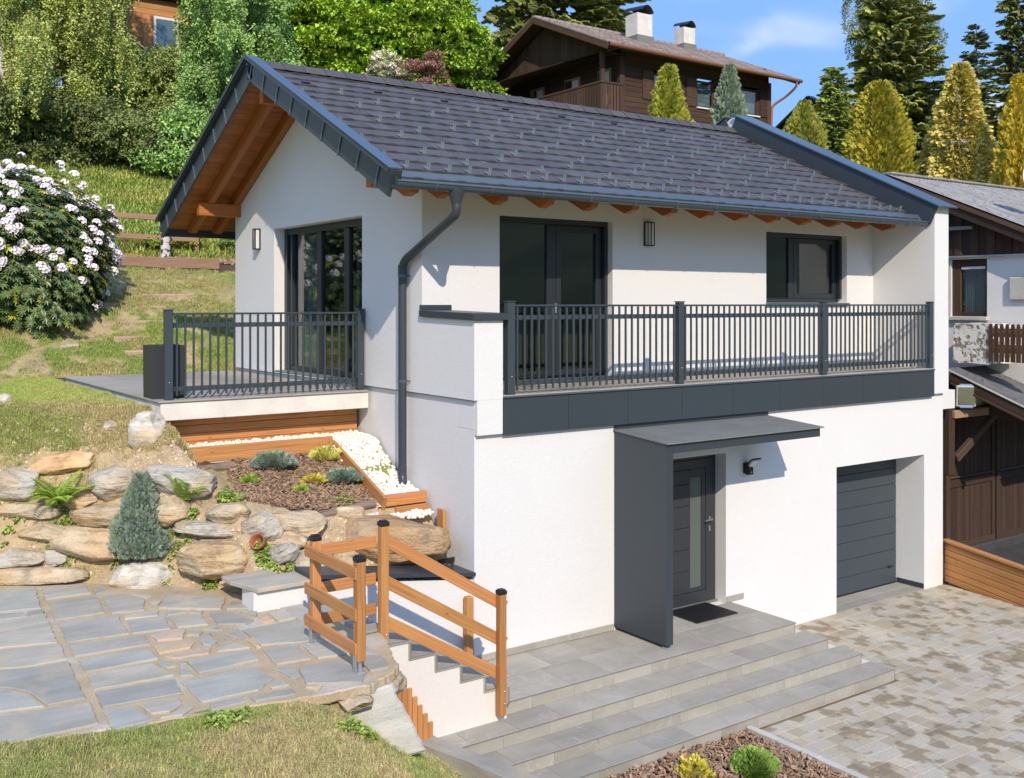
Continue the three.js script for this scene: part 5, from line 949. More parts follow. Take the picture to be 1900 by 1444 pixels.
// ---------- brown timber chalet up the hill ----------
{
  const c = thing('chalet', 'dark brown timber chalet with balcony and two chimneys behind the house', 'house', [24, 9.5, -23]);
  const XE = 18.1, XR = 28.95, ZE = -18.66, ZRG = -23.26, ZL = -27.75, YE = 14.5, YG = 16.45, m = (YG - YE) / (ZE - ZRG), ry = z => YG - m * Math.abs(z - ZRG), ZF = -19.55, XW = 19.55, YF = 12.25;
  // walls: pale plinth, then boards laid one over another
  box('plinth', c, M.plaster, XW + 0.05, XR - 0.9, 8.5, YF - 0.12, -27, ZF - 0.05, 0.01, null);
  const openings = [[1213, 1234, 126, 162], [1293, 1317, 143, 190], [1378, 1399, 160, 204]].map(([a, b, t, u]) => { const f = (px, py) => { const d = sight(px, py), k = (ZF - CAM.z) / d.z; return [CAM.x + d.x * k, CAM.y + d.y * k]; }; const p = f(a, u), q = f(b, t); return [p[0], q[0], p[1], q[1]]; }).map(([a, b]) => [a, a + 1.0, 12.95, 14.05]);
  for (let y = YF - 0.1, k = 0; y < YE + 0.12; y += 0.2, k++) {
    const spans = []; let x = XW; for (const [a, b, u, v] of openings) { if (y + 0.19 > u && y < v) { spans.push([x, a]); x = b; } } spans.push([x, XR - 0.9]);
    for (const [a, b] of spans) box('wall_board', c, M.chalet, a, b, y, y + 0.195, ZF - 0.16, ZF + (k % 2) * 0.004, 0.012, 'x');
    box('wall_board', c, M.dark, XW - 0.003, XW + 0.15, y, y + 0.195, -26.9, ZF - 0.161, 0.012, 'z');
  }
  box('back_wall', c, M.dark[0], XW + 0.16, XR - 0.9, YF - 0.1, YE, -26.9, -26.7, 0.01); box('end_wall', c, M.dark[0], XR - 1.05, XR - 0.9, YF - 0.1, YE + 0.6, -26.69, ZF - 0.162, 0.01);
  for (const x of [XW + 0.02, XR - 0.95]) box('corner_post', c, M.brown, x - 0.12, x + 0.12, YF - 0.1, YE - 0.05, ZF - 0.14, ZF + 0.08, 0.015);
  openings.forEach(([a, b, u, v]) => { const w = part('window', c), z = ZF - 0.06; box('frame', w, M.brown, a, a + 0.08, u, v, z - 0.05, z + 0.02); box('frame', w, M.brown, b - 0.08, b, u, v, z - 0.05, z + 0.02); box('frame', w, M.brown, a + 0.081, b - 0.081, v - 0.08, v, z - 0.05, z + 0.019); box('frame', w, M.brown, a + 0.081, b - 0.081, u, u + 0.08, z - 0.05, z + 0.019);
    put('pane', new THREE.BoxGeometry(b - a - 0.14, v - u - 0.14, 0.01), M.glass, w, V((a + b) / 2, (u + v) / 2, z - 0.02)); box('curtain', w, M.plaster, a + 0.1, b - 0.1, u + 0.1, v - 0.1, z - 0.10, z - 0.09); box('sill', w, M.plaster, a - 0.03, b + 0.03, u - 0.06, u - 0.002, ZF - 0.05, ZF + 0.08);
    for (const [p, q] of [[a - 0.62, a - 0.06], [b + 0.06, b + 0.62]]) { const s = part('shutter', c); box('panel', s, M.chalet, p, q, u - 0.02, v + 0.02, ZF + 0.02, ZF + 0.055, 0.006); for (const k of [0.33, 0.66]) box('batten', s, M.brown, p + 0.06, q - 0.06, mix(u, v, k) - 0.02, mix(u, v, k) + 0.02, ZF + 0.056, ZF + 0.07, 0.004); } });
  // gable side under the roof: loggia windows, boarded gable front, posts, balcony
  box('loggia_ceiling', c, M.dark[1], XE + 0.4, XW + 0.2, YE - 0.02, YE + 0.04, -27.3, ZF + 0.1, 0.01);
  for (const [a, b] of [[-20.9, -20.1], [-23.0, -22.0], [-25.4, -24.4]]) { const w = part('gable_window', c); box('frame', w, M.grey[0], XW - 0.05, XW - 0.004, 12.45, 14.1, a, b); put('pane', new THREE.BoxGeometry(0.01, 1.5, (b - a) / 2 - 0.08), M.glass, w, V(XW - 0.06, 13.28, a + (b - a) * 0.27)); box('curtain', w, M.fabric, XW - 0.075, XW - 0.067, 12.6, 13.98, a + (b - a) * 0.54, b - 0.07); }
  for (let z = -27.2, k = 0; z < ZE - 0.5; z += 0.2, k++) { const top = ry(z + 0.1) - 0.2; if (top > YE + 0.16) box('gable_board', c, M.brown, XE + 0.62, XE + 0.66 + (k % 2) * 0.006, YE + 0.12, top, z, z + 0.196, 0.006, 'y'); }
  box('tie_beam', c, M.brown, XE + 0.55, XE + 0.72, YE - 0.02, YE + 0.11, -27.3, ZE + 0.15, 0.01);
  for (const z of [-19.45, -26.6]) box('post', c, M.brown, XE + 0.34, XE + 0.5, YF, YE - 0.03, z - 0.08, z + 0.08, 0.015);
  box('balcony_floor', c, M.dark[0], XE + 0.25, XW - 0.01, YF - 0.2, YF, -27, ZF + 0.15, 0.01);
  const b = part('balcony', c);
  box('rail', b, M.brown, XE + 0.28, XE + 0.42, 13.26, 13.34, -26.8, ZF + 0.22, 0.01); box('rail', b, M.brown, XE + 0.43, XW - 0.02, 13.26, 13.34, ZF + 0.10, ZF + 0.22, 0.01);
  for (let z = -26.7; z < ZF + 0.1; z += 0.16) box('baluster', b, M.brown, XE + 0.30, XE + 0.33, YF - 0.15, 13.255, z, z + 0.125, 0.006, 'y');
  for (let x = XE + 0.45; x < XW - 0.1; x += 0.16) box('baluster', b, M.brown, x, x + 0.125, YF - 0.15, 13.255, ZF + 0.16, ZF + 0.19, 0.006, 'y');
  // ribbed tile roof, barge boards, gutter, chimneys
  const roof = part('roof', c), sl = Math.atan(m), S = (ZE - ZRG) / Math.cos(sl) + 0.05;
  for (const sd of [1, -1]) {
    const nx = 290, rows = 13, pos = [], idx = [], uv = [];
    for (let j = 0; j <= rows * 2; j++) for (let i = 0; i <= nx; i++) { const r = Math.floor(j / 2), e = j % 2, s = Math.min(S, (r + (e ? 0.995 : 0)) * S / rows), x = XE + (XR - XE) * i / nx, lift = 0.05 + Math.abs(Math.sin((x - XE) * Math.PI / 0.3)) * 0.045 + (e ? 0.035 : 0); pos.push(x, YG - Math.sin(sl) * s + lift, ZRG + sd * Math.cos(sl) * s); uv.push(x, s); }
    const w = nx + 1; for (let j = 0; j < rows * 2; j++) for (let i = 0; i < nx; i++) { const a = j * w + i; idx.push(a, a + w, a + 1, a + 1, a + w, a + w + 1); }
    const g = new THREE.BufferGeometry(); g.setAttribute('position', new THREE.Float32BufferAttribute(pos, 3)); g.setAttribute('uv', new THREE.Float32BufferAttribute(uv, 2)); g.setIndex(idx); g.computeVertexNormals(); put('tile_sheet', g, M.oldTile, roof).userData.kind = 'stuff';
    const q = new THREE.Quaternion().setFromAxisAngle(V(1, 0, 0), sl * sd), mid = V(0, YG - Math.sin(sl) * S / 2, ZRG + sd * Math.cos(sl) * S / 2);
    put('deck', cbox(XR - XE - 0.04, 0.1, S - 0.02, 0.01, 'x'), M.dark[0], roof, mid.clone().add(V((XE + XR) / 2, -0.03, 0)), q);
    for (const x of [XE, XR]) put('barge_board', cbox(0.05, 0.24, S, 0.01, 'z'), M.brown[2], roof, mid.clone().add(V(x, -0.03, 0)), q);
    put('verge_tiles', cbox(0.12, 0.08, S, 0.02, 'z'), M.oldTile, roof, mid.clone().add(V(XE + 0.02, 0.115, 0)), q);
  }
  for (let x = XE; x < XR - 0.2; x += 0.38) put('ridge_tile', new THREE.CylinderGeometry(0.13, 0.145, 0.4, 12, 1, false, 0, Math.PI).rotateZ(Math.PI / 2).rotateX(-Math.PI / 2 * 0 ), M.oldTile, roof, V(x + 0.2, YG + 0.06, ZRG), [0, 0, 0]);
  tube('gutter', roof, M.copper, [V(XE - 0.02, YE + 0.02, ZE + 0.12), V(XR + 0.02, YE - 0.03, ZE + 0.12)], 0.075, 10, 2);
  tube('downpipe', c, M.copper, [V(XR - 0.3, YE - 0.03, ZE + 0.12), V(XR - 0.3, YE - 0.25, ZE + 0.1), V(XR - 0.42, YE - 0.62, ZE - 0.3), V(XR - 0.8, YE - 1.05, ZF + 0.14), V(XR - 0.86, YE - 1.3, ZF + 0.12), V(XR - 0.86, 9, ZF + 0.12)], 0.055, 10, 50);
  const chimney = (x, z, w, h, cap) => { const y = ry(z), k = part('chimney', roof); box('stack', k, M.chimney, x - w / 2, x + w / 2, y - 0.4, y + h, z - w * 0.45, z + w * 0.45, 0.01, null); box('flashing', k, M.zinc, x - w / 2 - 0.04, x + w / 2 + 0.04, y - 0.38, y + 0.22, z - w * 0.45 - 0.04, z + w * 0.45 + 0.06, 0.01);
    const cg = new THREE.CylinderGeometry(w * 0.62, w * 0.62, w * 1.1, 18, 1, true, -1.05, 2.1); cg.rotateX(-Math.PI / 2).rotateY(0); const s = put('cowl', cg, M.black, k, V(x, y + h - w * 0.18, z)); s.rotation.set(0, 0.3, 0); tube('rod', k, M.black, [V(x + w * 0.42, y + h, z), V(x + w * 0.46, y + h + 0.22, z)], 0.02, 6, 1); };
  M.chimney = std({ map: T.concrete, color: rgb(1.1, 1.1, 1.08), bumpMap: T.fineBump, bumpScale: 0.006, roughness: 0.9 });
  chimney(22.9, -22.2, 0.85, 1.15); chimney(26.5, -23.1, 0.7, 0.95);
}
// ---------- orange timber house high among the birches ----------
{
  const h = thing('timber_house', 'orange timber house half hidden high behind the birches', 'house', [2, 14, -44]); const o = along(278, 66, 46), B = M.larch;
  for (let k = 5; k < 17; k++) box('wall_board', h, B, o.x - 2.2, o.x + 2.2, o.y - 2.4 + k * 0.24, o.y - 2.165 + k * 0.24, o.z - 0.3, o.z, 0.01, 'x');
  const w = part('window', h); box('frame', w, M.plaster, o.x + 0.15, o.x + 1.25, o.y - 0.65, o.y + 0.9, o.z + 0.005, o.z + 0.07); put('pane', new THREE.BoxGeometry(0.9, 1.35, 0.02), M.glass, w, V(o.x + 0.7, o.y + 0.12, o.z + 0.09)); for (const x of [-0.32, 1.3]) box('shutter', w, B, o.x + x, o.x + x + 0.42, o.y - 0.65, o.y + 0.9, o.z + 0.005, o.z + 0.06);
  box('eave', h, M.dark, o.x - 2.7, o.x + 2.7, o.y + 1.7, o.y + 1.9, o.z - 4, o.z + 0.35, 0.02); box('balcony', h, B, o.x - 2.1, o.x + 2.1, o.y - 1.18, o.y - 0.75, o.z + 0.12, o.z + 0.2, 0.01); box('plinth', h, M.dark[0], o.x - 2.2, o.x + 2.2, o.y - 7, o.y - 1.21, o.z - 0.3, o.z - 0.01, 0.01, null);
  box('roof', h, M.oldTile, o.x - 2.8, o.x + 2.8, o.y + 1.91, o.y + 2.05, o.z - 4.1, o.z + 0.4, 0.02);
}
M.chalet2 = [0.62, 0.5, 0.75].map(k => std({ map: T.darkwood2, color: rgb(k, k * 0.97, k * 0.93), bumpMap: T.grain, bumpScale: 0.003, roughness: 0.85 }));
// ---------- neighbour's barn on the right ----------
{
  const b = thing('barn', 'old barn with grey corrugated roof and white wall right of the house', 'barn', [15, 0, -3]);
  const XW = 12.5, YE = 5.9, zr = -2.72, yr = 7.6, m = 0.432, ry = z => yr - m * Math.abs(z - zr);
  const corr = (x0, x1, z0, z1, f, mat, pitch, amp, name, parent) => { const nx = Math.round((x1 - x0) / pitch * 6), nz = 24, pos = [], idx = [], uv = []; for (let j = 0; j <= nz; j++) for (let i = 0; i <= nx; i++) { const x = mix(x0, x1, i / nx), z = mix(z0, z1, j / nz); pos.push(x, f(z) + Math.sin((x - x0) / pitch * 2 * Math.PI) * amp, z); uv.push(x, z); } const w = nx + 1; for (let j = 0; j < nz; j++) for (let i = 0; i < nx; i++) { const a = j * w + i; idx.push(a, a + w, a + 1, a + 1, a + w, a + w + 1); } const g = new THREE.BufferGeometry(); g.setAttribute('position', new THREE.Float32BufferAttribute(pos, 3)); g.setAttribute('uv', new THREE.Float32BufferAttribute(uv, 2)); g.setIndex(idx); g.computeVertexNormals(); return put(name, g, mat, parent); };
  const roof = part('roof', b); corr(12.12, 22, zr, 1.6, z => ry(z) + 0.03, M.fibre, 0.15, 0.022, 'corrugated_sheet', roof); corr(12.12, 22, -7.5, zr, z => ry(z) + 0.03, M.fibre, 0.15, 0.022, 'corrugated_sheet', roof);
  const sl = Math.atan(m), barge = (x, z0, z1, h, w, dy, mt) => beam('barge_board', roof, mt, V(x, ry(z0) + dy, z0), V(x, ry(z1) + dy, z1), w, h, 0.01); barge(12.16, zr, 1.6, 0.10, 0.05, -0.06, M.brown[2]); barge(12.2, zr, 1.55, 0.2, 0.06, -0.19, M.dark[1]); barge(12.2, -7.4, zr, 0.2, 0.06, -0.12, M.dark[1]);
  box('ridge_cap', roof, M.fibre, 12.12, 22, yr + 0.02, yr + 0.07, zr - 0.12, zr + 0.12, 0.02, 'x');
  put('wall', uvm(flipped(plate([[-7, 3.0], [1.4, 3.0], [1.4, YE], [-7, YE]], [rect(-1.50, -0.74, 4.66, 5.80)], 0.3, ZY(XW)))), M.plaster, b);
  box('wall', b, M.plaster, XW + 0.31, 21.5, 3.0, YE, 1.1, 1.4, 0.01, null);
  for (let z = -7, k = 0; z < 1.4; z += 0.17, k++) { const top = ry(z + 0.08) - 0.16; box('gable_board', b, M.dark, XW - 0.05 - (k % 2) * 0.022, XW - 0.02, YE - 0.03, top, z, z + 0.166, 0.006, 'y'); }
  box('drip_board', b, M.galv, XW - 0.09, XW - 0.004, YE - 0.065, YE - 0.032, -7, 1.4, 0.004);
  box('shade_box', b, M.zinc, XW - 0.2, XW - 0.1, 6.38, 6.45, -2.6, -0.95, 0.01);
  const w = part('window', b); for (const [a, c, d, e] of [[-1.5, -1.32, 4.66, 5.8], [-0.80, -0.74, 4.66, 5.8]]) box('frame', w, M.dark, XW + 0.04, XW + 0.12, d, e, a, c, 0.006, 'y'); box('frame', w, M.dark, XW + 0.041, XW + 0.119, 5.66, 5.8, -1.319, -0.801, 0.006, 'z'); box('frame', w, M.dark, XW + 0.041, XW + 0.119, 4.66, 4.74, -1.319, -0.801, 0.006, 'z');
  put('pane', new THREE.BoxGeometry(0.008, 0.93, 0.53), M.glass, w, V(XW + 0.09, 5.2, -1.06)); { const pos = [], idx = []; const n = 40; for (let i = 0; i <= n; i++) { const z = -1.3 + 0.5 * i / n, x = XW + 0.16 + 0.018 * Math.sin(i * 1.9); pos.push(x, 4.72, z, x, 5.66, z); } for (let i = 0; i < n; i++) { const a = i * 2; idx.push(a, a + 2, a + 1, a + 1, a + 2, a + 3); } const g = new THREE.BufferGeometry(); g.setAttribute('position', new THREE.Float32BufferAttribute(pos, 3)); g.setIndex(idx); g.computeVertexNormals(); put('lace_curtain', g, M.fabric, w); }
  box('blind', w, M.plaster, XW + 0.035, XW + 0.06, 5.60, 5.65, -1.30, -0.80, 0.004); box('sill', w, M.kerb, XW - 0.09, XW + 0.03, 4.58, 4.655, -1.54, -0.70, 0.008);
  box('shutter', b, M.dark[2], XW - 0.06, XW - 0.003, 4.62, 5.85, -2.0, -1.54, 0.008, 'y');
  box('vent_grille', b, M.kerb, XW - 0.08, XW - 0.003, 4.98, 5.42, -0.26, 0.22, 0.02, null);
  // lean-to below with corrugated roof, boarded doors, posts and brace
  const s = part('lean_to', b), ly = z => 3.66 - 0.40 * (z + 0.70); corr(11.18, 20, -0.78, 1.05, ly, M.darkSheet, 0.09, 0.012, 'corrugated_roof', s);
  beam('verge_board', s, M.greyVerge ?? M.kerb, V(11.19, ly(-0.78) - 0.015, -0.78), V(11.19, ly(1.05) - 0.015, 1.05), 0.05, 0.03, 0.004); beam('rafter', s, M.dark[0], V(11.24, ly(-0.75) - 0.14, -0.75), V(11.24, ly(1.0) - 0.14, 1.0), 0.1, 0.15, 0.012); beam('rafter', s, M.dark[2], V(11.21, ly(-0.72) - 0.25, -0.72), V(11.21, ly(0.85) - 0.25, 0.85), 0.05, 0.05, 0.01);
  box('cross_beam', s, M.grey, 10.95, 12.1, 2.78, 2.93, -0.62, -0.46, 0.015); box('cross_beam', s, M.dark, 12.15, 19, 2.74, 2.98, -0.62, -0.46, 0.015); box('gable_infill', s, M.roughGrey ?? M.kerb, 11.35, 12.4, 2.95, 3.35, -0.72, -0.66, 0.01);
  box('post', s, M.chalet2, 10.86, 11.04, 1.72, 3.05, -0.68, -0.52, 0.015); beam('brace', s, M.brown[0], V(11.05, 2.02, -0.52), V(12.55, 2.86, -0.52), 0.11, 0.15, 0.02); box('post', s, M.dark, 11.28, 11.42, 0, 2.77, -0.98, -0.84, 0.012);
  for (const [x0, x1] of [[11.45, 13.2], [13.26, 15.2], [15.26, 17.2]]) { const d = part('door', b); for (let x = x0, k = 0; x < x1 - 0.02; x += 0.078, k++) box('slat', d, M.chalet2, x, Math.min(x + 0.074, x1), 0.16, 2.72, -1.04, -1.0 + (k % 2) * 0.003, 0.006, 'y'); for (const y of [0.2, 1.42, 2.6]) box('rail', d, M.chalet2, x0, x1, y - 0.07, y + 0.07, -0.999, -0.965, 0.006); box('batten', d, M.brown, x0 + 0.1, x1 - 0.1, 1.53, 1.56, -0.998, -0.95, 0.005); for (const x of [x0, x1 - 0.11]) box('stile', d, M.chalet2, x, x + 0.11, 0.16, 2.72, -0.998, -0.966, 0.006); }
  box('foundation', b, M.asphalt, 11.0, 20, -0.1, 0.15, -1.3, -0.9, 0.02, null); box('lean_back', b, M.dark[1], 11.0, 20, 0.15, 3.4, -1.4, -1.06, 0.01);
  const lb = thing('lime_pillar', 'stub of rough flaking white wall under the barn window', 'wall', [11.8, 3.8, -0.5]); put('stub', (() => { const g = new THREE.BoxGeometry(0.9, 0.75, 0.72, 8, 8, 8), p = g.attributes.position; for (let i = 0; i < p.count; i++) { const x = p.getX(i), y = p.getY(i), z = p.getZ(i), n = fbm(x * 5 + 9, y * 5, z * 5, 3) - 0.5; p.setXYZ(i, x + n * 0.05, y + n * 0.04, z + n * 0.05); } g.computeVertexNormals(); return uvm(g); })(), M.roughPlaster, lb, V(11.98, 4.16, -0.50));
  const pf = thing('picket_fence', 'dark brown picket fence above the lean-to roof', 'fence', [11.6, 3.8, 0.4]);
  for (let z = -0.10, k = 0; z < 1.2; z += 0.105, k++) { const pts = [[-0.04, 0], [0.04, 0], [0.04, 0.2], [0.028, 0.28], [0.04, 0.36], [0.04, 0.5], [0.022, 0.58], [0.034, 0.64], [0.02, 0.70], [-0.02, 0.70], [-0.034, 0.64], [-0.022, 0.58], [-0.04, 0.5], [-0.04, 0.36], [-0.028, 0.28], [-0.04, 0.2]]; put('picket', uvm(flipped(plate(pts, [], 0.022, ZY(0))), 'y'), M.chalet[k % 3], pf, V(11.5, 3.84, z)); }
  for (const y of [4.0, 4.3]) box('rail', pf, M.larch[1], 11.525, 11.565, y, y + 0.16, -0.13, 1.22, 0.006);
  const tm = thing('traffic_mirror', 'square road mirror in white frame on the lean-to beam', 'mirror', [11.1, 3, -0.4]); const tp = V(11.13, 3.20, -0.36), tq = new THREE.Quaternion().setFromAxisAngle(V(0, 1, 0), -0.75).multiply(new THREE.Quaternion().setFromAxisAngle(V(1, 0, 0), 0.12));
  put('backing', cbox(0.36, 0.4, 0.05, 0.02), M.kerb, tm, tp, tq); put('mirror_face', cbox(0.30, 0.34, 0.012, 0.003), std({ color: rgb(0.55, 0.58, 0.6), metalness: 1, roughness: 0.08 }), tm, tp.clone().add(V(-0.68, 0, 0.73).multiplyScalar(0.028)), tq); for (const y of [0.205, -0.205]) put('cushion', cbox(0.24, 0.035, 0.06, 0.012), std({ color: rgb(0.13, 0.26, 0.5), roughness: 0.5 }), tm, tp.clone().add(V(0, y, 0)), tq); beam('arm', tm, M.galv, tp.clone(), tp.clone().add(V(0.12, -0.24, -0.15)), 0.03, 0.03);
  const sd = thing('satellite_dish', 'white satellite dish at the right edge above the barn roof', 'satellite dish', [13.9, 7.2, 0]); const dp = along(1938, 318, 20); put('dish', new THREE.SphereGeometry(0.8, 24, 10, 0, Math.PI * 2, 0, 0.45).rotateX(Math.PI / 2), std({ color: rgb(0.72, 0.74, 0.76), roughness: 0.5 }), sd, dp.clone().add(V(0.3, 0, -0.7)), [0.1, -0.5, 0]); tube('mast', sd, M.galv, [dp.clone().add(V(0.2, -0.1, -0.4)), dp.clone().add(V(0.25, -1.6, -0.5))], 0.03, 8, 1);
  const pb = thing('white_box', 'small white rendered corner block beside the traffic mirror', 'wall', [10.6, 3.1, -0.6]); box('block', pb, M.plaster, 10.1, 10.75, 3.0, 3.34, -0.9, -0.35, 0.005, null);
  const sh = thing('far_shed', 'dark pointed shed roof among the conifers right of the chalet', 'shed', [30, 9, -30]); const q = along(1510, 205, 55); put('roof', uvm(flipped(plate([[-3, -1.2], [0, 0.6], [3, -1.2], [3, -4.5], [-3, -4.5]], [], 6, ZY(0)))), M.dark[1], sh, q); for (const sg of [1, -1]) beam('roof_edge', sh, M.black, q.clone().add(V(-0.3, 0.68, 0)), q.clone().add(V(-0.3, -1.3, 3.1 * sg)), 0.5, 0.14, 0.02);
}
// ---------- the far side of the valley, behind the camera: what the windows mirror ----------
{
  const pos = [], idx = [], uv = [], col = [], NA = 90, NR = 16;
  for (let j = 0; j <= NR; j++) for (let i = 0; i <= NA; i++) {
    const a = mix(-0.75, Math.PI + 0.75, i / NA), k = j / NR, R = 190 + 420 * k, x = Math.cos(a) * R, z = 60 + Math.sin(a) * R, h = -12 + 95 * Math.pow(k, 0.9) * (0.55 + 0.7 * fbm(i * 0.09, 3, 5, 4)) + (fbm(i * 0.8, j * 1.2, 7, 3) - 0.5) * 14;
    pos.push(x, h, z); uv.push(x, z); const c = mix3([0.055, 0.08, 0.055], [0.11, 0.14, 0.07], sstep(0.45, 0.65, fbm(i * 0.35, j * 0.9, 9, 3))); col.push(...c);
  }
  const w = NA + 1; for (let j = 0; j < NR; j++) for (let i = 0; i < NA; i++) { const a = j * w + i; idx.push(a, a + w, a + 1, a + 1, a + w, a + w + 1); }
  const g = new THREE.BufferGeometry(); g.setAttribute('position', new THREE.Float32BufferAttribute(pos, 3)); g.setAttribute('uv', new THREE.Float32BufferAttribute(uv, 2)); g.setAttribute('color', new THREE.Float32BufferAttribute(col, 3)); g.setIndex(idx); g.computeVertexNormals();
  info(put('hills', g, std({ vertexColors: true, roughness: 1 })), 'wooded hills across the valley', null, null, 'structure');
}
// ---------- foliage building blocks ----------
const leafMat = (r = 0.7) => std({ color: 0xffffff, roughness: r, side: THREE.DoubleSide });
M.leaf = leafMat(0.62); M.needle = leafMat(0.75); M.petal = std({ color: 0xffffff, roughness: 0.8, side: THREE.DoubleSide }); M.grass = leafMat(0.8);
function soup(tris) { const g = new THREE.BufferGeometry(); g.setAttribute('position', new THREE.Float32BufferAttribute(tris, 3)); g.computeVertexNormals(); return g; }
function addLeaf(out, o, d, n, L, W) {                                   // a folded leaf from o along d
  const s = new THREE.Vector3().crossVectors(d, n).normalize(), up = new THREE.Vector3().crossVectors(s, d);
  const tip = o.clone().addScaledVector(d, L).addScaledVector(up, -L * 0.12), m = o.clone().addScaledVector(d, L * 0.45), a = m.clone().addScaledVector(s, W).addScaledVector(up, W * 0.35), b = m.clone().addScaledVector(s, -W).addScaledVector(up, W * 0.35);
  for (const t of [[o, a, tip], [o, tip, b]]) for (const p of t) out.push(p.x, p.y, p.z);
}
function leafBunch(n, R, L, W, seed, flat = 0.6) { const r = rng(seed), out = []; for (let i = 0; i < n; i++) { const o = V(r() - 0.5, (r() - 0.5) * flat, r() - 0.5).multiplyScalar(2 * R), d = V(r() - 0.5, (r() - 0.6) * 0.9, r() - 0.5).normalize(), nn = V((r() - 0.5) * 0.9, 1, (r() - 0.5) * 0.9).normalize(); addLeaf(out, o, d, nn, L * (0.7 + r() * 0.6), W * (0.7 + r() * 0.6)); } return soup(out); }
function needleSpray(seed, hang = 0.25, n = 9) {                          // conifer branchlet along +x, length 1
  const r = rng(seed), out = [], blade = (o, d, L, W) => { const q = new THREE.Vector3().crossVectors(d, V(0, 1, 0.02)).normalize(); for (const s of [q, V(0, 1, 0).addScaledVector(d, -d.y).normalize()]) { const a = o.clone().addScaledVector(d, L * 0.35).addScaledVector(s, W), b = o.clone().addScaledVector(d, L * 0.35).addScaledVector(s, -W), t = o.clone().addScaledVector(d, L); for (const p of [o, a, t, o, t, b]) out.push(p.x, p.y, p.z); } };
  blade(V(0, 0, 0), V(1, 0, 0), 1, 0.06);
  for (let i = 0; i < n; i++) for (const s of [1, -1]) { const t = 0.08 + 0.85 * i / n, L = 0.52 * (1 - t * 0.72) * (0.75 + r() * 0.5); blade(V(t, 0, 0), V(0.72, -hang * (0.4 + r()), s * (0.62 + r() * 0.2)).normalize(), L, 0.055 + r() * 0.02); }
  return soup(out);
}
function fanSpray(seed) {                                                  // flat feathery cypress fan along +x
  const r = rng(seed), out = [], q = (o, d, L, W, up) => { const s = new THREE.Vector3().crossVectors(d, up).normalize(), a = o.clone().addScaledVector(d, L * 0.5).addScaledVector(s, W), b = o.clone().addScaledVector(d, L * 0.5).addScaledVector(s, -W), t = o.clone().addScaledVector(d, L); for (const p of [o, a, t, o, t, b]) out.push(p.x, p.y, p.z); };
  const up = V(0, 1, 0.1).normalize(); q(V(0, 0, 0), V(1, 0, 0), 1, 0.06, up);
  for (let i = 0; i < 7; i++) for (const s of [1, -1]) { const t = 0.1 + 0.75 * i / 7, d = V(0.75, (r() - 0.5) * 0.5, s * 0.6).normalize(); q(V(t, 0, 0), d, 0.5 * (1 - t * 0.6) * (0.7 + r() * 0.6), 0.055, up); }
  return soup(out);
}
const SPR = [1, 2, 3].map(i => needleSpray(i)), HANG = [4, 5].map(i => needleSpray(i, 0.7, 10)), FAN = [6, 7, 8].map(fanSpray);
const tint = (c, k, r, v = 0.25) => { const m = k * (1 - v + r() * 2 * v); return rgb(c[0] * m * (0.9 + r() * 0.2), c[1] * m, c[2] * m * (0.8 + r() * 0.4)); };
function taperedTube(pts, r0, r1, seg = 8) {
  const c = new THREE.CatmullRomCurve3(pts), n = Math.max(6, pts.length * 4), g = new THREE.TubeGeometry(c, n, 1, seg), p = g.attributes.position, ct = V();
  for (let i = 0; i <= n; i++) { c.getPointAt(i / n, ct); const k = mix(r0, r1, i / n); for (let j = 0; j <= seg; j++) { const q = i * (seg + 1) + j; p.setXYZ(q, ct.x + (p.getX(q) - ct.x) * k, ct.y + (p.getY(q) - ct.y) * k, ct.z + (p.getZ(q) - ct.z) * k); } }
  g.computeVertexNormals(); return g;
}
function tree(name, label, base, group) { return thing(name, label, 'tree', base.toArray(), group); }
function woodPart(t, geos, mat) { const o = origin.get(t); put('trunk', mergeGeometries(geos), mat, t, V(0, 0, 0)); }
function crown(t, geos, mat, lists, name = 'crown') { geos.forEach((g, i) => { if (lists[i].length) copies(name, g, mat, lists[i], t); }); }

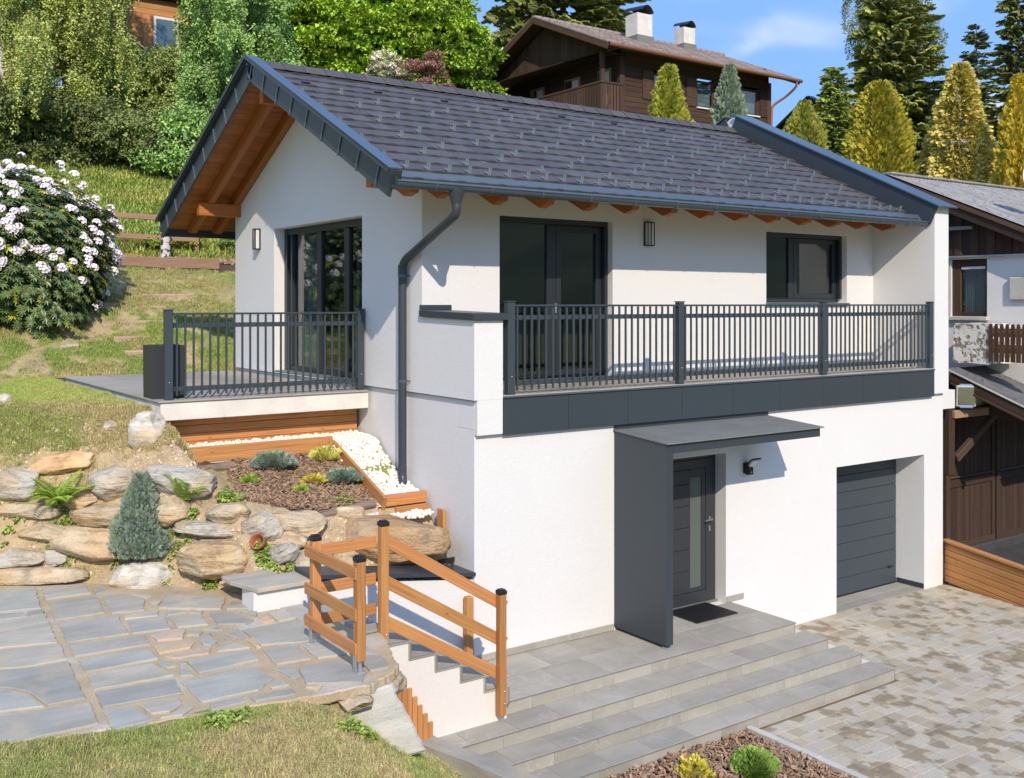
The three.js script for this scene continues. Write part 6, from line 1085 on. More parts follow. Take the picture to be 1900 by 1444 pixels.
// broad crown: limbs carry clumps, each clump a shell of leaf bunches
function broadleaf(name, label, base, H, R, o) {
  const t = tree(name, label, base, o.group), r = rng(o.seed), wood = [], lists = o.geos.map(() => []);
  const top = base.clone().add(V((r() - 0.5) * R * 0.3, H * 0.85, (r() - 0.5) * R * 0.3)), fork = base.clone().lerp(top, o.fork ?? 0.3);
  wood.push(taperedTube([base.clone().add(V(0, -0.3, 0)), fork, base.clone().lerp(top, 0.65), top], H * 0.028, H * 0.006));
  const cy = base.y + H * (o.cy ?? 0.58), ry = H * (o.ry ?? 0.44), N = o.clumps;
  for (let i = 0; i < N; i++) {
    const u = r() * 2 - 1, a = r() * Math.PI * 2, k = 0.45 + 0.55 * Math.pow(r(), 0.45), lump = 0.78 + 0.44 * fbm(Math.cos(a) * 1.5 + o.seed, u * 1.6, Math.sin(a) * 1.5, 2), h = Math.sqrt(1 - u * u);
    const c = V(base.x + Math.cos(a) * h * R * k * lump, cy + u * ry * k * lump, base.z + Math.sin(a) * h * R * k * lump);
    if (i % 5 === 0) { const s = base.clone().lerp(top, 0.25 + 0.5 * r()); wood.push(taperedTube([s, s.clone().lerp(c, 0.5).add(V(0, R * 0.08, 0)), c], H * 0.008, 0.01, 5)); }
    const cr = R * (o.clump ?? 0.2) * (0.6 + r() * 0.8), dark = 0.72 + 0.5 * r();
    for (let j = 0; j < o.per; j++) {
      const b = r() * Math.PI * 2, w = r() * 1.5 - 0.5, q = Math.sqrt(Math.max(0, 1 - w * w)), f = 0.55 + 0.45 * Math.sqrt(r());
      const p = c.clone().add(V(Math.cos(b) * q * cr * f * 1.25, w * cr * f * (o.flat ?? 0.7), Math.sin(b) * q * cr * f * 1.25));
      const g = Math.floor(r() * lists.length); lists[g].push([mat4(p, qeul((r() - 0.5) * 0.9, r() * 6.3, (r() - 0.5) * 0.9), o.leaf * (0.7 + r() * 0.7)), tint(o.color2 && r() < 0.35 ? o.color2 : o.color, dark, r, o.vary ?? 0.2)]);
    }
  }
  woodPart(t, wood, o.bark ?? M.bark); crown(t, o.geos, o.mat ?? M.leaf, lists); return t;
}
// weeping birch: hanging strands of small leaves from arching limbs
function birch(label, base, H, R, o) {
  const t = tree('birch_tree', label, base, 'birch trees on the meadow edge'), r = rng(o.seed), wood = [], lists = o.geos.map(() => []);
  const lean = V((r() - 0.5) * 0.8, 0, (r() - 0.5) * 0.8), pt = k => base.clone().add(V(lean.x * k * k * H * 0.12, H * k, lean.z * k * k * H * 0.12));
  wood.push(taperedTube([pt(-0.03), pt(0.3), pt(0.6), pt(0.98)], H * 0.016, 0.02));
  for (let i = 0; i < o.limbs; i++) {
    const k = (o.low ?? 0.22) + (0.97 - (o.low ?? 0.22)) * Math.pow((i + r()) / o.limbs, 0.9), a = i * 2.4 + r(), reach = R * (0.35 + 0.75 * r()) * (1.05 - 0.55 * k), s = pt(k), mid = s.clone().add(V(Math.cos(a) * reach * 0.6, reach * 0.42, Math.sin(a) * reach * 0.6)), end = s.clone().add(V(Math.cos(a) * reach, reach * 0.18, Math.sin(a) * reach));
    wood.push(taperedTube([s, mid, end], 0.012 + 0.03 * (1 - k), 0.006, 5));
    const n = Math.round(o.strands * (0.6 + r() * 0.8));
    for (let j = 0; j < n; j++) {
      const f = 0.25 + 0.75 * r(), p0 = f < 0.6 ? s.clone().lerp(mid, f / 0.6) : mid.clone().lerp(end, (f - 0.6) / 0.4); p0.add(V((r() - 0.5) * 0.7, 0.2 * r(), (r() - 0.5) * 0.7));
      const L = (o.hang ?? 2.2) * (0.35 + r()), dx = (r() - 0.5) * 0.5, dz = (r() - 0.5) * 0.5, dark = 0.7 + 0.5 * r(), m = Math.ceil(L / (o.step ?? 0.16));
      for (let q = 0; q < m; q++) { const w = q / m, p = p0.clone().add(V(dx * w + Math.cos(a) * 0.25 * Math.sin(w * 3), -L * w * w * 0.5 - L * w * 0.5, dz * w + Math.sin(a) * 0.25 * Math.sin(w * 3))); if (p.y < base.y + (o.clear ?? 0.25)) break; const g = Math.floor(r() * lists.length); lists[g].push([mat4(p, qeul((r() - 0.5) * 1.2, r() * 6.3, (r() - 0.5) * 1.2), o.leaf * (0.7 + r() * 0.6)), tint(o.color, dark, r)]); }
    }
  }
  woodPart(t, wood, M.birch); crown(t, o.geos, M.leaf, lists); return t;
}
// spruce: whorls of drooping boughs clad in needle sprays
function spruce(name, label, base, H, R, o) {
  const t = tree(name, label, base, o.group ?? 'spruce trees'), r = rng(o.seed), wood = [taperedTube([base.clone().add(V(0, -0.4, 0)), base.clone().add(V(0, H * 0.5, 0)), base.clone().add(V(0, H, 0))], H * 0.014 + 0.04, 0.015)], lists = SPR.map(() => []);
  const lv = Math.round(H / ((o.gap ?? 0.36) * 0.72));
  for (let i = 0; i < lv; i++) {
    const k = i / lv, y = base.y + H * ((o.from ?? 0.05) + (1 - (o.from ?? 0.05)) * k), rad = R * Math.pow(1 - k, o.taper ?? 0.8) * (0.85 + 0.3 * r()) + 0.12, nb = Math.max(4, Math.round((o.boughs ?? 9) * (1 - k * 0.45)));
    for (let j = 0; j < nb; j++) {
      const y1 = y + (r() - 0.5) * 0.5, a = j / nb * Math.PI * 2 + i * 1.1 + r() * 0.9, L = rad * (0.62 + 0.5 * r()), dr = (o.droop ?? 0.35) * (1 - k * 1.35), dir = V(Math.cos(a), 0, Math.sin(a)), dark = 0.65 + 0.55 * r();
      const n = Math.max(3, Math.round(L / (o.step ?? 0.28)));
      for (let q = 0; q < n; q++) for (let rep = 0; rep < (o.rep ?? 3); rep++) {
        const f = 0.15 + 0.85 * (q + r() * 0.8) / n, p = V(base.x, y1, base.z).addScaledVector(dir, L * f).add(V((r() - 0.5) * 0.25, -dr * L * f + 0.22 * L * f * f * (o.lift ?? 0.6) + (r() - 0.5) * 0.14, (r() - 0.5) * 0.25)), yaw = a + (r() - 0.5) * 1.3;
        const d = V(Math.cos(yaw), -dr * 0.6 - 0.1 + (r() - 0.5) * 0.35, Math.sin(yaw)).normalize(), g = Math.floor(r() * lists.length);
        lists[g].push([mat4(p, qdir(d, (r() - 0.5) * 0.7), (o.spray ?? 0.55) * (0.65 + 0.6 * r()) * (0.55 + 0.45 * (1 - k))), tint(r() < 0.55 ? (o.tip ?? o.color) : o.color, dark, r)]);
      }
    }
  }
  woodPart(t, wood, M.bark); crown(t, SPR, M.needle, lists); return t;
}
// dense garden conifer: fans set on a lumpy cone or egg
function cypress(name, label, base, H, R, o) {
  const t = thing(name, label, o.category ?? 'tree', base.toArray(), o.group), r = rng(o.seed), lists = FAN.map(() => []), wood = [taperedTube([base.clone().add(V(0, -0.2, 0)), base.clone().add(V(0, H * 0.5, 0)), base.clone().add(V(0, H * 0.93, 0))], R * 0.09 + 0.015, 0.01, 6)];
  for (let i = 0; i < o.n; i++) {
    const k = Math.pow(r(), o.bias ?? 1.15), a = r() * Math.PI * 2, prof = o.egg ? Math.pow(Math.sin(Math.PI * Math.pow(clamp(0.06 + 0.94 * k), 0.62)), 0.8) : Math.pow(1 - k, o.pow ?? 0.75) * (0.72 + 0.28 * sstep(0, 0.18, k)), nz = fbm(Math.cos(a) * 2.6 + o.seed, k * (o.kf ?? 9), Math.sin(a) * 2.6, 3), lump = (1 - (o.lump ?? 0.55)) + 2 * (o.lump ?? 0.55) * nz, f = (0.45 + 0.55 * Math.sqrt(r())) * (r() < 0.04 ? 1.22 : 1), rad = R * 1.22 * prof * lump * f + 0.02;
    const p = base.clone().add(V(Math.cos(a) * rad, H * k, Math.sin(a) * rad)), up = (o.up ?? 0.8) + (r() - 0.5) * 0.7, d = V(Math.cos(a + (r() - 0.5)), up, Math.sin(a + (r() - 0.5))).normalize(), g = Math.floor(r() * 3);
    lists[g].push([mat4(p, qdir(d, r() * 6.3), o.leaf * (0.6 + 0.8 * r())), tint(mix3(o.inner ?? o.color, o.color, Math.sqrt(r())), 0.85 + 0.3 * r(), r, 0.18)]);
  }
  woodPart(t, wood, M.bark); crown(t, FAN, M.needle, lists, o.cname ?? 'crown'); return t;
}
const rooted = (px, py, t, lift = 0) => { const p = along(px, py, t); p.y = ground(p.x, p.z) + lift; return p; };
const heightTo = (base, py) => { const t = base.clone().sub(CAM).dot(V(FX, 0, FZ)); return CAM.y + (563 - py) / 1906 * t - base.y; };
const wide = (base, px) => px / 1906 * base.clone().sub(CAM).dot(V(FX, 0, FZ));

// ---------- trees on the left ----------
const BL = [leafBunch(16, 0.5, 0.34, 0.13, 1), leafBunch(16, 0.5, 0.30, 0.12, 2)], ML = [leafBunch(12, 0.5, 0.55, 0.26, 3, 0.4), leafBunch(12, 0.5, 0.5, 0.24, 4, 0.4)];
const G = { birch: [0.38, 0.48, 0.15], birch2: [0.46, 0.53, 0.14], young: [0.33, 0.52, 0.15], maple: [0.36, 0.53, 0.045] };
{
  let b;
  b = rooted(166, 300, 38); birch('tall weeping birch with white trunk in front of the orange house', b, 13.5, 2.5, { seed: 11, limbs: 24, strands: 8, geos: BL, leaf: 0.27, color: G.birch, hang: 3.0, low: 0.2 });
  b = rooted(88, 300, 35); birch('yellow green weeping birch at the far left', b, 12.5, 3.1, { seed: 12, limbs: 32, strands: 15, geos: BL, leaf: 0.26, color: G.birch2, hang: 2.8, low: 0.16 });
  b = rooted(2, 300, 34); birch('weeping birch cut by the left picture edge', b, 12, 4.2, { seed: 14, limbs: 30, strands: 14, geos: BL, leaf: 0.26, color: G.birch2, hang: 2.6, low: 0.1 });
  b = rooted(455, 300, 36); birch('young fresh green birch directly left of the gable peak', b, 11.5, 2.9, { seed: 15, limbs: 46, strands: 14, geos: BL, leaf: 0.30, color: G.young, hang: 1.3, low: 0.06, step: 0.13 });
  b = rooted(415, 300, 39); birch('fresh green birch behind the gable peak', b, 7.2, 2.0, { seed: 16, limbs: 40, strands: 14, geos: BL, leaf: 0.30, color: G.young, hang: 1.3, low: 0.1, step: 0.14 });
  for (const [px, t, H, R, s, l] of [[15, 46, 15, 4.2, 31, 'dense tree behind the far left birch'], [215, 56, 9, 4.5, 32, 'dense tree below the orange house'], [455, 50, 15, 4.0, 33, 'dense tree right of the orange house'], [130, 60, 18, 5.5, 34, 'dense tall tree left of the orange house'], [290, 66, 17, 6, 35, 'dense tall tree behind the orange house']]) { b = rooted(px, 250, t); broadleaf('hillside_tree', l, b, H, R, { seed: s, clumps: 110, per: 46, geos: ML, leaf: 0.42, color: [0.24, 0.32, 0.08], clump: 0.26, cy: 0.52, ry: 0.5, group: 'trees behind the birches' }); }
  for (const [px, t, H, R, s, l] of [[232, 43, 3.6, 1.7, 36, 'bushy shrub under the left part of the orange house'], [322, 43, 3.5, 1.8, 37, 'bushy shrub under the right part of the orange house']]) { b = rooted(px, 250, t); broadleaf('hillside_shrub', l, b, H, R, { seed: s, clumps: 60, per: 46, geos: BL, leaf: 0.32, color: G.birch, clump: 0.28, cy: 0.5, ry: 0.5, group: 'trees behind the birches' }); }
  // low growth under the birches
  for (const [px, t, H, R, s, l] of [[40, 33.5, 2.6, 1.9, 41, 'leafy shrub above the white flowering bush'], [125, 35, 2.3, 1.8, 42, 'leafy shrub at the meadow edge under the birches'], [205, 35.5, 2.1, 1.7, 43, 'dark leafy shrub under the tall weeping birch'], [290, 35.5, 2.2, 1.8, 44, 'leafy shrub at the meadow edge near the roof'], [360, 35, 2.4, 1.7, 45, 'fresh green shrub beside the roof overhang']]) { b = rooted(px, 310, t); broadleaf('meadow_shrub', l, b, H, R, { seed: s, clumps: 46, per: 40, geos: BL, leaf: 0.30, color: s === 45 ? G.young : [0.19, 0.24, 0.07], clump: 0.3, cy: 0.45, ry: 0.5, group: 'shrubs at the meadow edge' }); }
  b = rooted(560, 100, 48); spruce('spruce_tree', 'dark spruce between the birches and the bright maple', b, 16, 3.6, { seed: 51, color: [0.06, 0.09, 0.03], tip: [0.15, 0.20, 0.045] });
  b = rooted(690, 160, 42); broadleaf('maple_tree', 'big bright yellow green maple behind the roof ridge', b, heightTo(b, -95), wide(b, 172), { seed: 52, clumps: 340, per: 105, geos: ML, leaf: 0.25, color: G.maple, clump: 0.23, cy: 0.55, ry: 0.47, flat: 0.5, vary: 0.22 });
  b = rooted(838, 160, 41); broadleaf('maple_tree', 'smaller bright green tree left of the chalet', b, heightTo(b, 42), wide(b, 72), { seed: 53, clumps: 120, per: 90, geos: ML, leaf: 0.23, color: [0.28, 0.43, 0.045], clump: 0.26, cy: 0.55, ry: 0.46, flat: 0.6 });
  const blossom = leafBunch(12, 0.5, 0.34, 0.24, 61, 1);
  b = rooted(718, 170, 33); let t = broadleaf('blossom_tree', 'white blossoming shrub behind the roof ridge', b, heightTo(b, 98), wide(b, 50), { seed: 54, clumps: 70, per: 60, geos: [blossom], leaf: 0.13, color: [0.78, 0.72, 0.58], color2: [0.26, 0.33, 0.08], clump: 0.3, mat: M.petal, vary: 0.3, cy: 0.6, ry: 0.4 }); t.userData.category = 'shrub';
  b = rooted(795, 170, 33); t = broadleaf('blossom_tree', 'pink red blossoming crab apple behind the roof ridge', b, heightTo(b, 88), wide(b, 58), { seed: 55, clumps: 90, per: 80, geos: [blossom, BL[0]], leaf: 0.125, color: [0.46, 0.18, 0.21], color2: [0.24, 0.30, 0.07], clump: 0.28, mat: M.petal, vary: 0.35, cy: 0.6, ry: 0.4 });
  b = rooted(640, 160, 56); spruce('spruce_tree', 'tall dark spruce behind the bright maple', b, 20, 4.2, { seed: 56, color: [0.06, 0.09, 0.03], tip: [0.14, 0.18, 0.04] });
}
// ---------- trees behind and right of the chalet ----------
{
  let b = rooted(1045, 150, 56); spruce('spruce_tree', 'broad spruce rising behind the chalet gable', b, heightTo(b, -330), wide(b, 185), { seed: 61, color: [0.25, 0.29, 0.08], tip: [0.42, 0.46, 0.12], droop: 0.5, boughs: 11, spray: 0.85, step: 0.36, gap: 0.42, taper: 0.7, rep: 3 });
  b = rooted(1660, 300, 47); spruce('spruce_tree', 'tall central spruce right of the chalet', b, heightTo(b, -75), wide(b, 128), { seed: 62, color: [0.23, 0.28, 0.085], tip: [0.50, 0.53, 0.14], droop: 0.4, boughs: 11, spray: 0.8, rep: 4, taper: 0.62, step: 0.27 });
  b = rooted(1668, 300, 51); birch('slender birch behind the tall central spruce', b, heightTo(b, -60), wide(b, 115), { seed: 63, limbs: 34, strands: 9, geos: BL, leaf: 0.28, color: [0.24, 0.31, 0.12], hang: 1.8, low: 0.5 });
  b = rooted(1546, 300, 42); spruce('spruce_tree', 'fresh green spruce left of the golden cypresses', b, heightTo(b, 128), wide(b, 66), { seed: 64, color: [0.25, 0.36, 0.08], tip: [0.48, 0.56, 0.13], droop: 0.3, boughs: 14, spray: 0.5, step: 0.2, gap: 0.26 });
  b = rooted(1812, 300, 44); spruce('spruce_tree', 'dark slim fir in the gap near the right edge', b, heightTo(b, 44), wide(b, 62), { seed: 65, color: [0.16, 0.22, 0.11], tip: [0.27, 0.34, 0.15], droop: 0.2, spray: 0.5, step: 0.24 });
  b = rooted(1890, 300, 40); spruce('spruce_tree', 'large dark fir at the right picture edge', b, heightTo(b, -90), wide(b, 92), { seed: 66, color: [0.16, 0.20, 0.075], tip: [0.34, 0.39, 0.12], droop: 0.25, boughs: 10, spray: 0.6, step: 0.26, rep: 3 });
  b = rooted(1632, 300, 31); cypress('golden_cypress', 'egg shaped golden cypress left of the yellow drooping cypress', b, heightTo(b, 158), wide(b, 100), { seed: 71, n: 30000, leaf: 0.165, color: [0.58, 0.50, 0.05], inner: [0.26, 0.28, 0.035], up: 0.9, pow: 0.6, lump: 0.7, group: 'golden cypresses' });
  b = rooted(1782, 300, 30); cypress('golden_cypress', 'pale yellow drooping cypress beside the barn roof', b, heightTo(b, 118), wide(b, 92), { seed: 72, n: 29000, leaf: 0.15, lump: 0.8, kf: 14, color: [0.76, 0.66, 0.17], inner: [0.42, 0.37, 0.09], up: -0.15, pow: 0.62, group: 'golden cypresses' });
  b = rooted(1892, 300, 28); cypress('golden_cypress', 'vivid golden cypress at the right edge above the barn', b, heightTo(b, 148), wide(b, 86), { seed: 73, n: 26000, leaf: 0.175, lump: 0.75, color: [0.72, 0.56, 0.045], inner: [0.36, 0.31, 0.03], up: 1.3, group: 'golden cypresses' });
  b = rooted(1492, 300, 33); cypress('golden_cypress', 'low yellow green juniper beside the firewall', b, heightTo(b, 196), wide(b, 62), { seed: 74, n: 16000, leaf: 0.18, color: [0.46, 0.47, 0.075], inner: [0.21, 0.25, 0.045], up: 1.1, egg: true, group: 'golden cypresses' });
  b = rooted(1240, 300, 30); cypress('feathery_cypress', 'yellow green feathery cypress before the chalet windows', b, heightTo(b, 132), wide(b, 70), { seed: 75, n: 9000, leaf: 0.22, lump: 0.75, color: [0.52, 0.52, 0.06], inner: [0.25, 0.29, 0.045], up: 1.0, pow: 0.8, group: 'cypresses by the chalet' });
  b = rooted(1354, 300, 29); cypress('blue_juniper', 'blue green upright juniper before the chalet', b, heightTo(b, 128), wide(b, 44), { seed: 76, n: 15000, leaf: 0.15, color: [0.29, 0.38, 0.25], inner: [0.13, 0.18, 0.12], up: 1.5, egg: true, group: 'cypresses by the chalet' });
}
// ---------- rhododendron ----------
{
  const c = onGround(60, 610), t = thing('rhododendron', 'large white flowering rhododendron bush at the left edge', 'bush', c.toArray()), r = rng(91);
  const whorl = (() => { const out = [], q = rng(5); for (let i = 0; i < 11; i++) { const a = i / 11 * 6.283 + q() * 0.3, d = V(Math.cos(a), 0.12 - 0.35 * q(), Math.sin(a)).normalize(); addLeaf(out, V(0, 0, 0), d, V(0, 1, 0), 1, 0.17); } return soup(out); })();
  const truss = (() => { const out = [], q = rng(6); for (let i = 0; i < 16; i++) { const a = i * 2.4, w = 0.15 + 0.85 * (i / 16), h = Math.sqrt(Math.max(0, 1 - w * w)), o = V(Math.cos(a) * h, w, Math.sin(a) * h).multiplyScalar(0.75); for (let p = 0; p < 5; p++) { const b = p / 5 * 6.283, n = o.clone().normalize(), u = new THREE.Vector3().crossVectors(n, V(0.3, 0.2, 1)).normalize(), v = new THREE.Vector3().crossVectors(n, u), d = u.clone().multiplyScalar(Math.cos(b)).addScaledVector(v, Math.sin(b)).addScaledVector(n, 0.45).normalize(); addLeaf(out, o, d, n, 0.36, 0.17); } } return soup(out); })();
  const leaves = [], fl = [], wood = [], at = c.clone(); const R = V(2.25, 1.95, 1.8), mid = at.clone().add(V(-0.55, 1.35, -0.6));
  for (let i = 0; i < 60; i++) { const a = r() * 6.28, u = r(), e = mid.clone().add(V(Math.cos(a) * R.x * 0.8 * (1 - u * 0.6), (u - 0.25) * R.y, Math.sin(a) * R.z * 0.8 * (1 - u * 0.6))); wood.push(taperedTube([at.clone().add(V(-0.5 + (r() - 0.5) * 0.6, -0.1, -0.6 + (r() - 0.5) * 0.6)), at.clone().lerp(e, 0.5).add(V(0, -0.1, 0)), e], 0.035, 0.008, 5)); }
  for (let i = 0; i < 4200; i++) {
    const a = r() * 6.283, u = r() * 1.75 - 0.75, h = Math.sqrt(Math.max(0, 1 - u * u)), lump = 0.56 + 0.86 * fbm(Math.cos(a) * 2.4 + 5, u * 2.4, Math.sin(a) * 2.4, 3), f = 0.62 + 0.38 * Math.sqrt(r()), n = V(Math.cos(a) * h, u, Math.sin(a) * h), p = mid.clone().add(V(n.x * R.x, n.y * R.y, n.z * R.z).multiplyScalar(lump * f));
    if (p.y < ground(p.x, p.z) + 0.05) continue;
    const d = n.clone().add(V(0, 0.9, 0)).normalize(), s = 0.105 + r() * 0.05, k = 0.7 + r() * 0.6; leaves.push([mat4(p, qdir(d, r() * 6, V(0, 1, 0)), s), r() < 0.12 ? rgb(0.38 * k, 0.40 * k, 0.05) : rgb(0.12 * k, 0.18 * k, 0.055 * k)]);
    if (f > 0.92 && r() < 0.62 * sstep(0.42, 0.6, fbm(Math.cos(a) * 3 + 9, u * 3.2, Math.sin(a) * 3, 2) + u * 0.10 + 0.03) && u > -0.55) { const w = 0.8 + r() * 0.16; fl.push([mat4(p.clone().addScaledVector(d, 0.07), qdir(d, r() * 6, V(0, 1, 0)), 0.088 + r() * 0.035), rgb(w, w * (0.88 + r() * 0.08), w * (0.88 + r() * 0.1))]); }
  }
  put('stems', mergeGeometries(wood), M.bark, t); copies('leaves', whorl, std({ color: 0xffffff, roughness: 0.4, side: THREE.DoubleSide }), leaves, t); copies('blossoms', truss, M.petal, fl, t);
}
// ---------- small plants ----------
function fern(px, py, label, S, seed, n = 15, at) {
  const c = at ?? onGround(px, py), t = thing('fern', label, 'fern', c.toArray(), 'ferns in the rock garden'), r = rng(seed);
  const frond = (b) => { const out = [], N = 22; for (let i = 0; i < N; i++) { const k = i / N, x = k, y = 1.0 * k - b * k * k, L = 0.26 * Math.sin(Math.PI * Math.min(1, 0.12 + k * 0.9)) + 0.02, o = V(x, y, 0); for (const s of [1, -1]) addLeaf(out, o, V(0.35, 0.05, s).normalize(), V(0, 1, 0), L, 0.026); const o2 = V((i + 1) / N, 1.0 * (i + 1) / N - b * ((i + 1) / N) ** 2, 0); for (const p of [o, V(o.x, o.y, 0.008), o2, o, o2, V(o.x, o.y, -0.008)]) out.push(p.x, p.y, p.z); } return soup(out); };
  const F = [0.45, 0.75, 1.05].map(frond), mats = [0.85, 1, 1.2].map(k => std({ color: rgb(0.31 * k, 0.45 * k, 0.05 * k), roughness: 0.6, side: THREE.DoubleSide }));
  for (let i = 0; i < n; i++) { const m = put('frond', F[i % 3], mats[Math.floor(r() * 3)], t, c.clone().add(V((r() - 0.5) * 0.06, -0.02, (r() - 0.5) * 0.06)), [0, i * 2.4 + r() * 0.6, (r() - 0.1) * 0.5]); const s = S * (0.7 + r() * 0.5); m.scale.set(s, s, s); }
}
fern(120, 935, 'bright green fern left among the boulders', 0.38, 1, 34, onGround(120, 935).add(V(-0.10, 0.05, 0.16)));
fern(352, 925, 'small upright fern below the short log', 0.36, 2, 14, onGround(352, 925).add(V(-0.08, 0.04, 0.12)));
{
  let c = onGround(262, 1030); cypress('blue_conifer', 'small blue green cone shaped conifer in the rock garden', c, 0.90, 0.31, { category: 'conifer', seed: 101, n: 9000, leaf: 0.07, lump: 0.28, color: [0.30, 0.39, 0.29], inner: [0.16, 0.22, 0.165], up: 1.5, pow: 0.85 });
  const cushion = (px, py, at, R, h, color, label, cat, seed, n, leaf = 0.1) => { const q = at ? V(...at) : onGround(px, py); const t = thing('cushion_plant', label, cat, q.toArray(), 'small plants in the beds'), r = rng(seed), l = FAN.map(() => []); for (let i = 0; i < n; i++) { const a = r() * 6.28, k = Math.sqrt(r()), lump = 0.6 + 0.8 * fbm(Math.cos(a) * 2 + seed, Math.sin(a) * 2, 1, 2), p = q.clone().add(V(Math.cos(a) * k * R * lump, h * (1 - k * k) * r() + 0.01, Math.sin(a) * k * R * lump)); l[i % 3].push([mat4(p, qdir(V(Math.cos(a), 0.5 + 1.4 * (1 - k), Math.sin(a)).normalize(), r() * 6), leaf * (0.6 + r() * 0.8)), tint(color, 1, r)]); } crown(t, FAN, M.needle, l, 'shoots'); return t; };
  const bt = (x, z) => [x, bedTop(x, z) + 0.02, z];
  cushion(0, 0, bt(-1.66, -2.16), 0.27, 0.13, [0.25, 0.33, 0.25], 'spreading blue green juniper by the larch edging', 'juniper', 111, 1300, 0.075);
  cushion(0, 0, bt(-0.90, -1.70), 0.21, 0.10, [0.25, 0.33, 0.25], 'small blue green juniper beside the sloping board', 'juniper', 112, 900, 0.07);
  cushion(0, 0, bt(-1.28, -1.72), 0.14, 0.06, [0.60, 0.50, 0.05], 'yellow green moss cushion in the middle of the bark bed', 'cushion plant', 113, 260, 0.05);
  cushion(0, 0, bt(-0.93, -2.16), 0.10, 0.10, [0.62, 0.60, 0.14], 'yellow striped grass tuft at the top of the bark bed', 'plant', 114, 120, 0.13);
  cushion(0, 0, bt(-2.08, -1.85), 0.08, 0.08, [0.30, 0.44, 0.05], 'tiny bright green sprout at the left of the bark bed', 'plant', 115, 120, 0.06);
  cushion(0, 0, bt(-1.55, -1.52), 0.05, 0.06, [0.30, 0.44, 0.05], 'tiny bright green sprout at the front of the bark bed', 'plant', 116, 60, 0.06);
  cushion(0, 0, [1.55, 0.03, 2.98], 0.24, 0.15, [0.24, 0.38, 0.07], 'rounded green heather in the front bark bed', 'heather', 117, 2600, 0.065);
  cushion(0, 0, [0.95, 0.03, 2.72], 0.15, 0.16, [0.62, 0.56, 0.06], 'small yellow leaved shrub in the front bark bed', 'shrub', 118, 300, 0.06);
  for (const [px, py, R, l, s] of [[345, 995, 0.12, 'leafy weed in the hollow under the long flat stone', 121], [530, 1040, 0.20, 'strawberry leaves below the small grey boulder', 122], [490, 1040, 0.13, 'leafy weed in front of the terracotta pot', 123], [425, 925, 0.16, 'leafy weed below the thin pale logs', 124], [640, 940, 0.16, 'green weeds under the thick bark log', 125], [120, 1010, 0.22, 'ivy trailing down the left rock wall', 126], [110, 1050, 0.18, 'ivy at the foot of the left rock wall', 127], [20, 950, 0.22, 'grassy weeds at the left picture edge', 128], [420, 1355, 0.16, 'leafy weed at the flagstone front edge', 129], [665, 1362, 0.14, 'leafy weed at the left foot of the blue slab', 130], [300, 1075, 0.14, 'weeds beside the whitish boulder', 131], [395, 1085, 0.12, 'weeds at the back edge of the flagstones', 132], [135, 975, 0.14, 'ivy beside the flat faced boulder', 133], [228, 1035, 0.12, 'dry grass tuft under the blue conifer', 134]]) {
    const q = onGround(px, py), t = thing('weed', l, 'weed', q.toArray(), 'weeds in the rock garden'), r = rng(s), L = [[], []]; for (let i = 0; i < 46; i++) { const a = r() * 6.28, k = Math.sqrt(r()) * R, x = q.x + Math.cos(a) * k, z = q.z + Math.sin(a) * k * 0.7; L[i % 2].push([mat4(V(x, ground(x, z) + 0.015 + r() * 0.05, z), qeul((r() - 0.5) * 0.8, r() * 6, (r() - 0.5) * 0.8), 0.045 + r() * 0.04), tint([0.26, 0.36, 0.07], 1, r, 0.35)]); } crown(t, ML, M.leaf, L, 'leaves');
  }
  // planting in the border by the fence
  const blade = (() => { const out = [], r = rng(3); for (let i = 0; i < 34; i++) { const a = r() * 6.28, b = 0.35 + r() * 0.5; let p = V(0, 0, 0); const w = 0.012; for (let k = 0; k < 4; k++) { const f = (k + 1) / 4, n = V(Math.cos(a) * b * f * f, 0.55 * f - 0.22 * f * f * b, Math.sin(a) * b * f * f), s = V(-Math.sin(a), 0, Math.cos(a)).multiplyScalar(w * (1 - f * 0.8)); for (const q of [p.clone().add(s), n, p.clone().sub(s)]) out.push(q.x, q.y, q.z); p = n; } } return soup(out); })();
  const br = [[210, 466, 1.0, 'bright green grass clump beside the fence post'], [365, 470, 0.5, 'small grassy plant in the bark border']];
  for (const [px, py, s, l] of br) { const q = onGround(px, py), m = put('border_grass', blade, std({ color: rgb(0.30, 0.44, 0.06), roughness: 0.7, side: THREE.DoubleSide }), null, q); m.scale.setScalar(1.3 * s); info(m, l, 'plant', 'plants in the bark border'); }
  for (const [px, py, H, R, l, s, col] of [[348, 474, 1.0, 0.42, 'young yellow green bush in the bark border', 141, [0.44, 0.46, 0.07]], [286, 472, 0.5, 0.34, 'low green shrub in the bark border', 142, [0.28, 0.38, 0.06]], [432, 474, 0.6, 0.34, 'leafy shrub beside the birch post', 143, [0.22, 0.32, 0.07]]]) { const q = onGround(px, py); const t = broadleaf('border_shrub', l, q, H, R, { seed: s, clumps: 18, per: 22, geos: BL, leaf: 0.12, color: col, clump: 0.32, group: 'plants in the bark border' }); t.userData.category = 'shrub'; }
}
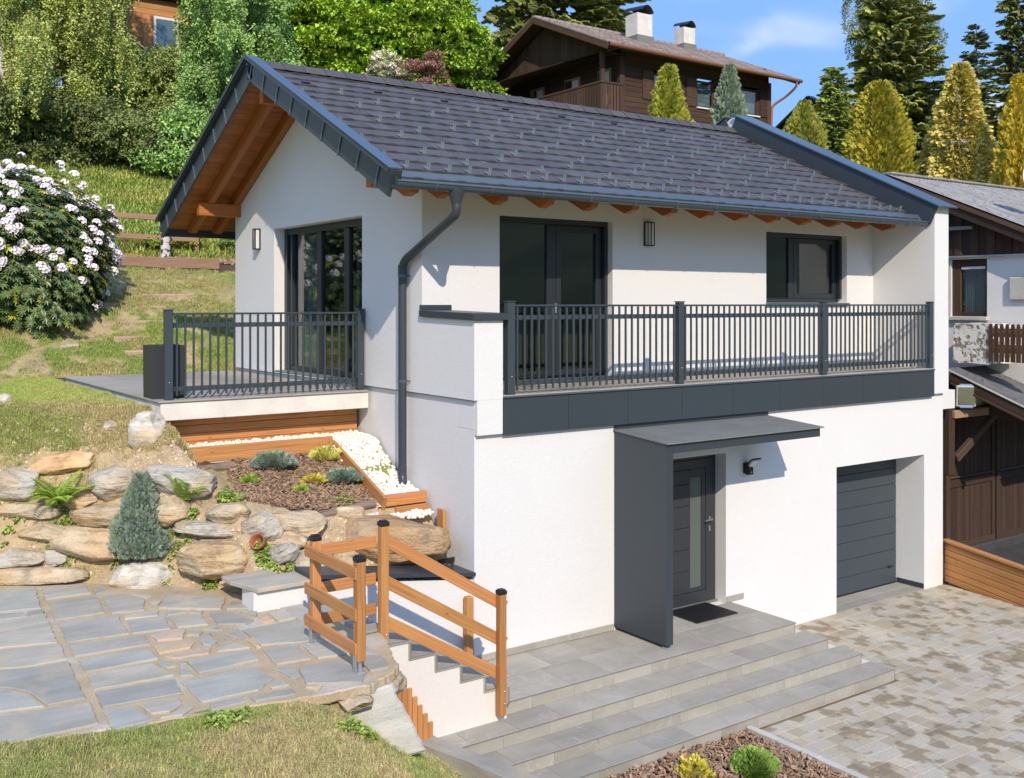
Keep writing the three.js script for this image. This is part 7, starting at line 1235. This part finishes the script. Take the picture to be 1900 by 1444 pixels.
// ---------- grass ----------
function tuft(seed, n, h, spread) { const out = [], r = rng(seed); for (let i = 0; i < n; i++) { const a = r() * 6.28, b = 0.2 + r() * 0.8, o = V((r() - 0.5) * spread, -0.05, (r() - 0.5) * spread), L = h * (0.5 + r() * 0.7), w = 0.055, s = V(-Math.sin(a), 0, Math.cos(a)).multiplyScalar(w), m = o.clone().add(V(Math.cos(a) * b * L * 0.3, L * 0.6, Math.sin(a) * b * L * 0.3)), t = o.clone().add(V(Math.cos(a) * b * L * 0.9, L * (1 - b * 0.35), Math.sin(a) * b * L * 0.9)); for (const p of [o.clone().add(s), m.clone().addScaledVector(s, 0.8), o.clone().sub(s), m.clone().addScaledVector(s, 0.8), m.clone().addScaledVector(s, -0.8), o.clone().sub(s), m.clone().addScaledVector(s, 0.8), t, m.clone().addScaledVector(s, -0.8)]) out.push(p.x, p.y, p.z); } return soup(out); }
const TU = [tuft(1, 13, 1, 1.5), tuft(2, 13, 1, 1.5), tuft(3, 13, 1, 1.5)];
function grass(name, label, x0, x1, z0, z1, n, seed, size, colour, keep) {
  const r = rng(seed), lists = TU.map(() => []); let k = 0, c = 0;
  while (c < n && k++ < n * 6) { const x = mix(x0, x1, r()), z = mix(z0, z1, r()); const v = keep(x, z, r); if (v <= 0 || r() > v) continue; const s = size * (0.55 + r() * 0.8); lists[c % 3].push([mat4(V(x, ground(x, z), z), qeul(0, r() * 6.3, 0), V(s, s * (0.7 + r() * 0.6), s)), colour(x, z, r)]); c++; }
  lists.forEach((l, i) => info(copies(name, TU[i], M.grass, l), label, 'grass'));
}
const gcol = (a, b, f) => (x, z, r) => { const k = 0.7 + r() * 0.6, c = mix3(a, b, clamp(f(x, z) + (r() - 0.5) * 0.5)); return rgb(c[0] * k, c[1] * k, c[2] * k); };
const dryness = (x, z) => sstep(0.40, 0.62, fbm(x * 0.9, z * 0.9, 3, 4));
grass('lawn_grass', 'short mown lawn beside the terrace', -9, -2.98, -9.2, -3.2, 42000, 201, 0.03, gcol([0.50, 0.44, 0.17], [0.38, 0.48, 0.10], (x, z) => 0.45 + 0.55 * dryness(x, z)), (x, z) => { const s = flagBack(x) - z; return s < 1.0 ? 0 : s < 1.6 ? 0.5 : 1; });
grass('bank_grass', 'patchy dry grass on the bank behind the lawn', -8, 4, -14.4, -8.9, 30000, 202, 0.06, gcol([0.50, 0.42, 0.19], [0.29, 0.40, 0.09], (x, z) => 0.3 + 0.7 * dryness(x, z)), (x, z) => clamp(1.25 - 1.3 * sstep(0.46, 0.66, fbm(x * 3, z * 3, 8, 3)), 0.15));
grass('meadow_grass', 'tall fresh meadow grass behind the rail fence', -13, 6, -30, -15.75, 46000, 203, 0.22, gcol([0.40, 0.43, 0.10], [0.30, 0.40, 0.08], dryness), () => 1);
grass('rough_grass', 'rough half dry grass on the rock garden slope', -7, -2.6, -4.4, -2.2, 12000, 204, 0.045, gcol([0.50, 0.42, 0.19], [0.33, 0.37, 0.10], dryness), (x, z) => { const s = flagBack(x) - z; return s > 1.9 ? 0 : s > 0.75 ? 0.95 : s > 0.1 ? 0.5 * sstep(0.46, 0.6, fbm(x * 4, z * 4, 6, 2)) : 0; });
grass('front_grass', 'patchy lawn below the flagstone landing', -6.2, -1.6, 1.5, 4.2, 26000, 205, 0.042, gcol([0.52, 0.42, 0.21], [0.30, 0.36, 0.09], (x, z) => 0.2 + 0.55 * dryness(x, z) + 0.9 * (fbm(x * 3.3 + 4, z * 3.3, 2, 3) - 0.42)), (x, z) => { const zf = lerpTab([[-7, 1.66], [-5.47, 2.02], [-4.7, 2.2], [-2.9, 2.56], [-2.3, 2.34], [-1.9, 1.9]], x); return z < zf + 0.02 ? 0 : clamp(1.2 - 1.2 * sstep(0.5, 0.66, fbm(x * 3, z * 3, 8, 3)), 0.3); });
renderer.render(scene, camera);
